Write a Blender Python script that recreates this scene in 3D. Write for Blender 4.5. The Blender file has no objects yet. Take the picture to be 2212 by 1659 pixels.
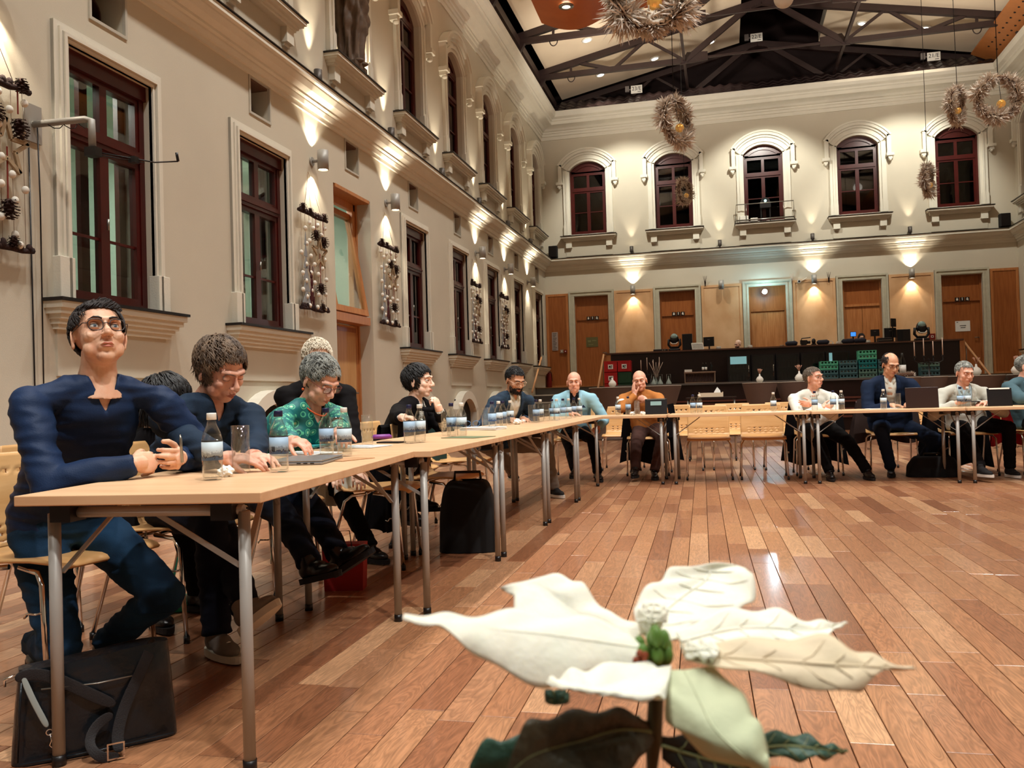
import bpy, math, random
import numpy as np
from mathutils import Vector, Matrix, noise
random.seed(7)
SC = bpy.context.scene
COL = SC.collection
pi = math.pi
# ---------------------------------------------------------------- camera
FPX = 1850.0
CAM_H = 0.97
YAW, PITCH, ROLL = -.2417, .0167, .0294
_cy, _sy = math.cos(YAW), math.sin(YAW)
_f = Vector((_sy*math.cos(PITCH), _cy*math.cos(PITCH), math.sin(PITCH)))
_r = Vector((_cy, -_sy, 0)); _d = _f.cross(_r)
_r2 = math.cos(ROLL)*_r + math.sin(ROLL)*_d
_d2 = -math.sin(ROLL)*_r + math.cos(ROLL)*_d
cam = bpy.data.cameras.new('camera'); camo = bpy.data.objects.new('camera', cam); COL.objects.link(camo)
m3 = Matrix((_r2, -_d2, -_f)).transposed()
camo.matrix_world = Matrix.Translation((0, 0, CAM_H)) @ m3.to_4x4()
cam.sensor_width = 36.0; cam.sensor_fit = 'HORIZONTAL'; cam.lens = 36.0*FPX/2212
cam.clip_start = .03; cam.clip_end = 200
cam.dof.use_dof = True; cam.dof.focus_distance = 5.2; cam.dof.aperture_fstop = 13.0
SC.camera = camo
def ray(px, py):
    a, b = (px-1106)/FPX, (py-829.5)/FPX
    return a*_r2 + b*_d2 + _f
def at(px, py, X=None, Y=None, Z=None, D=None):
    """surveying helper: the point of the hall seen at a pixel, on a known plane"""
    v = ray(px, py); o = Vector((0, 0, CAM_H))
    if X is not None: t = X/v.x
    elif Y is not None: t = Y/v.y
    elif Z is not None: t = (Z-CAM_H)/v.z
    else: t = D
    return o + v*t
# ---------------------------------------------------------------- world and exposure
w = bpy.data.worlds.new('world'); SC.world = w; w.use_nodes = True
w.node_tree.nodes['Background'].inputs[0].default_value = (1.0, .72, .5, 1)
w.node_tree.nodes['Background'].inputs[1].default_value = .02
SC.view_settings.view_transform = 'Standard'; SC.view_settings.look = 'None'
SC.view_settings.exposure = 0.38; SC.view_settings.gamma = 1.0
SC.view_settings.use_curve_mapping = False
SC.cycles.max_bounces = 5; SC.cycles.diffuse_bounces = 3; SC.cycles.glossy_bounces = 3
SC.cycles.transmission_bounces = 6; SC.cycles.transparent_max_bounces = 12
SC.cycles.sample_clamp_indirect = 3.0; SC.cycles.caustics_reflective = False; SC.cycles.caustics_refractive = False
SC.cycles.use_denoising = True
SC.cycles.use_light_tree = True
def light(name, kind, loc, power, color=(1, .78, .52), target=None, size=.1, cone=60, blend=.5, sy=None):
    l = bpy.data.lights.new(name, kind); l.energy = power; l.color = color
    if kind == 'SPOT':
        l.spot_size = math.radians(cone); l.spot_blend = blend; l.shadow_soft_size = size
    elif kind == 'AREA':
        l.size = size
        if sy: l.shape = 'RECTANGLE'; l.size_y = sy
    else: l.shadow_soft_size = size
    o = bpy.data.objects.new(name, l); COL.objects.link(o); o.location = loc
    if target is not None:
        o.rotation_euler = (Vector(target)-Vector(loc)).to_track_quat('-Z', 'Y').to_euler()
    return o
XLW = -5.26
# large overhead light of the hall: the banks of ceiling downlights hung from the trusses
for ly in (-2.6, .2, 3.0, 5.8, 8.6, 11.4, 14.2, 17.0):
    for lx in (-2.5, 4.2):
        light('hall_downlight', 'SPOT', (lx, ly, 9.6), 590 if ly < 12 else 400, (1, .985, .93), (lx*.8+.3, ly+.9, 0), .16, 112, .9)
for (lx, ly, tx, ty, e) in ((2.2, -.5, -1.9, 3.4, 1500), (2.0, 4.0, -1.7, 7.5, 800), (1.5, 5.5, .6, 10.5, 800), (4.2, 5.5, 2.6, 10.6, 800)):
    light('ceiling_spot', 'SPOT', (lx, ly, 9.2), e, (1, .99, .95), (tx, ty, .7), .14, 42, .7)
for (lx, ly) in ((-2.2, 20.3), (4.8, 20.3), (-2.2, 14.5), (4.8, 14.5), (-2.2, 8.5), (4.8, 8.5)):
    light('ceiling_fill_light', 'SPOT', (lx, ly, 8.0), 430, (1, .93, .82), (lx*.9+.2, ly+2.2, 11.3), .15, 140, .9)  # added fill lamps without fixtures, to brighten the ceiling panels
for lx in (-2.6, 1.33, 5.2):
    light('gable_floodlight', 'SPOT', (lx, 23.1, 9.15), 520, (1, .99, .88), (lx, 25.9, 6.2), .06, 78, .55)
# ---------------------------------------------------------------- materials
def lin(c):
    return tuple((x/12.92 if x <= .04045 else ((x+.055)/1.055)**2.4) for x in c)
def rgb(r, g, b): return lin((r/255, g/255, b/255))
MAT = {}
def mat(name, col, rough=.6, metal=0, bump=0, bscale=40, var=0, vscale=3, stretch=(1, 1, 1), spec=.5, emit=None, es=1,
        trans=0, ior=1.45, col2=None, coat=0, alpha=1, sheen=0):
    if name in MAT: return MAT[name]
    m = bpy.data.materials.new(name); m.use_nodes = True; MAT[name] = m
    nt = m.node_tree; N = nt.nodes; L = nt.links; b = N['Principled BSDF']
    b.inputs['Base Color'].default_value = (*col, 1); b.inputs['Roughness'].default_value = rough
    b.inputs['Metallic'].default_value = metal; b.inputs['IOR'].default_value = ior
    b.inputs['Specular IOR Level'].default_value = spec; b.inputs['Transmission Weight'].default_value = trans
    b.inputs['Coat Weight'].default_value = coat; b.inputs['Alpha'].default_value = alpha
    b.inputs['Sheen Weight'].default_value = sheen
    m.diffuse_color = (*col, 1)
    if emit: b.inputs['Emission Color'].default_value = (*emit, 1); b.inputs['Emission Strength'].default_value = es
    if var or col2 or bump:
        tc = N.new('ShaderNodeNewGeometry'); mp = N.new('ShaderNodeMapping'); L.new(tc.outputs['Position'], mp.inputs[0])
        mp.inputs['Scale'].default_value = stretch
    if var or col2:
        n = N.new('ShaderNodeTexNoise'); n.inputs['Scale'].default_value = vscale; n.inputs['Detail'].default_value = 6
        L.new(mp.outputs[0], n.inputs['Vector'])
        cr = N.new('ShaderNodeValToRGB'); e = cr.color_ramp.elements
        e[0].position = .32; e[1].position = .68
        c2 = col2 if col2 else tuple(x*(1-var) for x in col)
        e[0].color = (*c2, 1); e[1].color = (*col, 1)
        L.new(n.outputs[0], cr.inputs[0]); L.new(cr.outputs[0], b.inputs['Base Color'])
    if bump:
        n2 = N.new('ShaderNodeTexNoise'); n2.inputs['Scale'].default_value = bscale; n2.inputs['Detail'].default_value = 4
        L.new(mp.outputs[0], n2.inputs['Vector'])
        bp = N.new('ShaderNodeBump'); bp.inputs['Strength'].default_value = bump; bp.inputs['Distance'].default_value = .02
        L.new(n2.outputs[0], bp.inputs['Height']); L.new(bp.outputs[0], b.inputs['Normal'])
    return m
def rnd_mat(name, ramp, rough=.4, grain=(14, 1.2, 14), bump=.08, coat=0, gdark=.55):
    """wood whose tone differs from piece to piece, with grain along Y"""
    m = bpy.data.materials.new(name); m.use_nodes = True; MAT[name] = m
    nt = m.node_tree; N = nt.nodes; L = nt.links; b = N['Principled BSDF']
    oi = N.new('ShaderNodeObjectInfo'); ge = N.new('ShaderNodeNewGeometry')
    ad = N.new('ShaderNodeMath'); ad.operation = 'ADD'; L.new(oi.outputs['Random'], ad.inputs[0]); L.new(ge.outputs['Random Per Island'], ad.inputs[1])
    fr = N.new('ShaderNodeMath'); fr.operation = 'FRACT'; L.new(ad.outputs[0], fr.inputs[0])
    mul = N.new('ShaderNodeMath'); mul.operation = 'MULTIPLY'; mul.inputs[1].default_value = 57.0; L.new(fr.outputs[0], mul.inputs[0])
    cmb = N.new('ShaderNodeCombineXYZ'); L.new(mul.outputs[0], cmb.inputs[0]); L.new(mul.outputs[0], cmb.inputs[1])
    va = N.new('ShaderNodeVectorMath'); va.operation = 'ADD'; L.new(ge.outputs['Position'], va.inputs[0]); L.new(cmb.outputs[0], va.inputs[1])
    mp = N.new('ShaderNodeMapping'); mp.inputs['Scale'].default_value = grain; L.new(va.outputs[0], mp.inputs[0])
    n = N.new('ShaderNodeTexNoise'); n.inputs['Scale'].default_value = 1.0; n.inputs['Detail'].default_value = 3; n.inputs['Distortion'].default_value = 1.6
    L.new(mp.outputs[0], n.inputs['Vector'])
    # contour rings in the grain
    m2 = N.new('ShaderNodeMath'); m2.operation = 'MULTIPLY'; m2.inputs[1].default_value = 11.0; L.new(n.outputs[0], m2.inputs[0])
    f2 = N.new('ShaderNodeMath'); f2.operation = 'PINGPONG'; f2.inputs[1].default_value = .5; L.new(m2.outputs[0], f2.inputs[0])
    r2 = N.new('ShaderNodeMapRange'); r2.inputs[1].default_value = 0; r2.inputs[2].default_value = .5; r2.inputs[3].default_value = gdark; r2.inputs[4].default_value = 1.08
    L.new(f2.outputs[0], r2.inputs[0])
    fine = N.new('ShaderNodeTexNoise'); fine.inputs['Scale'].default_value = 6; fine.inputs['Detail'].default_value = 5; L.new(mp.outputs[0], fine.inputs['Vector'])
    r3 = N.new('ShaderNodeMapRange'); r3.inputs[1].default_value = .3; r3.inputs[2].default_value = .7; r3.inputs[3].default_value = .82; r3.inputs[4].default_value = 1.1
    L.new(fine.outputs[0], r3.inputs[0])
    mm = N.new('ShaderNodeMath'); mm.operation = 'MULTIPLY'; L.new(r2.outputs[0], mm.inputs[0]); L.new(r3.outputs[0], mm.inputs[1])
    cr = N.new('ShaderNodeValToRGB'); el = cr.color_ramp.elements
    el[0].position = 0; el[0].color = (*ramp[0], 1); el[1].position = 1; el[1].color = (*ramp[-1], 1)
    for i, c in enumerate(ramp[1:-1]):
        e = el.new((i+1)/(len(ramp)-1)); e.color = (*c, 1)
    L.new(fr.outputs[0], cr.inputs[0])
    mx = N.new('ShaderNodeVectorMath'); mx.operation = 'SCALE'; L.new(cr.outputs[0], mx.inputs[0]); L.new(mm.outputs[0], mx.inputs['Scale'])
    L.new(mx.outputs[0], b.inputs['Base Color']); b.inputs['Roughness'].default_value = rough; b.inputs['Coat Weight'].default_value = coat
    b.inputs['Coat Roughness'].default_value = .12
    bp = N.new('ShaderNodeBump'); bp.inputs['Strength'].default_value = bump; bp.inputs['Distance'].default_value = .004
    L.new(mm.outputs[0], bp.inputs['Height']); L.new(bp.outputs[0], b.inputs['Normal'])
    return m
def wood(name, c1, c2, rough=.45, grain=(18, 18, 1.4), bump=.05):
    return mat(name, c1, rough, col2=c2, vscale=1.6, stretch=grain, bump=bump, bscale=3)
PLASTER = mat('cream_plaster', rgb(208, 199, 180), .95, bump=.14, bscale=150, var=.06, vscale=1.2)
TRIM = mat('white_stucco', rgb(228, 222, 206), .85, bump=.1, bscale=60, var=.05, vscale=4)
WINRED = mat('dark_red_window_paint', rgb(72, 14, 10), .32, var=.25, vscale=6)
SLATE = mat('dark_slate_flashing', rgb(42, 38, 38), .4, metal=.4, var=.3, vscale=8)
STEEL = mat('dark_painted_steel', rgb(52, 36, 33), .45, var=.2, vscale=5)
PANELWOOD = wood('orange_veneer', rgb(192, 128, 76), rgb(168, 104, 56), .42)
BLOTCH = mat('plywood_panel', rgb(222, 180, 136), .5, col2=rgb(202, 154, 108), vscale=2.2, stretch=(1, 1, .7), bump=.03, bscale=6)
DOORWOOD = wood('door_veneer', rgb(162, 96, 48), rgb(140, 78, 34), .4)
BEECH = wood('beech_laminate', rgb(226, 186, 146), rgb(212, 168, 126), .38, grain=(1.2, 9, 9))
BEECHEDGE = mat('beech_edge', rgb(196, 148, 106), .45, var=.1, vscale=9)
BEECHPLY = wood('beech_ply', rgb(218, 172, 118), rgb(202, 152, 96), .32, grain=(1.5, 1.5, 12))
CHROME = mat('chrome', (.75, .72, .68), .12, metal=1)
GREYMETAL = mat('grey_powdercoat', rgb(158, 154, 148), .42, metal=.15)
SATIN = mat('satin_steel', rgb(150, 146, 138), .3, metal=.85)
BLACK = mat('black_plastic', rgb(18, 13, 14), .38)
BLACKM = mat('matte_black', rgb(14, 9, 9), .75)
DARKWOOD = mat('dark_bar_wood', rgb(34, 16, 12), .35, var=.3, vscale=4)
WHITE = mat('white_matte', rgb(240, 236, 226), .6)
PAPER = mat('white_paper', rgb(238, 238, 234), .8, var=.03, vscale=20)
CREAMPANEL = mat('ceiling_fabric_panel', rgb(226, 206, 178), .95, var=.05, vscale=1, bump=.05, bscale=80)
GREYEDGE = mat('ceiling_panel_edge', rgb(150, 142, 128), .9, var=.08, vscale=5)
def glass_mat(name, tint, rough=.0, ior=1.45, alpha_like=.0):
    """thin pane: mostly clear with a mirror part, cheap to trace"""
    m = bpy.data.materials.new(name); m.use_nodes = True; MAT[name] = m
    nt = m.node_tree; N = nt.nodes; L = nt.links; N.remove(N['Principled BSDF']); out = N['Material Output']
    t = N.new('ShaderNodeBsdfTransparent'); t.inputs[0].default_value = (*tint, 1)
    g = N.new('ShaderNodeBsdfGlossy'); g.inputs['Roughness'].default_value = rough; g.inputs[0].default_value = (.9, .9, .9, 1)
    lw = N.new('ShaderNodeLayerWeight'); pw = N.new('ShaderNodeMath'); pw.operation = 'POWER'; pw.inputs[1].default_value = 4.0; L.new(lw.outputs['Facing'], pw.inputs[0])
    fr = N.new('ShaderNodeMapRange'); fr.inputs[3].default_value = .05; fr.inputs[4].default_value = .85; L.new(pw.outputs[0], fr.inputs[0])
    mx = N.new('ShaderNodeMixShader'); L.new(fr.outputs[0], mx.inputs[0]); L.new(t.outputs[0], mx.inputs[1]); L.new(g.outputs[0], mx.inputs[2])
    L.new(mx.outputs[0], out.inputs[0]); return m
PANE = glass_mat('window_glass', (.80, .83, .80), .02)
DARKPANE = glass_mat('dark_window_glass', (.30, .30, .30), .03)
GLASS = mat('clear_glass', (.93, .96, .95), .02, trans=1, ior=1.45)
THINGLASS = glass_mat('thin_clear_glass', (.975, .985, .98), .02, 1.5)
WATER = mat('still_water', (.97, .98, .98), .0, trans=1, ior=1.33)
# ---------------------------------------------------------------- mesh helpers
class MB:
    def __init__(s): s.v = []; s.f = []; s.m = []; s.sm = []; s.cur = 0; s.smooth = False
    def add(s, vs, fs, smooth=None):
        b = len(s.v); s.v.extend([tuple(x) for x in vs])
        for f in fs: s.f.append(tuple(b+i for i in f)); s.m.append(s.cur); s.sm.append(s.smooth if smooth is None else smooth)
        return s
    def box(s, a, b, mtx=None):
        x0, y0, z0 = a; x1, y1, z1 = b
        vs = [(x0,y0,z0),(x1,y0,z0),(x1,y1,z0),(x0,y1,z0),(x0,y0,z1),(x1,y0,z1),(x1,y1,z1),(x0,y1,z1)]
        if mtx is not None: vs = [mtx @ Vector(v) for v in vs]
        return s.add(vs, [(0,3,2,1),(4,5,6,7),(0,1,5,4),(1,2,6,5),(2,3,7,6),(3,0,4,7)], False)
    def cbox(s, c, d, mtx=None):
        return s.box([c[i]-d[i]/2 for i in range(3)], [c[i]+d[i]/2 for i in range(3)], mtx)
    def bar(s, p, q, wd, h, up=(0, 0, 1)):
        p, q = Vector(p), Vector(q); d = (q-p).normalized(); u = Vector(up)
        sx = d.cross(u)
        if sx.length < 1e-4: sx = d.cross(Vector((1, 0, 0)))
        sx.normalize(); u = sx.cross(d); vs = []
        for e in (p, q):
            for a, b in ((-1, -1), (1, -1), (1, 1), (-1, 1)): vs.append(e + sx*(a*wd/2) + u*(b*h/2))
        return s.add(vs, [(0,1,2,3),(7,6,5,4),(0,4,5,1),(1,5,6,2),(2,6,7,3),(3,7,4,0)], False)
    def tube(s, pts, r, n=8, caps=True, closed=False, sx=1.0, smooth=True, up=None):
        pts = [Vector(p) for p in pts]; N = len(pts)
        rs = r if hasattr(r, '__len__') else [r]*N
        b = len(s.v); prev = None; vs = []
        for i, p in enumerate(pts):
            if closed: t = pts[(i+1) % N]-pts[i-1]
            else: t = pts[min(i+1, N-1)]-pts[max(i-1, 0)]
            if t.length < 1e-9: t = Vector((0, 0, 1))
            t.normalize()
            if prev is None:
                a = Vector(up) if up is not None else (Vector((0, 0, 1)) if abs(t.z) < .9 else Vector((1, 0, 0)))
                u = (a - t*a.dot(t)).normalized()
            else:
                u = prev - t*prev.dot(t)
                u = u.normalized() if u.length > 1e-6 else t.orthogonal().normalized()
            prev = u; v = t.cross(u)
            for k in range(n):
                an = 2*pi*k/n
                vs.append(p + u*(math.cos(an)*rs[i]) + v*(math.sin(an)*rs[i]*sx))
        fs = []
        for i in range(N if closed else N-1):
            j = (i+1) % N
            for k in range(n):
                l = (k+1) % n; fs.append((i*n+k, i*n+l, j*n+l, j*n+k))
        s.add(vs, fs, smooth)
        if caps and not closed:
            s.add([], []); 
            s.f.append(tuple(b+k for k in reversed(range(n)))); s.m.append(s.cur); s.sm.append(False)
            s.f.append(tuple(b+(N-1)*n+k for k in range(n))); s.m.append(s.cur); s.sm.append(False)
        return s
    def cyl(s, p, q, r, r2=None, n=16, caps=True):
        return s.tube([p, q], [r, r if r2 is None else r2], n, caps)
    def lathe(s, prof, c=(0, 0, 0), n=24, axis=None, closed=False):
        c = Vector(c)
        if axis is None: M_ = Matrix.Identity(3)
        else: M_ = Vector((0, 0, 1)).rotation_difference(Vector(axis)).to_matrix()
        vs = []
        for (r, z) in prof:
            for k in range(n):
                an = 2*pi*k/n; vs.append(c + M_ @ Vector((r*math.cos(an), r*math.sin(an), z)))
        fs = []
        N = len(prof)
        for i in range(N if closed else N-1):
            j = (i+1) % N
            for k in range(n):
                l = (k+1) % n; fs.append((i*n+k, i*n+l, j*n+l, j*n+k))
        return s.add(vs, fs, True)
    def ell(s, c, r, n=16, m=10, mtx=None):
        vs = []; c = Vector(c)
        for i in range(m+1):
            th = pi*i/m
            for k in range(n):
                an = 2*pi*k/n
                v = Vector((r[0]*math.sin(th)*math.cos(an), r[1]*math.sin(th)*math.sin(an), r[2]*math.cos(th)))
                if mtx is not None: v = mtx @ v
                vs.append(c+v)
        fs = []
        for i in range(m):
            for k in range(n):
                l = (k+1) % n; fs.append((i*n+k, (i+1)*n+k, (i+1)*n+l, i*n+l))
        return s.add(vs, fs, True)
    def prism(s, poly, y0, y1, plane='xz', smooth=False):
        """polygon in the xz (or xy / yz) plane, extruded along the third axis"""
        n = len(poly)
        def P(a, b, c):
            return (a, c, b) if plane == 'xz' else ((a, b, c) if plane == 'xy' else (c, a, b))
        vs = [P(a, b, y0) for a, b in poly] + [P(a, b, y1) for a, b in poly]
        fs = [tuple(range(n)), tuple(reversed(range(n, 2*n)))] + [(i, i+n, (i+1) % n+n, (i+1) % n) for i in range(n)]
        return s.add(vs, fs, smooth)
    def grid(s, fn, nu, nv, smooth=True, closed_u=False):
        vs = [fn(i/(nu-1 if not closed_u else nu), j/(nv-1)) for j in range(nv) for i in range(nu)]
        fs = []
        for j in range(nv-1):
            for i in range(nu if closed_u else nu-1):
                k = (i+1) % nu; fs.append((j*nu+i, j*nu+k, (j+1)*nu+k, (j+1)*nu+i))
        return s.add(vs, fs, smooth)
    def mesh(s, name, mats):
        me = bpy.data.meshes.new(name); me.from_pydata(s.v, [], s.f)
        for m in (mats if isinstance(mats, (list, tuple)) else [mats]): me.materials.append(m)
        me.polygons.foreach_set('material_index', s.m); me.polygons.foreach_set('use_smooth', s.sm); me.update()
        return me
    def obj(s, name, mats, parent=None, **kw):
        me = s.mesh(name, mats)
        return link(name, me, parent, **kw)
def fixn(me):
    import bmesh
    b = bmesh.new(); b.from_mesh(me); bmesh.ops.recalc_face_normals(b, faces=b.faces); b.to_mesh(me); b.free()
def link(name, me, parent=None, loc=None, rz=0, **kw):
    o = bpy.data.objects.new(name, me); COL.objects.link(o)
    if parent is not None: o.parent = parent
    if loc is not None: o.location = loc
    if rz: o.rotation_euler[2] = rz
    tag(o, **kw); return o
def tag(o, label=None, cat=None, group=None, kind=None):
    if label: o['label'] = label
    if cat: o['category'] = cat
    if group: o['group'] = group
    if kind: o['kind'] = kind
    return o
def thing(name, loc=(0, 0, 0), rz=0, **kw):
    return link(name, None, None, loc, rz, **kw)
def kids(o): return KIDS.get(o.name, [])
def dup(root, loc=None, rz=None, parent=None, scale=None, **kw):
    r = root.copy(); COL.objects.link(r)
    if parent is not None: r.parent = parent
    if loc is not None: r.location = loc
    if rz is not None: r.rotation_euler[2] = rz
    if scale: r.scale = scale
    tag(r, **kw)
    for ch in list(root.children):
        dup(ch, parent=r)
    return r
def shrink(root):
    pass
def bevel(o, wd=.004, seg=2):
    m = o.modifiers.new('b', 'BEVEL'); m.width = wd; m.segments = seg; m.limit_method = 'ANGLE'; m.harden_normals = False
    return o
def text(s, size, mat_, M4, name='lettering', parent=None, depth=.002, align='CENTER', space=1.0, sx=1.0):
    c = bpy.data.curves.new(name, 'FONT'); c.body = s; c.size = size; c.extrude = depth/2; c.align_x = align; c.align_y = 'CENTER'; c.space_character = space
    c.resolution_u = 3
    t = bpy.data.objects.new(name, c); COL.objects.link(t)
    dg = bpy.context.evaluated_depsgraph_get(); me = bpy.data.meshes.new_from_object(t.evaluated_get(dg))
    bpy.data.objects.remove(t); bpy.data.curves.remove(c)
    me.transform(M4 @ Matrix.Diagonal((sx, 1, 1, 1))); me.materials.clear(); me.materials.append(mat_)
    return link(name, me, parent)
def arc_pts(cx, cz, R, a0, a1, n): return [(cx+R*math.sin(a0+(a1-a0)*i/n), cz+R*math.cos(a0+(a1-a0)*i/n)) for i in range(n+1)]
def arc_band(mb, cx, cz, R0, R1, a0, a1, y0, y1, n=14):
    o_, i_ = arc_pts(cx, cz, R1, a0, a1, n), arc_pts(cx, cz, R0, a0, a1, n)
    for k in range(n): mb.prism([i_[k], i_[k+1], o_[k+1], o_[k]], y0, y1)
# ================================================================ THE HALL
XL, XR, YB, YN = -5.26, 7.93, 26.0, -6.0
BAY0, BAYS = 6.57, 2.6
bays = [BAY0+BAYS*k for k in range(-4, 8)]
DC = [1.33+2.585*k for k in (-2, -1, 0, 1, 2)]
STZ = 1.25
LW, LZ0, LZ1 = .545, 1.88, 4.05       # lower window opening
UW, UZ0, UZS, UZ1 = .555, 5.93, 7.90, 8.17
UR = (UW**2+(UZ1-UZS)**2)/(2*(UZ1-UZS)); UA = math.asin(UW/UR)
def wall_mesh(name, u0, u1, z0, z1, holes, loc, rz, thick=.4, arches=()):
    mb = MB(); us = sorted({u0, u1, *[h[0] for h in holes], *[h[1] for h in holes]})
    for a, b in zip(us, us[1:]):
        hs = sorted([(h[2], h[3]) for h in holes if h[0] < b-1e-6 and h[1] > a+1e-6]); z = z0
        for h0, h1 in hs:
            if h0 > z: mb.box((a, 0, z), (b, thick, h0))
            z = max(z, h1)
        if z < z1: mb.box((a, 0, z), (b, thick, z1))
    for c in arches:
        for sgn in (-1, 1):
            pts = arc_pts(c, UZ1-UR, UR, sgn*UA, 0, 8)
            for p, q in zip(pts, pts[1:]): mb.prism([p, q, (q[0], UZ1+.001), (p[0], UZ1+.001)], 0, thick)
    return mb.obj(name, PLASTER, None, loc=loc, rz=rz, kind='structure')
# local frames: x along the wall, -y into the hall
def Lp(y): return (XL, y, 0)
RZL, RZR = pi/2, -pi/2
holes = []
for i, y in enumerate(bays):
    if i == 6: holes.append((y-.65, y+.65, 0, 4.10))
    else: holes.append((y-LW, y+LW, LZ0, LZ1))
    holes.append((y-.22, y+.22, 4.41, 4.83))
    holes.append((y-UW, y+UW, UZ0, UZ1))
wall_left = wall_mesh('wall_left', YN, YB+.4, 0, 9.3, holes, (XL, 0, 0), RZL, .4, bays)
bh = [(c-.52, c+.52, STZ, 4.05) for c in DC] + [(c-UW, c+UW, UZ0, UZ1) for c in DC]
wall_back = wall_mesh('wall_back', XL-.4, XR+.4, 0, 9.3, bh, (0, YB, 0), 0, .4, DC)
rb = [y for y in bays if y > 5]
wall_right = wall_mesh('wall_right', -YB-.4, -YN, 0, 9.3, [(-y-LW, -y+LW, LZ0, LZ1) for y in rb]+[(-y-UW, -y+UW, UZ0, UZ1) for y in rb], (XR, 0, 0), RZR, .4, [-y for y in rb])
wn = MB(); wn.box((XL-.4, YN-.3, 0), (XR+.4, YN, 13)); wn.obj('wall_near', PLASTER, kind='structure')
# ---- ledges and cornices with profile mouldings
def moulding(name, prof, a, b, loc, rz, m=TRIM, miter0=1, miter1=1):
    """profile points (out, z) swept from a to b; ends mitred inwards"""
    mb = MB(); n = len(prof)
    vs = [(a+miter0*o, -o, z) for o, z in prof] + [(b-miter1*o, -o, z) for o, z in prof]
    fs = [(i, i+1, i+1+n, i+n) for i in range(n-1)]
    mb.add(vs, fs, False); return mb.obj(name, m, None, loc=loc, rz=rz, kind='structure')
LEDGE = [(0, 4.84), (.03, 4.84), (.03, 4.90), (.06, 4.90), (.08, 4.95), (.08, 4.97), (.12, 4.98), (.12, 5.01), (.20, 5.04), (.24, 5.10), (.24, 5.12), (.28, 5.13), (.28, 5.19), (0, 5.22)]
FLASH = [(0, 5.235), (.30, 5.205), (.30, 5.195), (0, 5.225)]
CORN = [(0, 8.92), (.03, 8.92), (.03, 9.02), (.06, 9.03), (.06, 9.10), (.09, 9.11), (.09, 9.16), (.14, 9.17), (.20, 9.22), (.30, 9.25), (.42, 9.27), (.42, 9.36), (.46, 9.38), (.46, 9.42), (.56, 9.46), (.60, 9.54), (.60, 9.62), (0, 9.64)]
for nm, pr, m in (('trim_ledge', LEDGE, TRIM), ('trim_flashing', FLASH, SLATE), ('trim_cornice', CORN, TRIM)):
    moulding(nm, pr, YN, YB, (XL, 0, 0), RZL, m)
    moulding(nm, pr, XL, XR, (0, YB, 0), 0, m)
    moulding(nm, pr, -YB, -YN, (XR, 0, 0), RZR, m)
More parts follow.
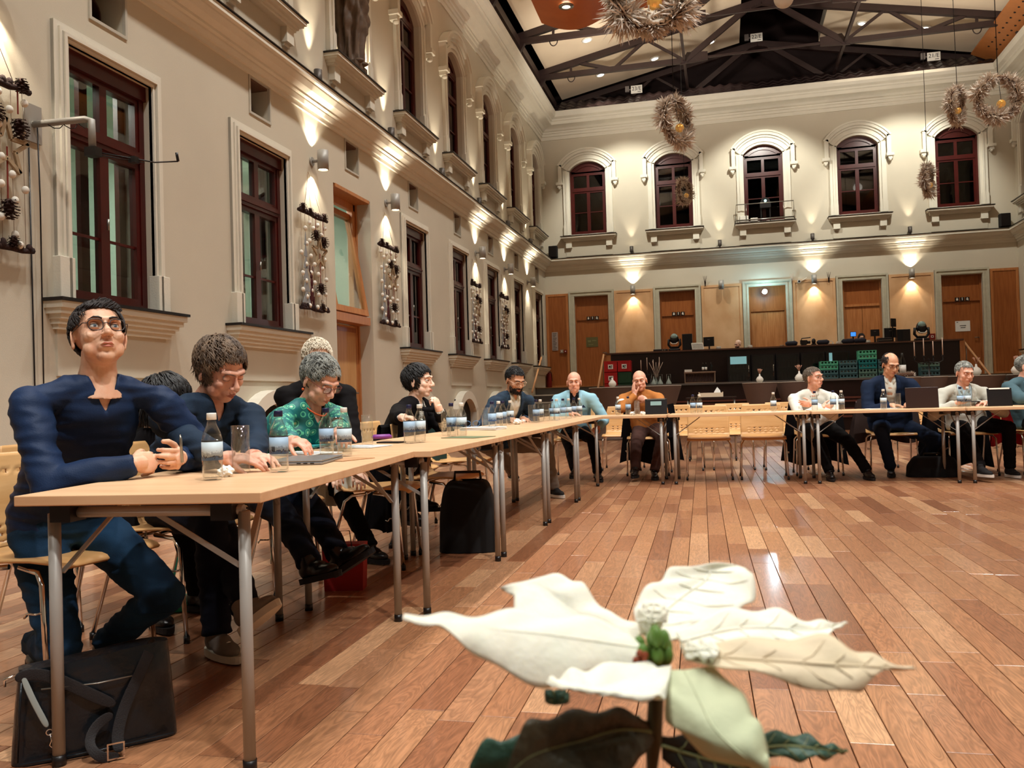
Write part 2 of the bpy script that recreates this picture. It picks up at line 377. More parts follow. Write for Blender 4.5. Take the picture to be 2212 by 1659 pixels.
# ---- lower window kit (origin: wall face, bay centre, floor)
def ring(mb, x0, x1, z0, z1, wd, y0, y1, bottom=False):
    """frame of width wd inside the rectangle"""
    mb.box((x0, y0, z0), (x0+wd, y1, z1)); mb.box((x1-wd, y0, z0), (x1, y1, z1)); mb.box((x0+wd, y0, z1-wd), (x1-wd, y1, z1))
    if bottom: mb.box((x0+wd, y0, z0), (x1-wd, y1, z0+wd))
def lower_window(name, loc, rz, pane, apron=True):
    t = thing(name, loc, rz, kind='structure')
    s = MB()
    for k, (o, p) in enumerate(((.145, .035), (.10, .055), (.065, .075), (.03, .05))):
        ring(s, -LW-o, LW+o, LZ0+.01, LZ1+o, .045 if k == 0 else .03, -p, 0)
    ring(s, -LW-.145, LW+.145, LZ0+.01, LZ1+.145, .145, -.03, 0)
    s.obj('surround', TRIM, t)
    for sg in (-1, 1):
        p = MB(); a, b = sorted((sg*(LW+.165), sg*(LW-.002))); p.box((a, -.075, LZ0+.01), (b, .04, LZ0+.36)); bevel(p.obj('plinth_block', TRIM, t), .006)
    b = MB(); b.box((-.84, -.20, LZ0-.02), (.84, .1, LZ0+.005)); b.obj('sill_flashing', SLATE, t)
    b = MB()
    for (hw, pr, z0, z1) in ((.82, .18, -.075, -.022), (.80, .15, -.12, -.075), (.77, .12, -.16, -.12), (.75, .09, -.20, -.16), (.73, .06, -.24, -.20)):
        b.box((-hw, -pr, LZ0+z0), (hw, 0, LZ0+z1))
    b.obj('sill', TRIM, t)
    if apron:
        b = MB(); b.box((-.70, -.02, LZ0-.62), (.70, 0, LZ0-.24)); b.obj('apron', PLASTER, t)
    f = MB(); Y0, Y1 = .06, .14
    ring(f, -LW, LW, LZ0, LZ1, .07, Y0, Y1, True)
    f.box((-LW, Y0-.03, LZ1-.14), (LW, Y1, LZ1-.0))
    f.box((-LW+.07, Y0-.02, LZ0+1.42), (LW-.07, Y1, LZ0+1.52)); f.box((-LW+.07, Y0-.035, LZ0+1.46), (LW-.07, Y1, LZ0+1.49))
    fo = f.obj('frame', WINRED, t)
    for sg in (-1, 1):
        sa = MB(); x0, x1 = (-LW+.07, 0) if sg < 0 else (0, LW-.07)
        ring(sa, x0, x1, LZ0+.07, LZ0+1.42, .055, Y0+.01, Y1, True)
        sa.box((x0+.055, Y0+.03, LZ0+.60), (x1-.055, Y0+.05, LZ0+.625))
        so = sa.obj('sash', WINRED, t)
        pn = MB(); pn.box((x0+.05, Y0+.045, LZ0+.12), (x1-.05, Y0+.049, LZ0+1.37)); pn.obj('pane', pane, so)
        sa = MB(); ring(sa, x0, x1, LZ0+1.52, LZ1-.14, .045, Y0+.01, Y1, True)
        if sg: so = sa.obj('top_sash', WINRED, t)
        pn = MB(); pn.box((x0+.04, Y0+.045, LZ0+1.56), (x1-.04, Y0+.049, LZ1-.18)); pn.obj('pane', pane, so)
    # rear leaf of the double window
    r = MB(); ring(r, -LW, LW, LZ0, LZ1, .09, .28, .33, True); r.box((-.05, .28, LZ0+.09), (.05, .33, LZ1-.09)); r.box((-LW+.09, .28, LZ0+1.44), (LW-.09, .33, LZ0+1.52))
    r.obj('inner_frame', WINRED, t)
    h = MB(); h.cyl((.0, Y0-.02, LZ0+.70), (.0, Y0-.02, LZ0+.80), .012, n=8); h.obj('handle', SATIN, t)
    return t
lw_lit = lower_window('window_1', Lp(bays[4]), RZL, PANE)
lw_dark = lower_window('window_2', Lp(bays[7]), RZL, DARKPANE)
dup(lw_lit, Lp(bays[5]), RZL); 
for y in bays[8:]: dup(lw_dark, Lp(y), RZL)
for y in bays[:4]: dup(lw_lit, Lp(y), RZL)
for y in rb: dup(lw_dark, (XR, y, 0), RZR)
# ---- upper window kit
def drip_hood(t):
    s = MB(); cz = UZ1-UR
    for k, (o0, o1, p) in enumerate(((0, .07, .05), (.07, .12, .08), (.12, .20, .06), (.20, .26, .10))):
        if k < 3:
            for sg in (-1, 1):
                a, b = sorted((sg*(UW+o0), sg*(UW+o1))); s.box((a, -p, UZ0), (b, 0, UZS+.02))
        arc_band(s, 0, cz, UR+o0, UR+o1, -UA*1.04, UA*1.04, -p, 0, 12)
    s.obj('surround', TRIM, t)
    for sg in (-1, 1):
        a, b = sorted((sg*(UW+.21), sg*(UW-.002))); p = MB(); p.box((a, -.07, UZ0), (b, .02, UZ0+.30)); p.prism([(a, UZ0+.30), (b, UZ0+.30), ((a+b)/2, UZ0+.38)], -.07, 0); p.obj('plinth_block', TRIM, t)
    h = MB(); R0 = UR+.26; aa = math.asin(min(.999, (UW+.27)/(R0+.05)))
    arc_band(h, 0, cz, R0, R0+.10, -aa, aa, -.15, 0, 16); arc_band(h, 0, cz, R0+.08, R0+.13, -aa*1.02, aa*1.02, -.18, 0, 16)
    zc = cz+(R0+.06)*math.cos(aa)
    for sg in (-1, 1):
        a, b = sorted((sg*(UW+.22), sg*(UW+.33))); h.box((a, -.15, zc-.52), (b, 0, zc+.03))
        a2, b2 = sorted((sg*(UW+.20), sg*(UW+.40))); h.box((a2, -.18, zc-.58), (b2, 0, zc-.50)); 
        a3, b3 = sorted((sg*(UW+.25), sg*(UW+.36))); h.box((a3, -.14, zc-.66), (b3, 0, zc-.58))
        h.ell((sg*(UW+.30), -.10, zc-.68), (.045, .06, .045), 8, 6)
    h.obj('drip_hood', TRIM, t)
def upper_sill(t):
    b = MB(); b.box((-.86, -.24, UZ0-.065), (.86, .0, UZ0-.045)); b.obj('sill_flashing', SLATE, t)
    b = MB()
    for (hw, pr, z0, z1) in ((.84, .22, -.11, -.066), (.82, .19, -.14, -.11), (.78, .14, -.18, -.14), (.76, .11, -.21, -.18)):
        b.box((-hw, -pr, UZ0+z0), (hw, 0, UZ0+z1))
    b.box((-UW-.2, -.06, UZ0-.05), (UW+.2, .1, UZ0))
    b.obj('sill', TRIM, t)
    for sg in (-1, 1):
        c = MB(); x = sg*.62; c.box((x-.09, -.10, UZ0-.40), (x+.09, 0, UZ0-.21)); c.box((x-.07, -.05, UZ0-.44), (x+.07, 0, UZ0-.40)); c.obj('corbel', TRIM, t)
    a = MB(); a.box((-.72, -.012, UZ0-.66), (.72, 0, UZ0-.21)); a.obj('apron', PLASTER, t)
def upper_window(name, loc, rz, blind=False):
    t = thing(name, loc, rz, kind='structure'); drip_hood(t); upper_sill(t)
    f = MB(); Y0, Y1 = .10, .18; cz = UZ1-UR
    ring(f, -UW, UW, UZ0, UZS, .07, Y0, Y1, True)
    arc_band(f, 0, cz, UR-.12, UR+.01, -UA, UA, Y0, Y1, 10)
    f.box((-UW+.05, Y0, UZS-.10), (UW-.05, Y1, UZS-.02))
    pts = arc_pts(0, cz, UR-.05, -UA*.95, UA*.95, 8); f.prism(pts+[(UW-.06, UZS-.05), (-UW+.06, UZS-.05)], Y0+.03, Y1-.02)
    f.box((-UW+.07, Y0-.02, UZ0+1.34), (UW-.07, Y1, UZ0+1.42))
    f.obj('frame', WINRED, t)
    for sg in (-1, 1):
        x0, x1 = (-UW+.07, 0) if sg < 0 else (0, UW-.07)
        sa = MB(); ring(sa, x0, x1, UZ0+.07, UZ0+1.34, .05, Y0+.01, Y1, True); sa.box((x0+.05, Y0+.02, UZ0+.68), (x1-.05, Y0+.045, UZ0+.705)); so = sa.obj('sash', WINRED, t)
        pn = MB(); pn.box((x0+.045, Y0+.045, UZ0+.11), (x1-.045, Y0+.049, UZ0+1.3)); pn.obj('pane', DARKPANE, so)
        sa = MB(); ring(sa, x0, x1, UZ0+1.42, UZS-.10, .04, Y0+.01, Y1, True); so = sa.obj('top_sash', WINRED, t)
        pn = MB(); pn.box((x0+.035, Y0+.045, UZ0+1.45), (x1-.035, Y0+.049, UZS-.13)); pn.obj('pane', DARKPANE, so)
    if blind:
        b = MB()
        for k in range(7): b.box((-UW+.09, .2, UZS-.14-.045*k), (UW-.09, .215, UZS-.105-.045*k))
        b.obj('roller_blind', mat('pale_blind', rgb(170, 180, 172), .7), t)
    return t
uw = upper_window('window_30', (DC[0], YB, 0), 0)
for i, c in enumerate(DC[1:]):
    if i == 1: upper_window('window_32', (c, YB, 0), 0, True)
    else: dup(uw, (c, YB, 0), 0)
for y in bays:
    if abs(y-bays[6]) > .1: dup(uw, Lp(y), RZL)
for y in rb: dup(uw, (XR, y, 0), RZR)
# ---- niche with a statue (bay of the door)
ny = bays[6]
t = thing('trim_niche', Lp(ny), RZL, kind='structure'); drip_hood(t); upper_sill(t)
nb = MB(); nb.grid(lambda u, v: (UW*math.cos(pi*u), .35*math.sin(pi*u), UZ0-.05+v*2.4), 17, 2); nb.obj('niche_back', TRIM, t)
# ---- ventilation openings above every bay
def vent(loc, rz):
    t = thing('trim_vent', loc, rz, kind='structure')
    s = MB(); ring(s, -.245, .245, 4.385, 4.855, .028, -.015, .02, True); s.obj('vent_frame', mat('pale_vent_frame', rgb(190, 184, 170), .6), t)
    b = MB(); b.box((-.22, .36, 4.40), (.22, .38, 4.84)); b.box((-.22, .02, 4.80), (.22, .36, 4.83)); b.obj('vent_back', mat('brown_recess', rgb(96, 66, 48), .8), t)
    d = MB(); d.lathe([(.13, 0), (.15, 0), (.15, .18), (.13, .18), (.13, 0)], (0.0, .19, 4.58), 20, (0, 1, 0)); d.lathe([(0, .12), (.13, .12)], (0, .19, 4.58), 20, (0, 1, 0)); d.obj('duct', mat('dark_duct', rgb(56, 26, 20), .5), t)
    return t
v0 = vent(Lp(bays[0]), RZL)
for y in bays[1:]: dup(v0, Lp(y), RZL)
# ---- arched basement windows along the left wall
def cellar_window(loc, rz):
    t = thing('trim_cellar_window', loc, rz, kind='structure'); s = MB()
    R = .78; zc = 1.15-.78; a = math.asin(.66/.78)
    arc_band(s, 0, zc, R-.16, R, -a, a, -.16, 0, 12)
    zz = zc+R*math.cos(a)
    for sg in (-1, 1):
        x0, x1 = sorted((sg*.66, sg*.52)); s.box((x0, -.16, .12), (x1, 0, zz))
    s.obj('surround', mat('white_painted_surround', rgb(232, 226, 210), .7), t)
    d = MB(); d.box((-.52, -.02, .12), (.52, -.005, zz+.2)); d.obj('cellar_pane', BLACKM, t)
    return t
c0 = cellar_window(Lp(bays[4]), RZL)
for i, y in enumerate(bays):
    if i not in (4, 6): dup(c0, Lp(y), RZL)
# ---- door with tilted glass in the left wall
t = thing('door_1', Lp(bays[6]), RZL, kind='structure')
b = MB(); DW = .65
b.box((-DW, .22, 0), (-DW+.05, .34, 4.1)); b.box((DW-.05, .22, 0), (DW, .34, 4.1)); b.box((-DW+.05, -.01, 4.05), (DW-.05, .40, 4.1)); b.obj('lining', PANELWOOD, t)
b = MB(); b.box((-DW+.05, .24, 0), (-DW+.15, .32, 4.05)); b.box((DW-.15, .24, 0), (DW-.05, .32, 4.05)); b.box((-DW+.05, .24, 3.95), (DW-.05, .32, 4.05)); b.box((-DW+.05, .02, 2.16), (DW-.05, .34, 2.28)); b.obj('door_frame', PANELWOOD, t)
b = MB(); b.box((-.5, .235, .02), (.5, .28, 2.15)); lf = b.obj('door_leaf', mat('light_oak_veneer', rgb(205, 158, 104), .45, col2=rgb(190, 140, 88), vscale=1.6, stretch=(16, 16, 1.3)), t)
b = MB(); b.cyl((.42, .23, 1.12), (.42, .17, 1.12), .012, n=8); b.cyl((.42, .175, 1.12), (.30, .175, 1.12), .012, n=8); b.obj('handle', SATIN, lf)
b = MB(); b.box((-.52, .232, 2.05), (.52, .24, 2.12)); b.obj('door_groove', DOORWOOD, t)
# tilted hopper sash: bottom fixed, top leaning into the hall
TM = Matrix.Translation((0, .06, 2.30)) @ Matrix.Rotation(math.radians(-9.5), 4, 'X')
b = MB()
for bx in (((-.58, -.03, 0), (-.49, .05, 1.62)), ((.49, -.03, 0), (.58, .05, 1.62)), ((-.49, -.03, 1.53), (.49, .05, 1.62)), ((-.49, -.03, 0), (.49, .05, .09))): b.box(*bx, mtx=TM)
so = b.obj('hopper_sash', PANELWOOD, t)
b = MB(); b.box((-.49, .0, .09), (.49, .008, 1.53), TM); b.obj('pane', PANE, so)
# ---- rooms behind the left wall so the panes look into something
cor = MB(); cor.box((XL-2.6, YN, 0), (XL-2.55, 13.2, 5)); cor.box((XL-2.6, 13.15, 0), (XL-.4, 13.2, 5)); cor.box((XL-2.6, YN, 4.5), (XL-.4, 13.2, 4.55)); cor.box((XL-2.6, YN, 0), (XL-.4, 13.2, .05))
cor.obj('wall_corridor', mat('pale_green_wall', rgb(172, 190, 176), .9, var=.1, vscale=1), kind='structure')
cu = MB()
for y in bays[:7]:
    cu.grid(lambda u, v, y=y: (XL-.62-.04*math.sin(u*26), y-.62+u*.42, 1.7+v*2.45), 40, 2); 
cu.obj('curtain', mat('pale_curtain', rgb(222, 226, 220), .9), label='pale curtains drawn aside behind the tall windows of the left wall', cat='curtain', kind='stuff')
for y in (0.5, 6, 11): light('corridor_light', 'AREA', (XL-1.3, y, 4.3), 85, (.96, 1.0, .93), (XL-1.4, y, 0), .9, sy=1.4)
dk = MB(); dk.box((XL-2.0, 13.3, 0), (XL-1.95, YB+1, 9)); dk.box((XL-1.2, YN, 5.4), (XL-1.15, YB+1, 9)); dk.box((XL-.5, YB+1.0, 1), (XR+.5, YB+1.05, 9)); dk.box((XR+1.2, YN, 0), (XR+1.25, YB+1, 9))
dk.obj('wall_dark_rooms', mat('unlit_room', rgb(40, 28, 26), .9), kind='structure')
# ---- back wall doors and veneer panels
def back_door(name, c, toilets, double=False, pull=.44):
    t = thing(name, (c, YB, 0), 0, kind='structure'); s = MB()
    for (o, wd, p) in ((.17, .17, .03), (.17, .05, .055), (.06, .05, .045)): ring(s, -.52-o, .52+o, STZ, 4.05+o*.85, wd, -p, .02)
    s.obj('surround', mat('greyed_stucco', rgb(196, 190, 168), .85, var=.12, vscale=9, bump=.1, bscale=40), t)
    b = MB(); ring(b, -.52, .52, STZ, 4.05, .05, .10, .17); b.box((-.47, .09, 3.30), (.47, .17, 3.37)); b.obj('door_frame', PANELWOOD if double else DOORWOOD, t)
    b = MB(); b.box((-.47, .13, 3.37), (.47, .15, 4.0)); b.obj('transom_panel', DOORWOOD, t)
    for (x0, x1) in (((-.47, -.004), (.004, .47)) if double else ((-.47, .47),)):
        b = MB(); b.box((x0, .125, STZ+.02), (x1, .155, 3.295)); lf = b.obj('door_leaf', PANELWOOD if (double or not toilets) else DOORWOOD, t); bevel(lf, .004)
        h = MB(); hx = x1-.06; h.cyl((hx, .12, STZ+1.03), (hx, .07, STZ+1.03), .012, n=8); h.cyl((hx, .075, STZ+1.03), (hx-.11, .075, STZ+1.03), .011, n=8); h.obj('handle', SATIN, lf)
    if toilets:
        for k in (-1, 0, 1):
            b = MB(); x = .02+k*.13; b.box((x-.055, .075, 3.30), (x+.055, .088, 3.41)); pl = b.obj('pictogram_plate', BLACK, t)
            b = MB(); hw = (.022, .008, .022)[k+1]
            b.box((x-hw, .070, 3.325), (x+hw, .075, 3.375)); b.box((x-.012, .070, 3.380), (x+.012, .075, 3.398))
            if k == 1: b.box((x-.03, .070, 3.345), (x+.03, .075, 3.355)); b.box((x+.01, .070, 3.312), (x+.028, .075, 3.33))
            b.obj('pictogram', WHITE, pl)
    return t
for i, c in enumerate(DC): back_door('door_%d' % (i+2), c, i in (0, 1, 4), i == 3)
edges = [XL] + [e for c in DC for e in (c-.70, c+.70)] + [XR]
for i in range(6):
    x0, x1 = edges[2*i]+.01, edges[2*i+1]-.01
    t = thing('trim_%d' % (i+1), ((x0+x1)/2, YB, 0), 0, kind='structure'); hw = (x1-x0)/2
    f = MB(); ring(f, -hw, hw, STZ, 4.14, .07, -.035, 0, True); f.obj('panel_frame', PANELWOOD if i in (0, 5) else BLOTCH, t)
    f = MB(); f.box((-hw+.07, -.02, STZ+.07), (hw-.07, 0, 4.07)); f.obj('veneer_panel', DOORWOOD if i in (0, 5) else BLOTCH, t)
# ---- dado panels on the right wall end and stage
# ---- floor base (planks laid on it later)
fb = MB(); fb.box((XL-.4, YN, -.06), (XR+.4, YB+.4, -.024)); fb.obj('floor', mat('floor_base', rgb(64, 36, 22), .6), kind='structure')
FLOOR = bpy.data.objects['floor']
# ---- raised stage with two flights of steps
STY = 24.15
sg_ = MB(); sg_.box((XL, STY, 0), (XR, YB, STZ-.02)); sg_.obj('floor_stage', mat('stage_front', rgb(92, 84, 76), .7, var=.15, vscale=4), kind='structure')
sg_ = MB(); sg_.box((XL, STY-.02, STZ-.02), (XR, YB, STZ)); sg_.obj('floor_stage_boards', mat('stage_boards', rgb(150, 110, 74), .5, var=.15, vscale=3), kind='structure')
for (x0, x1) in ((XL, -3.25), (6.0, XR)):
    t = thing('floor_steps', ((x0+x1)/2, STY, 0), 0, kind='structure')
    for k in range(6):
        z = STZ-.2083*(k+1); hw = (x1-x0)/2
        b = MB(); b.box((-hw, -.30*(k+1), 0), (hw, -.30*k, z)); st = b.obj('step', mat('grey_step', rgb(78, 70, 64), .6, var=.1, vscale=5), t)
        b = MB(); b.box((-hw, -.30*(k+1)-.012, z-.03), (hw, -.30*(k+1)+.05, z+.006)); b.obj('nosing', mat('pale_nosing', rgb(196, 190, 178), .5), st)
# ================================================================ ROOF
RX = 1.33
def topz(x): return 11.45-.205*abs(x-RX)
# dark roof shell over everything
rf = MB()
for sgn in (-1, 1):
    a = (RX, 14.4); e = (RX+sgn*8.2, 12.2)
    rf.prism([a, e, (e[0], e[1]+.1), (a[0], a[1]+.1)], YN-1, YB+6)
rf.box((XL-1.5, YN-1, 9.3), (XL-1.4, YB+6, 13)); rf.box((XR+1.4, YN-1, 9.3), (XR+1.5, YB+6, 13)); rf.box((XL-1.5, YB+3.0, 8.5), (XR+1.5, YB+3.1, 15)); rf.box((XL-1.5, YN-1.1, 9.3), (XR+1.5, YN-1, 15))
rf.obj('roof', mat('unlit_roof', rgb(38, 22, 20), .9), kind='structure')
# attic slabs closing the tops of the walls
at_ = MB(); at_.box((XL-1.5, YN-1, 9.3), (XL-.3, YB+3, 9.4)); at_.box((XR+.3, YN-1, 9.3), (XR+1.5, YB+3, 9.4)); at_.box((XL-1.5, YB+.5, 9.2), (XR+1.5, YB+3, 9.3)); at_.obj('ceiling_edge', BLACKM, kind='structure')
# steel trusses
def truss(y, name='truss', chimney=True):
    t = thing(name, (RX, y, 10.1), 0, label='x', cat='truss', group='dark steel roof trusses')
    L_, R_ = XL+.28-RX, XR-.28-RX
    z0 = 0.0
    def pr(nm, p, q, wd=.10, h=.12):
        b = MB(); b.bar((p[0], 0, p[1]), (q[0], 0, q[1]), wd, h); b.obj(nm, STEEL, t)
    tz = lambda x: topz(RX+x)-10.1
    for s in (-1, 1):
        E = abs(L_) if s < 0 else R_
        pr('top_chord', (s*E, tz(E)+.02), (0, tz(0)), .14, .17)
        pr('bottom_chord', (s*E, 0), (s*2.08, 0), .12, .14)
        pr('strut', (s*5.23, .02), (s*5.23, tz(5.23)), .06, .06)
        pr('strut', (s*5.05, tz(5.05)), (s*4.03, 0), .08, .09)
        pr('strut', (s*4.03, 0), (s*3.10, tz(3.1)), .07, .08)
        pr('strut', (s*3.10, tz(3.1)), (s*2.10, .03), .06, .07)
        pr('strut', (s*2.05, 0), (s*.30, tz(.3)-.02), .09, .15)
        g = MB(); g.prism([(s*2.2, -.1), (s*1.45, -.05), (s*1.45, .18), (s*2.0, .22)][::s], -.03, .03); g.obj('gusset', STEEL, t)
        g = MB(); g.tube([(s*5.23-.10*math.cos(a), 0, -.08-.13*math.sin(a)) for a in [pi*k/10 for k in range(11)]], .014, 6); g.obj('hanger_ring', STEEL, t)
        g = MB(); g.prism([(s*(E-.35), -.05), (s*(E-.05), -.05), (s*(E-.05), -.34), (s*(E-.16), -.36)][::s], -.06, .06); g.obj('bearing_shoe', STEEL, t)
    pr('tie_rod', (-2.08, .03), (2.08, .03), .05, .05)
    return t
tr = truss(21.3); tr['label'] = 'dark steel roof truss second from the far gable'
dup(tr, (RX, 23.9, 10.1), 0, label='dark steel roof truss above the stage, nearest whole one to the gable')
dup(tr, (RX, 26.78, 10.1), 0, label='dim steel truss against the dark gable, behind the numbered signs')
for i, yy in enumerate((18.6, 15.9, 13.2)): dup(tr, (RX, yy, 10.1), 0, label='dark steel roof truss above the hall, outside the picture', group='trusses over the near hall')
for s, lab in ((-1, 'left'), (1, 'right')):
    x = RX+s*2.08
    b = MB(); b.bar((0, YN, 0), (0, YB+.4, 0), .07, .10); b.obj('purlin', STEEL, None, loc=(x, 0, 10.12), label='long steel purlin joining the trusses on the %s' % lab, cat='beam', group='purlins')
    xe = XL+.42 if s < 0 else XR-.42
    b = MB(); b.bar((0, YN, 0), (0, YB+.2, 0), .16, .22); b.obj('eaves_beam', STEEL, None, loc=(xe, 0, 10.05), label='dark steel eaves beam over the %s wall cornice' % lab, cat='beam')
b = MB(); b.box((XL+.08, YN, 9.90), (XL+.30, YB, 9.93)); b.box((XL+.0, YN, 9.66), (XL+.08, YB, 10.4)); b.obj('eaves_board', mat('brown_eaves_board', rgb(118, 74, 50), .7, var=.2, vscale=6), label='brown eaves board above the left cornice', cat='board')
# sloped acoustic panels
def roof_panel(x0, x1, y0, y1, lab):
    t = thing('acoustic_panel', (0, 0, 0), 0, label=lab, cat='ceiling panel', group='cream acoustic ceiling panels')
    za, zb = topz(x0)+.10, topz(x1)+.10
    b = MB(); b.prism([(x0, za), (x1, zb), (x1, zb+.02), (x0, za+.02)], y0, y1); b.obj('panel_face', CREAMPANEL, t)
    b = MB(); b.prism([(x0, za+.021), (x1, zb+.021), (x1, zb+.34), (x0, za+.34)], y0, y1)
    b.obj('panel_edge', GREYEDGE, t)
    return t
for k, y in enumerate((24.02, 21.42, 18.72, 16.02, 13.32, 10.62, 7.92, 5.2)):
    seen = k < 3
    roof_panel(XL+.62, .80, y, y+2.5, ('cream acoustic panel at the far left of the roof by the gable', 'cream acoustic panel on the left roof slope between two trusses', 'cream acoustic panel on the left slope beside the curved wooden reflector')[min(k, 2)] if seen else 'cream acoustic panel on the near left roof slope')
    roof_panel(3.05, XR-.75, y, y+2.5, ('cream acoustic panel at the far right of the roof by the gable', 'cream acoustic panel on the right roof slope between two trusses', 'cream acoustic panel on the right slope above the near truss')[min(k, 2)] if seen else 'cream acoustic panel on the near right roof slope')
# ridge skylight: dark glass between light framing
b = MB()
for s in (-1, 1):
    b.prism([(RX+s*.62, 12.0), (RX+s*1.75, 11.75), (RX+s*1.75, 11.8), (RX+s*.62, 12.05)][::s], 18, 25.2)
b.obj('ceiling_ridge_boards', GREYEDGE, kind='structure')
# perforated timber eaves panels on the right
t = thing('perforated_board', (XR-.62, 20.0, 9.98), 0, label='orange perforated timber board along the right eaves', cat='board')
b = MB(); b.prism([(-.38, .10), (.38, -.28), (.38, -.24), (-.38, .14)], -14, 5.9); b.obj('board_face', mat('orange_eaves', rgb(176, 110, 58), .5, var=.12, vscale=5), t)
h = MB()
for k in range(60):
    yy = 5.1-.3*k
    for q in (.3, .55): 
        x = -.38+.76*q; z = .10-.38*q
        h.cyl((x, yy, z-.012), (x, yy, z+.01), .03, n=6)
h.obj('perforation', BLACKM, t, kind='stuff')
# roof tiles of the old gable above the back cornice
tl = thing('gable_tiling', (0, YB-.5, 9.64), 0, label='dark pantile strip lying above the back cornice', cat='roof tiles')
tm = MB()
def tilef(u, v, row):
    x = u*.30-.15; h = .03*math.cos(2*pi*u)
    return (x, v*.27, .02+h+v*.16)
tm.grid(lambda u, v: tilef(u, v, 0), 9, 2); tm.grid(lambda u, v: (u*.30-.15, 0, .02+.03*math.cos(2*pi*u)-.03*v), 9, 2)
tme = tm.mesh('tile', mat('dark_glazed_tile', rgb(48, 36, 36), .25, var=.2, vscale=6))
cnt = 0
for row in range(3):
    for k in range(44):
        x = XL+.35+.30*k
        if row < 4:
            o = link('tile', tme, tl, loc=(x+.15, row*.24, row*.16)); cnt += 1
b = MB(); b.box((XL+.1, 1.0, -.3), (XR-.1, 1.05, .5)); b.box((XL, -.05, -.05), (XR, 1.0, -.02)); b.obj('tile_backing', BLACKM, tl)
# ================================================================ LAMPS
LENS = mat('lit_lamp_lens', (1, .9, .7), .4, emit=(1, .84, .58), es=9)
LENSW = mat('lit_downlight', (1, .95, .85), .4, emit=(1, .93, .78), es=12)
def wall_lamp(loc, rz, label, lit=True, group='two-way cylinder wall lamps', energy=1.0, outn=.17):
    t = thing('wall_lamp', loc, rz, label=label, cat='wall lamp', group=group)
    b = MB(); b.lathe([(.066, -.13), (.075, -.13), (.075, .13), (.066, .13), (.066, .115), (0, .115)], (0, -outn, 0), 20)
    b.lathe([(.066, -.13), (.066, -.11), (0, -.11)], (0, -outn, 0), 20); b.obj('lamp_body', GREYMETAL, t)
    b = MB(); b.cyl((0, 0, 0), (0, -.02, 0), .06, n=16); b.cyl((0, -.02, 0), (0, -outn+.06, 0), .022, n=10); b.obj('wall_mount', GREYMETAL, t)
    b = MB(); b.lathe([(0, -.118), (.062, -.118), (.062, -.112)], (0, -outn, 0), 18); b.obj('lens', LENS if lit else WHITE, t)
    if lit:
        M_ = Matrix.Translation(loc) @ Matrix.Rotation(rz, 4, 'Z')
        for sg in (1, -1):
            p = M_ @ Vector((0, -.085, sg*.15)); q = M_ @ Vector((0, -.07, sg*1.2))
            light('lamp_beam', 'SPOT', p, 26*energy, (1, .87, .68), q, .015, 104, .5)
            light('lamp_core', 'SPOT', p, 32*energy, (1, .89, .70), q, .015, 60, .3)
    return t
mids = [BAY0+BAYS*(k+.5) for k in range(-4, 8)]
wl = [(mids[3], 'grey cylinder wall lamp over the nearest pine cone hanging'), (mids[5], 'grey cylinder wall lamp between the second window and the timber door'), (mids[6], 'grey cylinder wall lamp just beyond the timber door'),
      (mids[8], 'grey cylinder wall lamp over the third pine cone hanging'), (mids[9], 'grey cylinder wall lamp over the farthest pine cone hanging'), (mids[10], 'grey cylinder wall lamp last on the long wall, near the corner')]
for y, lab in wl: wall_lamp((XL, y, 4.22), RZL, lab)
bm = [(DC[i]+DC[i+1])/2 for i in range(4)]
for i, (x, lab) in enumerate(zip(bm, ('wall lamp on the back wall between the first and second toilet doors', 'unlit wall lamp on the back wall above the bald man at the desk', 'wall lamp on the back wall right of the blue-white spotlight', 'wall lamp on the back wall left of the last toilet door'))):
    wall_lamp((x, YB-.0, 4.12), 0, lab, i != 1, energy=1.15)
def ledge_lamp(loc, rz, label, e=1.0, tilt=.0):
    t = thing('ledge_spotlight', loc, rz, label=label, cat='spotlight', group='small uplighters standing on the ledge')
    b = MB(); b.lathe([(0, 0), (.05, 0), (.055, .02), (.055, .17), (.048, .17), (.048, .15), (0, .15)], (0, -.13, .035), 16); b.box((-.03, -.17, 0), (.03, -.09, .04)); b.obj('lamp_body', mat('dark_grey_metal', rgb(84, 78, 74), .45, metal=.4), t)
    b = MB(); b.lathe([(0, .155), (.046, .155)], (0, -.13, .035), 14); b.obj('lens', LENS, t)
    M_ = Matrix.Translation(loc) @ Matrix.Rotation(rz, 4, 'Z')
    light('ledge_beam', 'SPOT', M_ @ Vector((0, -.13, .23)), 85*e, (1, .88, .68), M_ @ Vector((0, -.10, 1.5)), .015, 50, .8)
names = {3: 'over the nearest windows', 4: 'left of the statue niche, farther along', 5: 'left of the statue niche', 6: 'right of the statue niche', 7: 'between first and second arched windows past the statue', 8: 'between the second and third arched windows past the statue', 9: 'between the third and fourth arched windows past the statue', 10: 'last before the corner of the hall'}
for i in range(3, 11):
    if i != 4: ledge_lamp((XL, mids[i], 5.235), RZL, 'dark uplighter on the long ledge, '+names[i])
for i, x in enumerate(bm): ledge_lamp((x, YB, 5.235), 0, 'small pale uplighter on the back ledge, %s from the left corner' % ('first', 'second', 'third', 'fourth')[i], .35)
# dark box speakers in the corners of the ledge
for x, lab in ((XL+.33, 'small dark loudspeaker in the left corner of the ledge'), (XR-.36, 'small dark loudspeaker in the right corner of the ledge')):
    t = thing('ledge_speaker', (x, YB-.22, 5.235), 0, label=lab, cat='loudspeaker')
    b = MB(); b.box((-.13, -.10, 0), (.13, .10, .36)); bevel(b.obj('speaker_cabinet', BLACKM, t), .015)
    b = MB(); b.box((-.11, -.115, .02), (.11, -.105, .34)); b.obj('grille', BLACK, t)
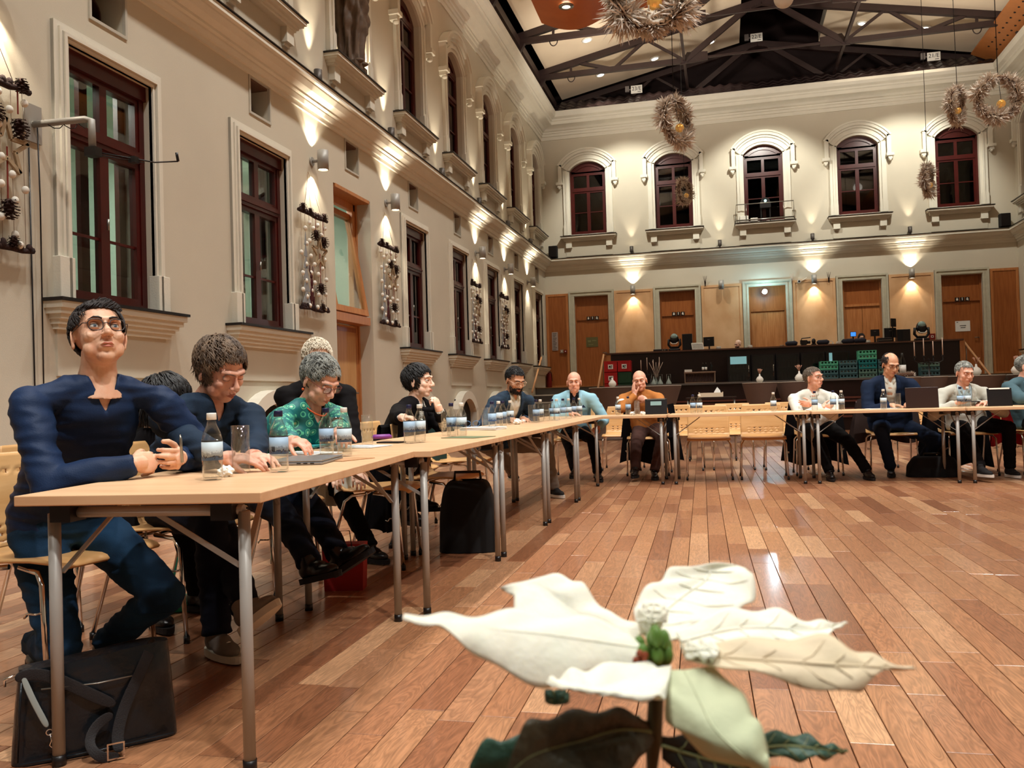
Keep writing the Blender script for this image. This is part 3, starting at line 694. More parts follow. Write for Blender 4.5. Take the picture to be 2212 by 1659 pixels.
# downlights set in the roof panels
for (px, py, d, lab) in ((1297, 161, 22.5, 'lit round downlight low on the left roof slope, under the far truss'), (1268, 86, 21.0, 'lit round downlight on the left roof slope above the near truss'), (1414, 126, 23.0, 'lit round downlight in the middle of the left roof slope'),
                        (1535, 90, 23.5, 'lit round downlight near the ridge on the left slope'), (1863, 50, 23.5, 'bright downlight on the right slope beside the gusset'), (2000, 60, 23.0, 'bright downlight in the middle of the right roof slope'), (1466, 2, 21.5, 'bright downlight at the top of the picture behind the big wreath')):
    v = ray(px, py); t0 = None; X_, Z_ = 0, 0
    for k in range(400):
        p = Vector((0, 0, CAM_H)) + v*(10+.05*k)
        if p.z > topz(p.x)+.07: break
    t = thing('downlight', p, 0, label=lab, cat='ceiling light', group='round downlights in the roof panels')
    sl = math.atan(.205)*(1 if p.x > RX else -1)
    R_ = Matrix.Rotation(sl, 4, 'Y')
    b = MB(); b.lathe([(.10, .0), (.15, .0), (.15, -.02), (.10, -.03), (.09, .02)], (0, 0, 0), 20, (math.sin(sl), 0, math.cos(sl))); b.obj('rim', WHITE, t)
    b = MB(); b.lathe([(0, -.035), (.10, -.015)], (0, 0, 0), 16, (math.sin(sl), 0, math.cos(sl))); b.obj('lens', LENSW, t)
    light('downlight_beam', 'SPOT', p - Vector((0, 0, .12)), 70, (1, .86, .66), p - Vector((0, 0, 3)), .05, 100, .8)
# curved plywood reflectors with their own downlight
def reflector(c, lab, ry=0):
    t = thing('plywood_reflector', c, 0, label=lab, cat='acoustic reflector')
    b = MB(); b.grid(lambda u, v: (-.62+1.24*u, 1.9-3.2*v, -.20*math.sin(pi*u)+.12*v), 17, 4); b.grid(lambda u, v: (.62-1.24*u, 1.9-3.2*v, .02-.20*math.sin(pi*u)+.12*v), 17, 4)
    b.obj('curved_sheet', mat('orange_plywood', rgb(206, 122, 66), .5, col2=rgb(190, 104, 52), vscale=2), t)
    b = MB(); b.lathe([(.07, -.0), (.13, .0), (.13, -.015), (.07, -.025)], (.0, .95, -.19), 20); b.obj('lamp_rim', SATIN, t)
    b = MB(); b.lathe([(0, -.03), (.075, -.01)], (0, .95, -.19), 16); b.obj('lens', LENSW, t)
    b = MB()
    for sx in (-.4, .4): b.cyl((sx, 1.4, -.08), (sx, 1.4, 2.2), .008, n=5); b.cyl((sx, -1.0, 0), (sx, -1.0, 2.2), .008, n=5)
    b.obj('suspension_wire', BLACKM, t)
    return t
p = at(1243, 52, Y=15.2); reflector((p.x, p.y-1.9, p.z+.10), 'curved orange plywood reflector with a lit downlight, hung at the upper left')
p = at(1362, 14, Y=15.2); reflector((p.x+.35, p.y-1.9, p.z+.13), 'second plywood reflector half hidden behind the large wreath')
# round white lamp at the ridge
p = at(1693, -4, Y=15.5)
t = thing('globe_lamp', p, 0, label='round white disc lamp hung at the ridge, cut by the top of the picture', cat='ceiling light')
b = MB(); b.ell((0, 0, 0), (.17, .17, .17), 20, 12); b.obj('shade', WHITE, t)
b = MB(); b.cyl((0, 0, .16), (0, 0, 3.2), .008, n=6); b.obj('cable', BLACKM, t)
# numbered signs on the gable truss
for (px, py, s_, lab) in ((1375, 193, '23/E', 'white sign reading 23/E on the dark gable, left one'), (1634, 81, '22/E', 'white sign reading 22/E high under the ridge'), (2017, 122, '21/E', 'white sign reading 21/E on the dark gable, right one')):
    p = at(px, py, Y=26.1)
    t = thing('number_sign', p, 0, label=lab, cat='sign', group='numbered sockets signs on the gable truss')
    b = MB(); b.box((-.17, -.01, -.12), (.17, .01, .12)); b.obj('sign_board', WHITE, t)
    text(s_, .16, BLACKM, Matrix.Translation((0, -.014, .02)) @ Matrix.Rotation(pi/2, 4, 'X'), parent=t)
    b = MB(); b.box((.03, -.014, -.085), (.13, -.011, -.07)); b.obj('small_print', BLACKM, t)
    b = MB(); b.box((-.34, -.03, -.05), (-.22, .05, .12)); b.cyl((-.28, -.035, .0), (-.28, -.05, .0), .03, n=10); b.box((-.22, .0, .0), (-.17, .02, .03)); b.obj('socket_box', mat('grey_box', rgb(120, 112, 108), .6), t)
# ================================================================ WREATHS
STRAW = mat('pale_pampas', rgb(240, 228, 212), .95, col2=rgb(196, 176, 160), vscale=9)
STRAWD = mat('brown_twigs', rgb(110, 78, 60), .9, var=.4, vscale=14)
GOLDGLASS = mat('amber_glass', rgb(236, 170, 70), .08, metal=.55, emit=(1, .55, .16), es=.12)
def wreath(c, R, yaw, pitch, label, n=1500, twigs=False, seed=1, thick=.36):
    rr = random.Random(seed)
    t = thing('pampas_wreath', c, 0, label=label, cat='wreath', group='pampas grass wreaths hung in the hall')
    Mx = (Matrix.Rotation(yaw, 3, 'Z') @ Matrix.Rotation(pitch, 3, 'X'))
    b = MB(); b.tube([Mx @ Vector((R*.78*math.cos(2*pi*k/24), 0, R*.78*math.sin(2*pi*k/24))) for k in range(24)], R*.12, 7, closed=True); b.obj('ring', STRAWD, t)
    b = MB(); vs = []; fs = []
    for i in range(n):
        a = rr.random()*2*pi; lump = .8+.35*math.sin(a*3+seed)+.25*math.sin(a*7+seed*2)
        ph = rr.random()*2*pi; ra = Vector((math.cos(a), 0, math.sin(a))); tn = Vector((-math.sin(a), 0, math.cos(a)))
        off = ra*math.cos(ph) + Vector((0, 1, 0))*math.sin(ph)
        base = ra*(R*.78) + off*(R*.10)
        d = (off*(.6+.6*rr.random()) + tn*(1.1*rr.uniform(-.7, 1)) + Vector((0, 0, -.15))).normalized()
        ln = R*thick*lump*rr.uniform(.45, 1.1)
        w_ = R*.015*rr.uniform(.6, 1.5); s_ = d.cross(Vector((rr.uniform(-1, 1), rr.uniform(-1, 1), rr.uniform(-1, 1)))).normalized()*w_
        curl = tn.cross(d)*ln*rr.uniform(-.3, .3)
        p0, p1, p2 = base, base+d*ln*.55+curl*.5, base+d*ln+curl
        k = len(vs); vs += [Mx @ q for q in (p0-s_*.7, p0+s_*.7, p1-s_*1.3, p1+s_*1.3, p2)]
        fs += [(k, k+1, k+3, k+2), (k+2, k+3, k+4)]
    b.add(vs, fs, False); b.obj('pampas', STRAW, t, kind='stuff')
    if twigs:
        b = MB()
        for k in range(9):
            a = -1.9+.14*k; p0 = Vector((R*.75*math.cos(a), -.12*R, R*.75*math.sin(a)))
            pts = [p0 + Vector((R*.16*q*math.cos(k*.5+.6)*1.1, -.05*R+.03*math.sin(q*2+k), R*.17*q*(.4+.2*math.sin(k)))) for q in range(5)]
            b.tube([Mx @ q for q in pts], [.018*R/.4, .015*R/.4, .012*R/.4, .009*R/.4, .004*R/.4], 5)
        b.obj('bleached_twigs', mat('bleached_twig', rgb(226, 214, 196), .8), t)
    b = MB(); o = Mx @ Vector((R*.08, -.03, -R*.28)); b.ell(o, (R*.17,)*3, 16, 10); b.obj('amber_ball', GOLDGLASS, t)
    b = MB(); b.cyl(o+Vector((0, 0, R*.16)), Mx @ Vector((R*.02, 0, R*.75)), .004, n=5); b.cyl(Mx @ Vector((0, 0, R*.8)), (0, 0, 10.0-c[2]), .006, n=5); b.obj('hanging_wire', BLACKM, t)
    return t
wreath(at(1405, -22, D=8.2), .43, .15, .25, 'largest pampas wreath with bleached twigs, cut by the top of the picture', 5200, True, 3, .42)
wreath(at(1460, 262, D=13), .40, 1.0, -.1, 'narrow side-on pampas wreath in front of the second arched window', 3200, seed=5)
wreath(at(1479, 414, D=22), .36, 1.05, 0, 'small distant wreath hanging before the second back window', 1500, seed=8)
wreath(at(2065, 227, D=15.8), .36, 1.0, .1, 'side-on pampas wreath with amber ball left of the round one at the right', 3000, seed=11)
wreath(at(2156, 211, D=12.6), .36, .1, .05, 'round pampas wreath seen face-on at the far right', 3800, seed=13, thick=.36)
wreath(at(2004, 390, D=18.5), .37, 1.1, 0, 'small pampas wreath hanging beside the last back window', 2200, seed=17)
# ================================================================ CHRISTMAS HANGINGS ON THE LEFT WALL
BARK = mat('dark_bark', rgb(52, 28, 24), .9, var=.5, vscale=30, bump=.6, bscale=40)
CONE = mat('pine_cone', rgb(62, 34, 26), .8, var=.4, vscale=40)
FELTW = mat('white_felt', rgb(240, 234, 222), .95)
STARW = mat('driftwood_star', rgb(176, 152, 120), .8, var=.25, vscale=20)
RIBBON = mat('red_ribbon', rgb(120, 34, 22), .6)
FIRG = mat('grey_felt_tree', rgb(142, 144, 146), .95)
DEER = mat('dark_red_deer', rgb(70, 10, 14), .7)
STRING = mat('brown_string', rgb(140, 110, 86), .9)
pm = MB(); pm.ell((0, 0, 0), (.028, .028, .032), 8, 6); POM = pm.mesh('pompom', FELTW)
pc = MB(); pc.ell((0, 0, 0), (.028, .028, .05), 8, 6)
for k in range(46):
    a = k*2.399; z = -.055+.11*k/46; r = .042*math.sqrt(max(.05, 1-(z/.065)**2))
    d = Vector((math.cos(a), math.sin(a), -.35)); p = Vector((0, 0, z)); q = p+d*r*1.35; s_ = Vector((-math.sin(a), math.cos(a), 0))*.013
    pc.add([p+d*r*.4-s_*.5, p+d*r*.4+s_*.5, q+s_, q-s_, q+Vector((0, 0, .008))], [(0, 1, 2, 3), (3, 2, 4)], False)
PCONE = pc.mesh('pine_cone', CONE)
def branch(mb, z, seed):
    r = random.Random(seed); pts = [(-.40+.8*k/8, -.07+r.uniform(-.008, .008), z+r.uniform(-.012, .012)-.0*k) for k in range(9)]
    mb.tube(pts, [.02+.008*r.random() for _ in pts], 7)
    for k in range(10): 
        x = -.36+.08*k; mb.ell((x+r.uniform(-.02, .02), -.075, z+.02), (.026, .026, .03+.015*r.random()), 7, 5)
def hanging(y, label, seed):
    r = random.Random(seed)
    t = thing('pine_cone_hanging', (XL, y, 0), RZL, label=label, cat='wall decoration', group='pine cone and star hangings on the left wall')
    for z in (3.46, 2.22):
        b = MB(); branch(b, z, seed+int(z)); b.obj('branch', BARK, t)
    b = MB()
    b.cyl((-.25, -.07, 3.48), (0, -.015, 4.05), .003, n=4); b.cyl((.25, -.07, 3.48), (0, -.015, 4.05), .003, n=4); b.obj('hanging_cord', STRING, t)
    b = MB()
    for i in range(7): x = -.34+.11*i; b.cyl((x, -.07, 3.45), (x+.01, -.07, 2.24), .0025, n=4)
    b.obj('string', STRING, t)
    for i in range(7):
        x = -.34+.11*i; nz = 5
        for j in range(nz):
            if r.random() < .86: link('pompom', POM, t, loc=(x+r.uniform(-.02, .02), -.075, 3.36-.23*j-.1*(i % 2)+r.uniform(-.03, .03)))
    for (x, z, s_) in ((.05, 3.22, 1.25), (.27, 3.16, 1.35), (.16, 2.52, 1.35), (-.30, 3.52, 1.0), (-.1, 3.50, .9), (.3, 3.50, 1.0), (.2, 2.27, .9)):
        o = link('pine_cone', PCONE, t, loc=(x, -.085, z)); o.scale = (s_,)*3
    b = MB()
    for x in (.05, .27): b = MB(); b.box((x-.006, -.08, 3.26), (x+.006, -.075, 3.44)); b.obj('ribbon', RIBBON, t)
    b = MB(); b.box((.154, -.08, 2.58), (.166, -.075, 2.98)); b.obj('ribbon', RIBBON, t)
    # five-pointed star of laths
    b = MB(); cx, cz = .15, 2.98; pts = []
    for k in range(10):
        a = pi*k/5; R = .22 if k % 2 == 0 else .085; pts.append(Vector((cx+R*math.sin(a), -.08, cz+R*math.cos(a))))
    for k in range(10): b.bar(pts[k], pts[(k+1) % 10], .03, .022, (0, 1, 0))
    b.obj('star', STARW, t)
    b = MB(); x0 = -.24
    for k in range(6):
        z = 3.12-.15*k; wv = .03+.016*k; b.prism([(x0-wv, z-.09), (x0+wv, z-.09), (x0, z+.08)], -.08, -.072)
    b.obj('felt_tree', FIRG, t)
    b = MB(); x0 = -.10
    for (px_, pz_, rx, rz_) in ((0, 2.42, .05, .11), (.0, 2.56, .035, .06), (-.01, 2.64, .03, .03)): b.ell((x0+px_, -.08, pz_), (rx, .012, rz_), 10, 6)
    for s_ in (-1, 1): b.tube([(x0-.01, -.08, 2.66), (x0-.01+s_*.05, -.08, 2.71), (x0-.01+s_*.04, -.08, 2.78)], .008, 4)
    b.box((x0-.05, -.09, 2.24), (x0-.03, -.07, 2.38)); b.box((x0+.03, -.09, 2.24), (x0+.05, -.07, 2.38)); b.obj('felt_deer', DEER, t)
    for k in range(6):
        if k % 2: o = link('snowy_tuft', POM, t, loc=(-.3+.11*k, -.09, 2.25))
hanging(5.18, 'nearest pine cone and star hanging, at the left edge of the picture', 1)
hanging(mids[5]-.13, 'pine cone hanging between the second window and the timber door', 2)
hanging(mids[6]-.1, 'pine cone hanging on the far side of the timber door', 3)
hanging(mids[8]-.3, 'pine cone hanging under the lamp beyond the fourth window', 4)
hanging(mids[9]-.4, 'farthest pine cone hanging, just before the corner', 5)
# ================================================================ MICROPHONE ARM BY THE NEAR WINDOW
t = thing('antenna_bracket', (XL, 5.66, 3.25), 0, label='grey tube wall bracket with a thin black rod, beside the near window', cat='bracket')
b = MB(); b.box((0, -.09, -.14), (.02, .09, .16)); b.obj('wall_plate', GREYMETAL, t)
b = MB(); b.tube([(.02, 0, 0), (.42, .10, .03), (.47, .11, .02), (.475, .11, -.20)], .028, 10); b.obj('bracket_tube', GREYMETAL, t)
b = MB(); b.tube([(.10+.02*math.cos(k)*.6+.03*k/2, .02+.006*k+.032*math.cos(k*.9), .0+.034*math.sin(k*.9)) for k in range(20)], .004, 5); b.tube([(.06, .0, -.03), (.055, .02, -.6), (.05, .02, -3.2)], .006, 5); b.obj('cable', BLACK, t)
b = MB(); b.box((.43, .07, -.27), (.53, .15, -.20)); b.tube([(.48, .11, -.23), (.75, .50, -.24), (.86, .66, -.20)], .006, 6); b.tube([(.50, .13, -.25), (.70, .44, -.255)], .004, 5); b.tube([(.86, .66, -.20), (.86, .64, -.13)], .013, 6); b.box((.62, .34, -.27), (.68, .40, -.22)); b.obj('antenna_rod', BLACK, t)
t = thing('cable_conduit', (XL, 5.62, 0), 0, label='thin black cable dropping down the wall left of the near window', cat='cable')
b = MB(); b.tube([(.012, 0, 3.1), (.012, .01, 1.6), (.012, .02, .05)], .006, 6); b.obj('cable', BLACK, t)
# ================================================================ STATUE IN THE NICHE
def statue():
    t = thing('statue', (XL+.02, ny, UZ0), RZL, label='dark draped stone statue standing in the upper niche', cat='statue')
    m_ = mat('dark_stone', rgb(112, 92, 76), .6, var=.35, vscale=8, bump=.3, bscale=20)
    b = MB()
    def body(u, v):
        a = 2*pi*u; z = v*1.95
        r = .17+.06*math.sin(v*3.0)+.03*(v > .3); r *= 1-.45*max(0, v-.78)/.22
        fold = .030*math.sin(a*9+v*5+1.5*math.sin(v*7))+.018*math.sin(a*15-v*9)
        if v > .38 and v < .9: fold += .03*math.sin((a+v*6)*5)
        r += fold*(1-.6*max(0, v-.85)/.15)
        return (.03*math.sin(v*4)+(r*1.15)*math.cos(a), -.02+r*math.sin(a)*.85, z)
    b.grid(body, 72, 40, True, True); b.obj('drapery', m_, t)
    b = MB(); b.ell((.02, -.03, 2.08), (.085, .095, .12), 16, 12); b.tube([(.18, -.05, 1.7), (.26, -.16, 1.35), (.1, -.24, 1.25)], [.06, .05, .035], 8); b.tube([(-.16, -.05, 1.7), (-.24, -.14, 1.4), (-.1, -.22, 1.5)], [.06, .05, .035], 8)
    b.obj('figure', m_, t)
    b = MB(); b.box((-.22, -.18, 0), (.22, .12, .06)); b.ell((-.08, -.16, .09), (.05, .10, .04), 10, 6); b.ell((.08, -.16, .09), (.05, .10, .04), 10, 6); b.obj('plinth', m_, t)
statue()
light('niche_light', 'POINT', (XL+.02, ny+.33, UZ0+.25), 9, (1, .82, .55), size=.03)
# ================================================================ STAGE COUNTER, BAR AND WHAT STANDS THERE
CY = 24.12; CZ = 2.16; CX0, CX1 = -3.17, 5.98
t = thing('stage_counter', ((CX0+CX1)/2, CY, 0), 0, label='long dark counter closing the stage behind the bar', cat='counter')
hw = (CX1-CX0)/2
b = MB(); b.box((-hw, -.02, STZ), (hw, .03, CZ-.04)); b.obj('counter_front', DARKWOOD, t)
b = MB(); b.box((-hw-.03, -.08, CZ-.04), (hw+.03, .75, CZ)); b.obj('counter_top', mat('brown_counter_top', rgb(104, 70, 54), .35, var=.2, vscale=4), t)
for x in (-hw, hw-.06): b = MB(); b.box((x, -.06, .0), (x+.12, .03, CZ-.04)); b.obj('end_post', PANELWOOD, t)
# fridges set below the counter
FRG = mat('fridge_interior', rgb(20, 8, 8), .5)
BOT = [mat('bottle_red', rgb(110, 20, 18), .3), mat('bottle_clear', rgb(150, 150, 146), .3), mat('bottle_brown', rgb(60, 26, 14), .3), mat('bottle_amber', rgb(120, 60, 22), .3)]
bb = MB(); bb.lathe([(0, 0), (.028, 0), (.03, .01), (.03, .11), (.011, .16), (.011, .21), (0, .21)], (0, 0, 0), 8)
BM = [bb.mesh('bottle', m) for m in BOT]
for i in range(5):
    x = .42+.62*i; y = CY-.62
    t = thing('bottle_fridge', (x, y, STZ-.35), 0, label='black glass-door bottle fridge under the counter, %s from the left' % ('first', 'second', 'third', 'fourth', 'fifth')[i], cat='fridge', group='bottle fridges under the stage counter')
    b = MB(); b.box((-.30, .0, 0), (-.27, .5, 1.05)); b.box((.27, 0, 0), (.30, .5, 1.05)); b.box((-.27, 0, 1.02), (.27, .5, 1.05)); b.box((-.27, 0, 0), (.27, .5, .03)); b.box((-.27, .47, .03), (.27, .5, 1.02)); b.obj('fridge_cabinet', FRG, t)
    for zz in (.36, .68): b = MB(); b.box((-.27, .06, zz), (.27, .47, zz+.012)); b.obj('shelf', SATIN, t)
    b = MB(); ring(b, -.29, .29, .01, 1.04, .035, -.03, 0, True); d_ = b.obj('door_frame', BLACK, t)
    b = MB(); b.box((-.255, -.015, .045), (.255, -.012, 1.005)); b.obj('pane', DARKPANE, d_)
    b = MB(); b.cyl((.25, -.05, .45), (.25, -.05, .75), .008, n=6); b.obj('handle', CHROME, d_)
    for zz in (.03, .372, .692):
        for k in range(6): link('bottle', BM[(i+(zz > .3)+(k//3)*(i % 2)) % 4], t, loc=(-.21+.085*k, .14, zz))
    if i == 0: b = MB(); b.box((-.22, -.022, .80), (.20, -.018, 1.0)); b.obj('painted_reflection', mat('painted_blue_reflection', rgb(150, 214, 222), .6, emit=(.3, .62, .68), es=.25), t)  # glowing pale blue sheet paints a notice's reflection onto the fridge glass
    if i == 4: b = MB(); b.box((-.22, -.022, .78), (-.14, -.018, 1.02)); b.obj('painted_reflection', MAT['painted_blue_reflection'], t)  # same painted reflection, narrower
# back face under the stage counter (dark)
# front bar
BY = 21.3; BZ = 1.21
t = thing('bar_counter', (1.2, BY, 0), 0, label='low black front bar with brown rails, before the crates and fridges', cat='bar')
b = MB(); b.box((-3.9, -.06, BZ-.045), (3.9, .62, BZ)); b.obj('worktop', mat('grey_worktop', rgb(96, 90, 84), .4), t)
b = MB(); b.box((-3.85, 0, 0), (3.85, .05, BZ-.045)); b.obj('bar_front', DARKWOOD, t)
for zz in (.30, .48, .66, .74): b = MB(); b.box((-3.86, -.045, zz), (3.86, 0, zz+.045)); b.obj('rail', mat('brown_rail', rgb(96, 52, 40), .4), t)
# crates
def crate_mesh(col, name, w_=.40, h=.24, d=.30, open_=False):
    b = MB()
    for (x0, x1, y0, y1) in ((-w_/2, w_/2, 0, .02), (-w_/2, w_/2, d-.02, d), (-w_/2, -w_/2+.02, .02, d-.02), (w_/2-.02, w_/2, .02, d-.02)):
        b.box((x0, y0, 0), (x1, y1, h*.30)); b.box((x0, y0, h*.86), (x1, y1, h))
        if x1-x0 > .1:
            for k in range(6): xx = x0+(x1-x0-.03)*k/5; b.box((xx, y0, h*.3), (xx+.03, y1, h*.86))
            b.box((x0, y0+.006, h*.3), (x1, y1-.006, h*.86 if not open_ else h*.5))
        else: b.box((x0, y0, h*.3), (x1, y1, h*.86))
    b.box((-w_/2, 0, 0), (w_/2, d, .015)); b.box((-w_/2-.006, -.006, h*.90), (w_/2+.006, d+.006, h*.96))
    return b.mesh(name, col)
RED = mat('red_crate_plastic', rgb(176, 20, 22), .4); GRN = mat('dark_green_crate_plastic', rgb(26, 62, 38), .4)
cr = crate_mesh(RED, 'crate_shell', .34, .30); cg = crate_mesh(GRN, 'crate_shell', .34, .30)
def beer_crate(x, z, me, lab, grp):
    t = thing('drinks_crate', (x, BY+.66+.6, z), 0, label=lab, cat='crate', group=grp); link('crate_shell', me, t)
    if me is cr:
        b = MB(); b.box((-.065, -.012, .09), (.065, -.008, .21)); lp = b.obj('emblem_plate', WHITE, t)
        b = MB(); b.box((-.04, -.016, .13), (.0, -.012, .18)); b.box((.008, -.016, .12), (.03, -.012, .145)); b.box((.01, -.016, .155), (.04, -.012, .185)); b.box((-.045, -.016, .11), (.03, -.012, .12)); b.obj('emblem', BLACKM, lp)
t = thing('crate_shelf', (-2.3, BY+1.2, 0), 0, label='dark plinth under the drinks crates behind the front bar', cat='shelf')
b = MB(); b.box((-.75, 0, 0), (.75, .5, .965)); b.obj('shelf_block', BLACKM, t)
for k, lab in ((0, 'bottom red drinks crate of the left stack'), (1, 'middle red drinks crate of the left stack'), (2, 'top red drinks crate of the left stack')): beer_crate(-2.87, .97+.302*k, cr, lab, 'crates at the left end of the bar')
beer_crate(-2.51, .97, cg, 'bottom dark green crate beside the red ones', 'crates at the left end of the bar'); beer_crate(-2.51, 1.272, cg, 'upper dark green crate under a red one', 'crates at the left end of the bar'); beer_crate(-2.51, 1.574, cr, 'red drinks crate on top of the green crates', 'crates at the left end of the bar')
TEAL = [mat('mint_crate', rgb(94, 190, 150), .4), mat('slate_teal_crate', rgb(76, 112, 116), .4), mat('teal_crate', rgb(34, 128, 128), .4), mat('grey_green_crate', rgb(104, 138, 124), .4)]
tc_ = [crate_mesh(m, 'crate_shell', .42, .115, .3, True) for m in TEAL]
t = thing('crate_plinth', (3.9, BY+1.2, 0), 0, label='dark plinth under the glass racks behind the front bar', cat='shelf')
b = MB(); b.box((-1.6, 0, 0), (1.25, .5, .965)); b.obj('shelf_block', BLACKM, t)
cb = MB(); cb.lathe([(0, 0), (.02, 0), (.028, .075), (.024, .075), (.017, .01)], (0, 0, 0), 8); GL = cb.mesh('cup', mat('rack_glasses', rgb(200, 210, 206), .3))
order = {0: (1, 1, 1, 1, 0, 0), 1: (1, 1, 1, 1, 1, 1), 2: (3, 3, 3, 3, 2, 2, 0, 0), 3: (1, 1, 1, 3, 1, 1), 5: (1, 3, 1, 1, 3)}
pl_ = {0: 2.57, 1: 3.02, 2: 3.47, 3: 3.92, 5: 4.88}
for s_, x in pl_.items():
    n = len(order[s_])
    for k, ci in enumerate(order[s_]):
        pos = ('first', 'second', 'third', 'fourth', '', 'last')[s_]
        hgt = 'lowest' if k == 0 else ('topmost' if k == n-1 else ('second', 'third', 'fourth', 'fifth', 'sixth', 'seventh')[k-1]+' from the bottom')
        t = thing('glass_rack', (x, BY+1.26, .97+.1155*k), 0, label='%s glass rack of the %s stack, %s' % (('mint green', 'slate teal', 'deep teal', 'grey green')[ci], pos, hgt), cat='crate', group='glass racks stacked behind the bar')
        link('crate_shell', tc_[ci], t)
        for q in range(5):
            if (k+s_) % 2 == 0: link('cup', GL, t, loc=(-.15+.075*q, .06, .017))
# low drawer box with wine bottles on the bar
t = thing('bottle_box', (-.55, BY+.2, BZ), 0, label='long pale wooden box on the bar with dark slots', cat='box')
b = MB(); b.box((-.37, 0, 0), (.37, .3, .02)); b.box((-.37, 0, .02), (-.35, .3, .25)); b.box((.35, 0, .02), (.37, .3, .25)); b.box((-.38, -.01, .25), (.38, .31, .28)); b.box((-.35, .1, .02), (.35, .3, .25)); b.obj('box_shell', mat('grey_brown_box', rgb(140, 112, 92), .5), t)
b = MB()
for k in range(10): b.box((-.33+.067*k, .07, .04), (-.28+.067*k, .1, .22))
b.obj('slot', mat('dark_slot', rgb(52, 26, 20), .7), t)
wb = MB(); wb.lathe([(0, 0), (.037, 0), (.038, .01), (.038, .19), (.014, .25), (.014, .30), (0, .30)], (0, 0, 0), 12); WBM = wb.mesh('bottle_body', mat('black_bottle_glass', rgb(16, 14, 12), .1))
wl_ = MB(); wl_.lathe([(.0385, .05), (.0388, .05), (.0388, .15), (.0385, .15)], (0, 0, 0), 12); WLM = wl_.mesh('label', PAPER)
def wine(loc, lab, s_=1.0, lbl=True, grp=None):
    t = thing('wine_bottle', loc, 0, label=lab, cat='bottle', group=grp); t.scale = (s_,)*3; link('bottle_body', WBM, t)
    if lbl: link('label', WLM, t)
for k, dx in enumerate((.08, .15, .27)): wine((-.55+dx, BY+.32, BZ+.281), 'dark wine bottle on the wooden box, %s of three from the left' % ('first', 'second', 'third')[k], .72, k < 2, 'wine bottles on the wooden box')
t = thing('napkin_stack', (-.83, BY+.32, BZ+.281), 0, label='small stack of white cloths at the left end of the wooden box', cat='napkins'); b = MB()
for k in range(3): b.box((-.09, -.05, .02*k), (.09, .05, .02*k+.018))
bevel(b.obj('cloth_fold', WHITE, t), .005)
# big wine bottle with wreath on a plinth vase
def plant_vase(loc, lab, s_=1.0, twig=True, seed=1):
    t = thing('bud_vase', loc, 0, label=lab, cat='vase', group='small white bud vases on the high tables'); t.scale = (s_,)*3
    b = MB(); b.lathe([(0, 0), (.045, 0), (.075, .03), (.085, .075), (.06, .12), (.02, .155), (.014, .20), (.011, .20)], (0, 0, 0), 18); b.obj('vase_body', WHITE, t)
    if twig:
        r = random.Random(seed); b = MB()
        for k in range(7):
            d = Vector((r.uniform(-.5, .5), r.uniform(-.3, .3), 1)).normalized(); b.tube([Vector((0, 0, .19)), Vector((0, 0, .19))+d*.07, Vector((0, 0, .19))+d*.13+Vector((r.uniform(-.03, .03), 0, 0))], [.004, .004, .011], 5)
        b.obj('dried_sprig', mat('dried_flower', rgb(190, 140, 116), .8), t)
def cocktail(loc, rx, lab, col=rgb(112, 94, 86), top=1.15):
    t = thing('cocktail_table', loc, 0, label=lab, cat='table', group='high tables in stretch covers before the bar')
    b = MB(); b.lathe([(0, top-.02), (rx, top-.02), (rx, top), (0, top)], (0, 0, 0), 28); b.obj('table_top', mat('pale_table_top', rgb(176, 166, 154), .5), t)
    b = MB()
    def cov(u, v):
        a = 2*pi*u; k = 1-v; r = rx*(.30+.70*k**1.15) if v < .62 else rx*(.30+.70*.38**1.15)+(v-.62)/.38*rx*.30
        r *= 1+.05*math.cos(4*a)*v
        return (r*math.cos(a), r*math.sin(a), (top-.025)*(1-v)+.012*v)
    b.grid(cov, 32, 14, True, True); b.obj('stretch_cover', mat('taupe_cover', col, .85), t)
    return t
cocktail((-1.38, 18.9, 0), .50, 'taupe covered high table behind the man in the mustard jumper')
cocktail((-2.40, 18.9, 0), .50, 'taupe covered high table behind the bald man in the pale blue jacket')
cocktail((.75, 18.9, 0), .36, 'taupe covered high table right of the bar box')
cocktail((1.52, 19.3, 0), .42, 'taupe covered high table behind the man in the white shirt')
cocktail((4.75, 18.4, 0), .55, 'taupe covered high table behind the grey jacket man, wide pale top')
cocktail((3.25, 17.2, 0), .30, 'small covered high table carrying the dark bottle and dried wreath')
cocktail((5.9, 18.4, 0), .55, 'taupe covered high table at the right edge below the slanting rail')
p = at(1324, 825, Y=18.7); plant_vase((p.x, 18.6, 1.151), 'white bud vase on the high table left of the mustard jumper', 1.0, False)
p = at(1641, 826, Y=18.9); plant_vase((p.x, 18.8, 1.151), 'white bud vase with green sprig on the high table by the fridges', .9, True, 2)
p = at(1726, 820, Y=19.3); plant_vase((p.x, 19.2, 1.151), 'white bud vase with dry blooms beside the teal racks', 1.1, True, 3)
p = at(2106, 805, Y=18.4); plant_vase((p.x, 18.3, 1.151), 'white bud vase partly behind the head of the man in grey', 1.1, True, 4)
p = at(2192, 805, Y=18.4); plant_vase((p.x, 18.3, 1.151), 'white bud vase with a brown twig near the right edge', 1.1, True, 5)
wine((3.25, 17.2, 1.151), 'large dark bottle with a pale label on the small high table', 1.5)
t = thing('table_wreath', (3.25, 17.2, 1.151), 0, label='dried wreath lying round the large dark bottle', cat='wreath'); b = MB()
b.tube([(.16*math.cos(2*pi*k/16), .16*math.sin(2*pi*k/16), .04) for k in range(16)], .04, 7, closed=True); b.obj('ring', STRAWD, t)
r = random.Random(4); b = MB()
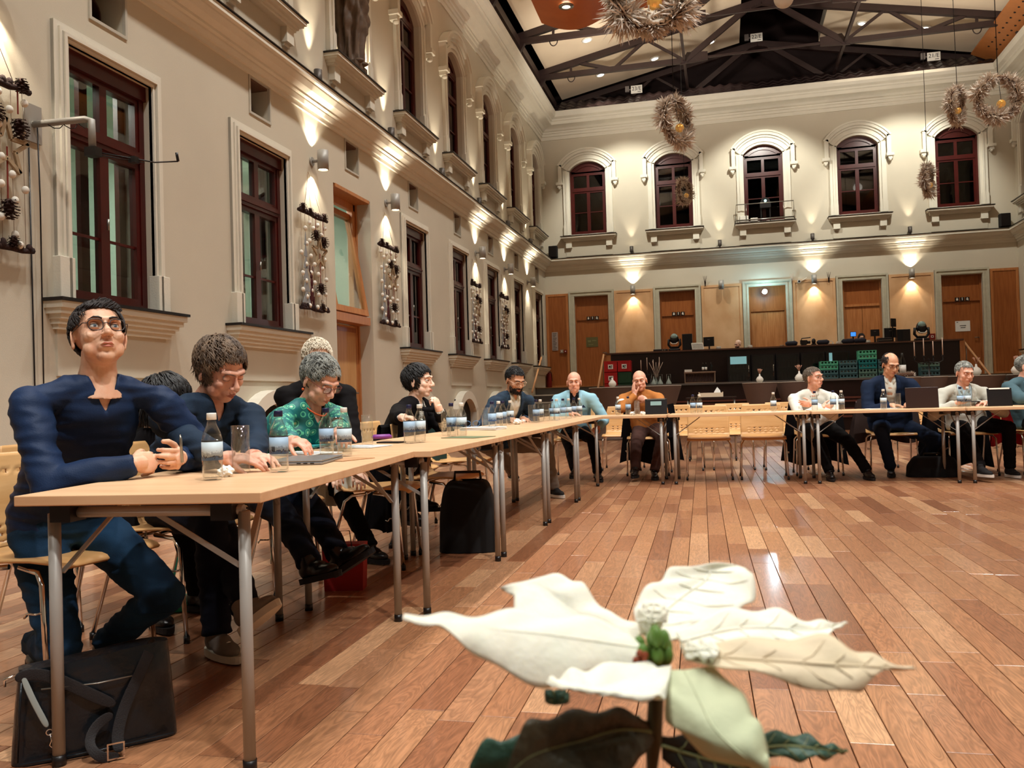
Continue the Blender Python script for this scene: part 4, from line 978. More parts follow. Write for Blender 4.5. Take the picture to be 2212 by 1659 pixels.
for k in range(260):
    a = r.random()*2*pi; ph = r.random()*2*pi; p0 = Vector((.16*math.cos(a), .16*math.sin(a), .045)); d = (Vector((math.cos(a), math.sin(a), 0))*math.cos(ph)+Vector((0, 0, 1))*math.sin(ph)).normalized(); q = p0+d*.075; s_ = d.orthogonal().normalized()*.008
    if q.z > .004: b.add([p0-s_, p0+s_, q], [(0, 1, 2)], False)
b.obj('dried_grass', STRAW, t, kind='stuff')
# candelabra
def candelabra(loc, lab, n=4, h=.42, spread=.20, s_=1.0):
    t = thing('candelabra', loc, 0, label=lab, cat='candelabra'); t.scale = (s_,)*3
    b = MB(); b.lathe([(0, 0), (.08, 0), (.07, .015), (.012, .03), (.010, h*.6), (.018, h*.62), (.010, h*.66)], (0, 0, 0), 12)
    for k in range(n):
        x = -spread+2*spread*k/(n-1); b.tube([(0, 0, h*.55), (x*.6, 0, h*.48), (x, 0, h*.58), (x, 0, h*.7)], .007, 6); b.lathe([(0, 0), (.022, .01), (.014, .03)], (x, 0, h*.7), 8)
    b.obj('candelabra_frame', BLACK, t)
    for k in range(n):
        x = -spread+2*spread*k/(n-1); b = MB(); b.cyl((x, 0, h*.7+.01), (x, 0, h*.7+.25+.05*(k % 2)), .009, .007, 8); b.obj('taper_candle', mat('ivory_candle', rgb(200, 170, 150), .6), t)
p = at(1405, 828, Y=21.6); candelabra((p.x, 21.7, BZ), 'black candelabra with four tall candles on the bar, behind the mustard jumper', s_=1.15)
p = at(1958, 800, Y=17.3); candelabra((3.85, 17.9, 1.151), 'black candelabra with pale candles behind the man in the navy suit', s_=1.25)
cocktail((3.85, 17.9, 0), .32, 'covered high table carrying the candelabra, behind the navy suit')
# decanters and lanterns on the bar beside the candelabra
for k, (px, lab) in enumerate(((1413, 'small glass bell lantern on the bar, left'), (1427, 'small glass bell lantern on the bar, middle'), (1445, 'small glass bell lantern on the bar, right'))):
    p = at(px, 826, Y=21.6); t = thing('glass_lantern', (p.x, 21.5, BZ), 0, label=lab, cat='lantern', group='small glass lanterns on the bar')
    b = MB(); b.lathe([(.07, 0), (.065, .04), (.03, .10), (.012, .16), (.012, .20)], (0, 0, 0), 14); b.obj('glass_bell', mat('frosted_bell', rgb(150, 160, 152), .2), t)
    b = MB(); b.tube([(-.05, 0, .09), (-.05, 0, .24), (.05, 0, .24), (.05, 0, .09)], .005, 5); b.obj('carry_frame', SATIN, t)
# dried stalks in a vase
t = thing('stalk_vase', (-1.62, 21.55, BZ), 0, label='vase of bare pale stalks on the bar', cat='vase'); b = MB(); b.lathe([(.04, 0), (.05, .05), (.02, .14), (.022, .17)], (0, 0, 0), 14); b.obj('vase_body', mat('frosted_bell', rgb(150, 160, 152), .2), t); b = MB()
for k in range(5): b.tube([(0, 0, .12), (-.06+.035*k, .01, .34), (-.16+.085*k, .02, .55+.04*(k % 2))], .005, 5)
b.obj('stalk', mat('pale_stalk', rgb(206, 180, 160), .8), t)
# equipment on the stage counter
def moving_head(px, lab, s_=1.0):
    p = at(px, 757, Y=CY+.3); t = thing('moving_head_light', (p.x, CY+.35, CZ), 0, label=lab, cat='stage light', group='moving head stage lights'); t.scale = (s_,)*3
    b = MB(); b.box((-.16, -.13, 0), (.16, .13, .07)); bevel(b.obj('base', BLACK, t), .02)
    b = MB(); b.tube([(-.15, 0, .34), (-.165, 0, .18), (-.10, 0, .10), (.10, 0, .10), (.165, 0, .18), (.15, 0, .34)], .035, 8, sx=1.6); b.obj('yoke', BLACK, t)
    b = MB(); Mh = Matrix.Rotation(math.radians(-20), 3, 'X')
    b.ell((0, 0, .34), (.125, .13, .16), 18, 12, Mh); b.obj('lamp_head', BLACK, t)
    b = MB(); b.ell((0, -.045, .40), (.095, .095, .095), 16, 10); b.obj('front_lens', mat('pale_stage_lens', rgb(150, 178, 176), .12, metal=.2), t)
    b = MB(); b.tube([(-.10, -.125, .24), (-.05, -.135, .20), (.05, -.135, .20), (.10, -.125, .24)], .014, 6); b.obj('pale_trim', WHITE, t)
moving_head(1457, 'black moving head stage light left of the loudspeaker', 1.0)
moving_head(1993, 'black moving head stage light at the right end of the counter', 1.05)
def desk_box(name, px0, px1, h, lab, cat_, parts, d=.3, y=.3, m=BLACK):
    a, c = at(px0, 750, Y=CY+y), at(px1, 750, Y=CY+y); hw = (c.x-a.x)/2
    t = thing(name, ((a.x+c.x)/2, CY+y, CZ), 0, label=lab, cat=cat_); b = MB(); b.box((-hw, 0, 0), (hw, d, h)); bevel(b.obj(parts[0], m, t), .008)
    return t, hw
t, hw = desk_box('loudspeaker', 1474, 1496, .47, 'black loudspeaker box on the stage counter', 'loudspeaker', ('speaker_cabinet',))
b = MB(); b.box((-hw+.02, -.008, .02), (hw-.02, -.001, .45)); b.cyl((0, -.01, .25), (0, -.014, .25), .012, n=8); b.obj('grille', BLACKM, t)
t, hw = desk_box('computer_tower', 1939, 1968, .33, 'black computer tower on the counter right of the monitors', 'computer', ('case',))
b = MB(); b.box((-hw+.02, -.006, .02), (-.02, -.001, .31)); b.obj('front_bezel', BLACKM, t)
t, hw = desk_box('amplifier', 1411, 1442, .07, 'flat black amplifier at the left end of the counter', 'amplifier', ('case',))
b = MB(); b.cyl((hw*.6, -.005, .04), (hw*.6, -.02, .04), .016, n=10); b.cyl((hw*.3, -.005, .04), (hw*.3, -.02, .04), .016, n=10); b.obj('knob', SATIN, t)
t, hw = desk_box('mixer_case', 1898, 1928, .12, 'black flight case beneath the right monitor', 'case', ('case',), y=.12)
b = MB(); b.box((-hw, -.01, .05), (hw, -.002, .06)); b.obj('case_seam', SATIN, t)
def monitor(px, py, w_, h, rz, lab, tilt=0, scr=BLACK, y=.35, stand=True, glow=None):
    p = at(px, py, Y=CY+y); t = thing('monitor', (p.x, CY+y, CZ), rz, label=lab, cat='monitor'); zc = p.z-CZ
    Mt = Matrix.Translation((0, 0, zc)) @ Matrix.Rotation(tilt, 4, 'X')
    b = MB(); b.box((-w_/2, -.015, -h/2), (w_/2, .02, h/2), Mt); b.obj('screen_case', BLACK, t)
    b = MB(); b.box((-w_/2+.012, -.018, -h/2+.012), (w_/2-.012, -.016, h/2-.012), Mt); b.obj('screen', glow or BLACKM, t)
    b = MB(); b.box((-w_*.12, -.02, h*.2), (w_*.12, -.019, h*.23), Mt); b.obj('badge', SATIN, t)
    if stand: b = MB(); b.box((-.02, .02, 0), (.02, .04, zc)); b.box((-.1, -.08, 0), (.1, .12, .012)); b.obj('stand', BLACK, t)
monitor(1531, 738, .30, .26, -.3, 'black monitor turned sideways beside the loudspeaker')
monitor(1923, 719, .30, .26, .1, 'larger black monitor on the right of the counter')
monitor(1890, 719, .22, .18, 0, 'smaller black monitor left of the larger one')
monitor(1930, 697, .22, .22, .9, 'slim screen on a tall swivel arm over the monitors', y=.25)
monitor(1843, 722, .15, .13, 0, 'small bright blue screen on the counter', glow=mat('blue_screen', rgb(30, 90, 190), .4, emit=(.03, .16, .62), es=1.6))
# keyboard stand and papers
t = thing('keyboard', (at(1508, 750, Y=CY+.15).x, CY+.1, CZ), .2, label='pale keyboard leaning beside the first monitor', cat='keyboard'); b = MB(); Mk = Matrix.Rotation(.9, 4, 'X')
b.box((-.16, 0, .0), (.16, .24, .02), Mk); b.obj('keyboard_body', WHITE, t); b = MB()
for i in range(8):
    for j in range(4): b.box((-.145+.037*i, .02+.05*j, .02), (-.117+.037*i, .06+.05*j, .028), Mk)
b.obj('keys', GREYMETAL, t)
# camcorder and small gear
def cluster_item(px, kind, lab, k):
    p = at(px, 745, Y=CY+.12); t = thing(kind, (p.x, CY+.12, CZ), 0, label=lab, cat={'camcorder': 'camera', 'headphones': 'headphones', 'cable_coil': 'cable', 'tripod_head': 'camera', 'rolled_bag': 'bag'}[kind])
    if kind == 'camcorder':
        b = MB(); b.box((-.11, -.05, .03), (.07, .05, .14)); b.cyl((.07, 0, .08), (.15, 0, .08), .04, n=14); b.obj('camera_body', BLACK, t); b = MB(); b.tube([(-.08, 0, .14), (-.07, 0, .19), (.07, 0, .20), (.16, 0, .21)], .013, 6); b.box((-.09, -.04, 0), (.05, .04, .03)); b.obj('top_handle', BLACK, t)
    elif kind == 'tripod_head': b = MB(); b.ell((0, 0, .10), (.055, .055, .08), 12, 8); b.box((-.06, -.05, 0), (.06, .05, .04)); b.obj('head_body', BLACK, t)
    elif kind == 'cable_coil':
        b = MB(); b.tube([(.06*math.cos(a*.7)*(1+.05*math.sin(a)), .045*math.sin(a*.7), .012+.004*a*.35) for a in range(40)], .008, 5); b.obj('coil', WHITE if k else GREYMETAL, t)
    elif kind == 'headphones': b = MB(); b.tube([(.05*math.cos(a), 0, .04+.05*math.sin(a)) for a in [pi*i/10-.3 for i in range(13)]], .008, 6); b.cyl((-.05, -.02, .03), (-.05, .02, .03), .025, n=10); b.cyl((.05, -.02, .03), (.05, .02, .03), .025, n=10); b.obj('headband', WHITE, t)
    elif kind == 'rolled_bag': b = MB(); b.tube([(-.16, 0, .06), (-.12, 0, .065), (.10, 0, .07), (.15, 0, .06)], [.03, .062, .066, .04], 12); b.obj('roll', mat('dark_blue_cloth', rgb(34, 36, 52), .8, bump=.4, bscale=30), t)
for k, (px, kd, lab) in enumerate(((1738, 'camcorder', 'black camcorder lying on the counter'), (1758, 'tripod_head', 'black camera head beside the camcorder'), (1710, 'rolled_bag', 'dark rolled cover left of the camcorder'), (1778, 'rolled_bag', 'dark rolled pouch right of the camcorder'), (1795, 'headphones', 'white headphones on the counter'),
                                   (1812, 'cable_coil', 'coil of pale cable beside the headphones'), (1832, 'rolled_bag', 'dark bag before the curly-haired operator'), (1858, 'rolled_bag', 'long dark pouch before the blue box'), (1875, 'cable_coil', 'white coiled cable at the right of the counter'), (1552, 'cable_coil', 'small white cable by the sideways monitor'), (1620, 'cable_coil', 'pale cable in front of the bald man at the counter'))):
    cluster_item(px, kd, lab, k)
# papers and plates on the doors of the back wall
def sheet(px0, py0, px1, py1, lab, lines=(), plate=None, kind='paper_notice', cat_='notice', yy=YB, cols=None):
    a, c = at(px0, py0, Y=yy), at(px1, py1, Y=yy); w_, h = abs(c.x-a.x), abs(a.z-c.z)
    t = thing(kind, ((a.x+c.x)/2, yy-.003, (a.z+c.z)/2), 0, label=lab, cat=cat_); b = MB(); b.box((-w_/2, -.006, -h/2), (w_/2, 0, h/2)); b.obj('sheet', plate or PAPER, t)
    b = MB()
    for (x0, x1, z, th) in lines: b.box((x0*w_, -.009, z*h-th*h/2), (x1*w_, -.007, z*h+th*h/2))
    if lines: b.obj('print', cols or BLACKM, t)
dY = YB+.125
sheet(2063, 694, 2096, 715, 'white paper notice with two printed lines on the last toilet door', ((-.2, .22, .04, .07), (-.15, .18, -.14, .07), (-.42, -.3, .38, .07)), yy=dY, cols=mat('blurred_print', rgb(90, 84, 82), .8))
sheet(1192, 718, 1206, 757, 'tall grey notice of close print on the left veneer panel', tuple((-.36, .3-.1*(k % 3), .42-.085*k, .035) for k in range(11)), plate=mat('greyish_paper', rgb(168, 152, 144), .8), yy=YB-.03, cols=MAT['blurred_print'])
sheet(1266, 729, 1292, 749, 'dull green rectangular plaque on the first toilet door', ((-.35, -.1, .1, .2), (0, .35, .15, .1), (-.3, .1, -.25, .08)), plate=mat('green_plaque', rgb(96, 92, 56), .4), kind='door_plaque', cat_='plaque', yy=dY, cols=mat('green_plaque_relief', rgb(122, 120, 80), .4))
for (px, m_, lab) in ((1214, mat('grey_switch', rgb(150, 140, 130), .5), 'grey light switch beside the red alarm button'), (1222, mat('red_button', rgb(120, 24, 18), .4), 'red alarm button beside the grey switch')):
    p = at(px, 759, Y=YB-.03); t = thing('wall_switch', (p.x, YB-.035, p.z), 0, label=lab, cat='switch'); b = MB(); b.box((-.045, -.03, -.05), (.045, 0, .05)); b.obj('switch_plate', m_, t); b = MB(); b.cyl((0, -.03, 0), (0, -.04, 0), .016, n=10); b.obj('button', WHITE, t)
p = at(2013, 727, Y=YB-.03); t = thing('alarm_box', (p.x, YB-.035, p.z), 0, label='red fire alarm box by the right moving head', cat='alarm'); b = MB(); b.box((-.08, -.05, -.08), (.08, 0, .08)); b.obj('alarm_case', MAT['red_button'], t); b = MB(); ring(b, -.03, .03, -.03, .03, .01, -.056, -.05, True); b.obj('alarm_emblem', WHITE, t)
p = at(1189, 838, Y=25.6); t = thing('fire_extinguisher', (p.x-.05, 25.7, STZ+.01), 0, label='red fire extinguisher standing below the grey notice on the stage', cat='fire extinguisher')
b = MB(); b.lathe([(0, 0), (.08, 0), (.085, .02), (.085, .40), (.05, .47), (.02, .50), (.02, .53)], (0, 0, 0), 18); b.obj('cylinder', mat('extinguisher_red', rgb(110, 16, 12), .3), t); b = MB(); b.box((-.02, -.05, .53), (.02, .05, .57)); b.tube([(0, -.04, .54), (.09, -.05, .45), (.10, -.03, .2)], .009, 6); b.obj('valve_hose', BLACK, t)
# projector and small railing on the middle upper sill
wx = DC[2]; t = thing('sill_railing', (wx, YB, UZ0), 0, label='thin metal railing in front of the middle upper window', cat='railing')
b = MB()
b.tube([(-.82, -.06, 0), (-.80, -.24, .48), (.80, -.24, .48), (.82, -.06, 0)], .014, 6); b.cyl((-.52, -.22, 0), (-.52, -.24, .46), .010, n=6); b.cyl((.52, -.22, 0), (.52, -.24, .46), .010, n=6); b.tube([(-.80, -.23, .02), (.80, -.23, .02)], .02, 6); b.obj('rail_tube', SATIN, t)
t = thing('projector', (wx+.03, YB+.03, UZ0+.02), 0, label='dark projector with a glowing lens in the middle upper window', cat='projector')
b = MB(); b.box((-.15, -.14, .34), (.15, .06, .52)); b.prism([(-.13, .52)]+arc_pts(0, .52, .13, -pi/2, pi/2, 8), -.13, .05); b.box((-.14, -.12, 0), (-.11, .04, .34)); b.box((.11, -.12, 0), (.14, .04, .34)); b.obj('projector_body', BLACK, t)
b = MB(); b.cyl((0, -.14, .54), (0, -.17, .54), .055, n=16); b.obj('lens_barrel', BLACKM, t); b = MB(); b.lathe([(0, 0), (.035, 0)], (0, -.172, .54), 14, (0, -1, 0)); b.obj('lens', mat('projector_lens', (.4, .9, .9), .1, emit=(.35, .9, .9), es=3), t)
for (dx, w_, h, lab) in ((-.58, .24, .20, 'white power box on the middle upper sill'), (-.30, .20, .12, 'small white box beside the power box on the sill')):
    t = thing('power_box', (wx+dx, YB-.13, UZ0-.04), 0, label=lab, cat='box'); b = MB(); b.box((-w_/2, -.05, 0), (w_/2, .05, h)); bevel(b.obj('box_case', WHITE, t), .01)
    b = MB(); b.tube([(w_/2, 0, .05), (w_/2+.06, -.03, .02), (w_/2+.25, -.02, .02)], .008, 5); b.obj('cable', BLACK, t)
# bright blue-white spotlight fixed to the middle door transom
p = at(1652, 630, Y=YB-.25); t = thing('led_spotlight', (p.x, YB-.22, p.z), 0, label='dazzling blue-white spotlight fixed on the middle back door', cat='spotlight')
b = MB(); b.lathe([(.05, 0), (.075, 0), (.08, -.12), (.04, -.18)], (0, -.02, 0), 18, (0, -1, 0)); b.bar((0, .1, 0), (0, .32, 0), .04, .02); b.obj('lamp_housing', BLACK, t)
b = MB(); b.lathe([(0, .01), (.07, .0)], (0, -.04, 0), 18, (0, -1, 0)); b.obj('lens', mat('blue_white_lens', (.8, .95, 1), .3, emit=(.75, .95, 1.0), es=60), t)
light('led_beam', 'SPOT', (p.x, YB-.32, p.z), 60, (.66, .88, 1.0), (1.2, 8, .0), .08, 70, .5)
light('led_halo', 'POINT', (p.x, YB-.42, p.z), 20, (.45, .85, 1.0), size=.08)
# security camera and reeds on the wall right of it
p = at(1726, 608, Y=YB-.1); t = thing('security_camera', (p.x, YB-.04, p.z), 0, label='small white camera on the back wall beside the lamp', cat='camera'); b = MB(); b.cyl((0, 0, .02), (0, -.10, 0), .04, .05, 14); b.tube([(.04, -.02, 0), (.12, -.02, .04), (.22, -.02, .10)], .012, 6); b.obj('camera_body', WHITE, t); b = MB(); b.cyl((0, -.10, 0), (0, -.106, 0), .03, n=12); b.obj('camera_lens', BLACK, t)
for (px, py, lab) in ((1523, 608, 'dried twig fixed high on the plywood panel left of the spotlight'), (1710, 602, 'three pale reeds fixed above the spotlight door'), (1790, 600, 'dried twig on the panel left of the double door')):
    p = at(px, py, Y=YB-.05); t = thing('wall_twig', (p.x, YB-.03, p.z), 0, label=lab, cat='twig decoration'); b = MB()
    for k in range(3): b.tube([(0, -.02, -.14), (.02*(k-1), -.05, .02), (.05*(k-1), -.06, .16)], [.012, .008, .004], 5)
    b.obj('twig', MAT['pale_stalk'] if px == 1710 else BARK, t)
# stair handrails
for (x, lab, s_) in ((-5.12, 'timber handrail on the left wall by the steps', 1), (-3.30, 'pale timber handrail between the left steps and the counter', 1), (6.06, 'pale timber handrail right of the counter', -1)):
    t = thing('handrail', (x, STY, 0), 0, label=lab, cat='handrail')
    if x > 0: a, c = Vector((0, .15, 2.12)), Vector((.28, -1.35, 1.06))
    else: a, c = Vector((0, .30, 2.14)), Vector((0, -1.1, 1.12))
    b = MB(); b.cyl(a, c, .027, n=10); b.obj('rail', mat('pale_handrail', rgb(222, 170, 124), .4), t)
    b = MB()
    for f in (.1, .9): q = a.lerp(c, f); b.cyl(q, (q.x, q.y, STZ-.0 if q.y > -.02 else .0), .012, n=6) if x > -5 else b.cyl(q, q+Vector((-.13, 0, 0)), .01, n=6)
    b.obj('rail_bracket', SATIN, t)
# ================================================================ PLANK FLOOR
PLANK = rnd_mat('oiled_plank', [rgb(134, 84, 56), rgb(156, 102, 70), rgb(172, 118, 82), rgb(182, 130, 92), rgb(160, 106, 74), rgb(206, 158, 118)], .36, (11, 1.6, 11), .06, coat=.35, gdark=.72)
PW = .118; ROT = math.radians(1.36)
cR, sR = math.cos(ROT), math.sin(ROT)
pm_cache = {}
def plank_mesh(L_):
    if L_ not in pm_cache:
        b = MB(); g = .0016; w_, l_, e = PW/2-g, L_/2-g, .0012
        vs = [(-w_, -l_, -.022), (w_, -l_, -.022), (w_, l_, -.022), (-w_, l_, -.022), (-w_, -l_, -e), (w_, -l_, -e), (w_, l_, -e), (-w_, l_, -e), (-w_+e, -l_+e, 0), (w_-e, -l_+e, 0), (w_-e, l_-e, 0), (-w_+e, l_-e, 0)]
        b.add(vs, [(8, 9, 10, 11), (4, 5, 9, 8), (5, 6, 10, 9), (6, 7, 11, 10), (7, 4, 8, 11), (0, 1, 5, 4), (1, 2, 6, 5), (2, 3, 7, 6), (3, 0, 4, 7)], False)
        pm_cache[L_] = (b.mesh('plank', PLANK), vs, list(b.f))
    return pm_cache[L_]
LENS_ = (.45, .6, .75, .9, 1.1)
allp = []; rr = random.Random(21)
nrow = int((XR-XL+1.6)/PW)
for i in range(nrow):
    u = XL-.1+PW*i + .0; v = -.6-rr.random()*1.0
    while v < 24.1:
        L_ = rr.choice(LENS_); c = (u, v+L_/2)
        x, y = c[0]*cR-c[1]*sR, c[0]*sR+c[1]*cR
        if XL+.07 < x < XR-.07 and y+L_/2 < STY-.05 and y > -.3: allp.append((x, y, L_))
        v += L_
def in_view(x, y):
    d = Vector((x, y, -CAM_H)); z = d.dot(_f)
    if z < .3: return None
    px, py = 1106+FPX*d.dot(_r2)/z, 829.5+FPX*d.dot(_d2)/z
    return (-60 < px < 2270 and 880 < py < 1720, z)
sc_ = []
for p in allp:
    q = in_view(p[0], p[1]); sc_.append((0 if (q and q[0]) else 1, q[1] if q else 99, p))
sc_.sort(key=lambda t_: (t_[0], t_[1]))
st_ = MB()
for k, (_, _, p) in enumerate(sc_):
    me, vs, fs = plank_mesh(p[2])
    if k < 298:
        o = link('plank', me, FLOOR, loc=(p[0], p[1], 0), rz=ROT)
    else:
        st_.add([(p[0]+a*cR-b_*sR, p[1]+a*sR+b_*cR, c) for a, b_, c in vs], fs, False)
st_.obj('distant_planks', PLANK, FLOOR, kind='stuff')
# ================================================================ FOLDING TABLES
TZ = .745
def table(loc, rz, L_, W_, lab, group='folding meeting tables', inset=.06):
    """local x along the table; folding T legs near both ends"""
    t = thing('folding_table', loc, rz, label=lab, cat='table', group=group)
    b = MB(); b.box((-L_/2, -W_/2, TZ-.028), (L_/2, W_/2, TZ-.0)); bevel(b.obj('table_top', BEECH, t), .0025)
    for s in (-1, 1):
        xe = s*(L_/2-(.06 if inset < .08 or s > 0 else .17))
        for q in (-1, 1):
            b = MB(); ye = q*(W_/2-inset)
            b.cyl((xe, ye, .03), (xe, ye, TZ-.055), .0165, n=14); lg = b.obj('leg', GREYMETAL, t)
            b = MB(); b.cyl((xe, ye, 0), (xe, ye, .03), .0185, n=12); b.obj('foot_cap', BLACK, lg)
            b = MB(); b.bar((xe-s*.012, ye-q*.012, TZ-.22), (xe-s*.26, ye-q*.06, TZ-.04), .016, .005); b.obj('stay', GREYMETAL, t)
            b = MB(); b.box((xe-.04, ye-q*.045-.03, TZ-.075), (xe+.03, ye-q*.045+.03, TZ-.028)); b.obj('hinge_block', BLACK, t)
        b = MB(); b.cyl((xe, -W_/2+inset, TZ-.052), (xe, W_/2-inset, TZ-.052), .015, n=12); b.obj('cross_tube', GREYMETAL, t)
        b = MB(); b.bar((xe, -W_/2+inset+.015, TZ-.20), (xe, -.02, TZ-.055), .014, .005, (1, 0, 0)); b.obj('stay', GREYMETAL, t)
    return t
tl_names = ['beech folding table nearest the camera, with the bottles and laptop', 'second beech folding table of the left row', 'third beech folding table of the left row', 'fourth beech folding table of the left row', 'fifth beech folding table, just before the corner']
ys = [(1.98, 3.62), (3.64, 5.02), (5.04, 6.42), (6.44, 7.82), (7.84, 9.20)]
TW = .71
for i, (a, c) in enumerate(ys):
    if i == 0: table((-1.615, 2.78, 0), pi/2+math.radians(6.5), 1.64, .70, tl_names[i], inset=.075)
    else: table((-1.28-TW/2, (a+c)/2, 0), pi/2, c-a, TW, tl_names[i])
fx = [(-2.03, -.60), (-.58, .85), (.87, 2.30), (2.32, 3.75)]
for (a, c), lab in zip(fx, ('corner table of the far row, before the man in the mustard jumper', 'second table of the far row, before the empty wooden chairs', 'third table of the far row, before the white shirt and navy suit', 'last table of the far row, before the man in the grey jacket')):
    table(((a+c)/2, 9.24+TW/2, 0), 0, c-a, TW, lab)
# ================================================================ CHAIRS
SW = .47
def shell_pt(u, v):
    """v 0..1 front lip -> seat -> curve -> backrest top; u -1..1"""
    prof = [(-.235, .435), (-.215, .452), (-.10, .458), (.08, .448), (.165, .455), (.205, .50), (.222, .58), (.245, .70), (.272, .82)]
    k = v*(len(prof)-1); i = min(int(k), len(prof)-2); f = k-i
    y = prof[i][0]*(1-f)+prof[i+1][0]*f; z = prof[i][1]*(1-f)+prof[i+1][1]*f
    cup = .022*(u*u) * (1 if v > .5 else .5)
    wd = SW/2*(1 - .0*v) * (1-.10*max(0, v-.9)/.1*abs(u)**6)
    if v > .5: y -= cup
    else: z += cup*.4
    return Vector((u*wd, y, z))
def ply(v0, v1, nu=15, nv=26, holes=False):
    b = MB(); th = .0105; P = []
    nrm = lambda u, v: (shell_pt(u, min(1, v+.01))-shell_pt(u, max(0, v-.01))).cross(shell_pt(min(1, u+.05), v)-shell_pt(max(-1, u-.05), v)).normalized()
    hole = set()
    if holes:
        for j in holes:
            for i in range(4, nu-3, 3): hole.add((i, j))
    vs = []; 
    for side in (0, 1):
        for j in range(nv+1):
            for i in range(nu+1):
                u = -1+2*i/nu; v = v0+(v1-v0)*j/nv; p = shell_pt(u, v)-nrm(u, v)*th*side
                vs.append(p)
    S = (nu+1)*(nv+1); fs = []
    for j in range(nv):
        for i in range(nu):
            a = j*(nu+1)+i
            if (i, j) in hole:
                fs += [(a, a+S, a+1+S, a+1), (a+1, a+1+S, a+nu+2+S, a+nu+2), (a+nu+2, a+nu+2+S, a+nu+1+S, a+nu+1), (a+nu+1, a+nu+1+S, a+S, a)]
                continue
            fs += [(a, a+nu+1, a+nu+2, a+1), (a+S, a+1+S, a+nu+2+S, a+nu+1+S)]
    for i in range(nu): a = i; c = nv*(nu+1)+i; fs += [(a, a+1, a+1+S, a+S), (c, c+S, c+1+S, c+1)]
    for j in range(nv): a = j*(nu+1); c = a+nu; fs += [(a, a+S, a+nu+1+S, a+nu+1), (c, c+nu+1, c+nu+1+S, c+S)]
    b.add(vs, fs, True); return b
def make_chair(lab, loc, rz, cat='chair', group='beech shell chairs on chrome legs'):
    t = thing('shell_chair', loc, rz, label=lab, cat=cat, group=group)
    b = ply(0, .56, 10, 12); me = b.mesh('seat', BEECHPLY); fixn(me); link('seat', me, t)
    b = ply(.56, 1, 23, 28, holes=(3, 6, 9, 23)); me = b.mesh('backrest', BEECHPLY); fixn(me); link('backrest', me, t)
    for s in (-1, 1):
        for k, pts in enumerate(([(s*.19, -.02, .436), (s*.215, -.13, .425), (s*.235, -.17, .39), (s*.245, -.20, .02)], [(s*.19, .03, .436), (s*.215, .10, .43), (s*.235, .14, .40), (s*.25, .25, .02)])):
            b = MB(); b.tube(pts, .0095, 9); lg = b.obj('leg', CHROME, t)
            e = pts[-1]; b = MB(); b.cyl((e[0], e[1], 0), (e[0], e[1], .03), .013, n=10); b.obj('foot_cap', BLACK, lg)
        b = MB(); b.tube([(s*.238, -.18, .30), (s*.262, -.17, .30), (s*.262, -.13, .30), (s*.262, -.12, .285), (s*.235, -.1, .285)], .004, 6); b.obj('linking_clip', CHROME, t)
    b = MB(); b.tube([(-.17, -.02, .436), (.17, -.02, .436)], .008, 8); b.tube([(-.17, .03, .436), (.17, .03, .436)], .008, 8); b.obj('seat_rail', CHROME, t)
    return t
CH = []
def chair(loc, rz, lab):
    if not CH: CH.append(make_chair(lab, loc, rz)); return CH[0]
    return dup(CH[0], loc, rz, label=lab)
# empty chairs behind the far row; chairs face -Y (towards the camera)
chair((-.18, 9.93, 0), .02, 'empty beech chair behind the second far table, left of the pair')
chair((.41, 9.93, 0), .0, 'empty beech chair behind the second far table, right of the pair')
chair((-.52, 11.1, 0), .0, 'beech chair half hidden behind the mustard jumper, second row')
chair((.10, 11.15, 0), .0, 'beech chair of the second row behind the left empty chair')
chair((.72, 11.1, 0), .0, 'beech chair of the second row beside the white shirt')
chair((-1.3, 11.2, 0), .0, 'beech chair of the second row between the bald men')
chair((2.25, 11.3, 0), .0, 'beech chair of the second row between the navy and grey suits')
CH2 = dup(CH[0], (-1.9, 5.55, 0), pi/2-.1, label='empty beech chair at the left row between the women')
chair((-2.05, 4.85, 0), pi/2+.15, 'beech chair beside the white cloth, its back towards the table')
for z_ in (0,): chair((-2.2, 6.95, 0), pi/2, 'beech chair under the bearded man, holding a bag')
# ================================================================ PEOPLE
def remesh(mb, voxel, smooth=4, deform=None):
    me = mb.mesh('tmp', []) if False else bpy.data.meshes.new('tmp'); me.from_pydata(mb.v, [], mb.f); me.update()
    o = bpy.data.objects.new('tmp', me); COL.objects.link(o)
    r = o.modifiers.new('r', 'REMESH'); r.mode = 'VOXEL'; r.voxel_size = voxel; r.use_smooth_shade = True
    if smooth: s = o.modifiers.new('s', 'SMOOTH'); s.factor = .5; s.iterations = smooth
    dg = bpy.context.evaluated_depsgraph_get(); out = bpy.data.meshes.new_from_object(o.evaluated_get(dg))
    bpy.data.objects.remove(o); bpy.data.meshes.remove(me)
    if deform:
        n = len(out.vertices); co = np.empty(n*3); no = np.empty(n*3); out.vertices.foreach_get('co', co); out.vertices.foreach_get('normal', no)
        co = deform(co.reshape(-1, 3), no.reshape(-1, 3)); out.vertices.foreach_set('co', co.ravel()); out.update()
    out.polygons.foreach_set('use_smooth', [True]*len(out.polygons))
    return out
def setmat(me, mats):
    me.materials.clear()
    for m in (mats if isinstance(mats, (list, tuple)) else [mats]): me.materials.append(m)
    return me
def join_meshes(name, mes, mats):
    vs = []; fs = []; mi = []
    for me, k in mes:
        b = len(vs); M = [tuple(v.co) for v in me.vertices]; vs += M
        for p in me.polygons: fs.append(tuple(b+i for i in p.vertices)); mi.append(k)
    out = bpy.data.meshes.new(name); out.from_pydata(vs, [], fs); setmat(out, mats); out.polygons.foreach_set('material_index', mi); out.polygons.foreach_set('use_smooth', [True]*len(fs)); out.update(); return out
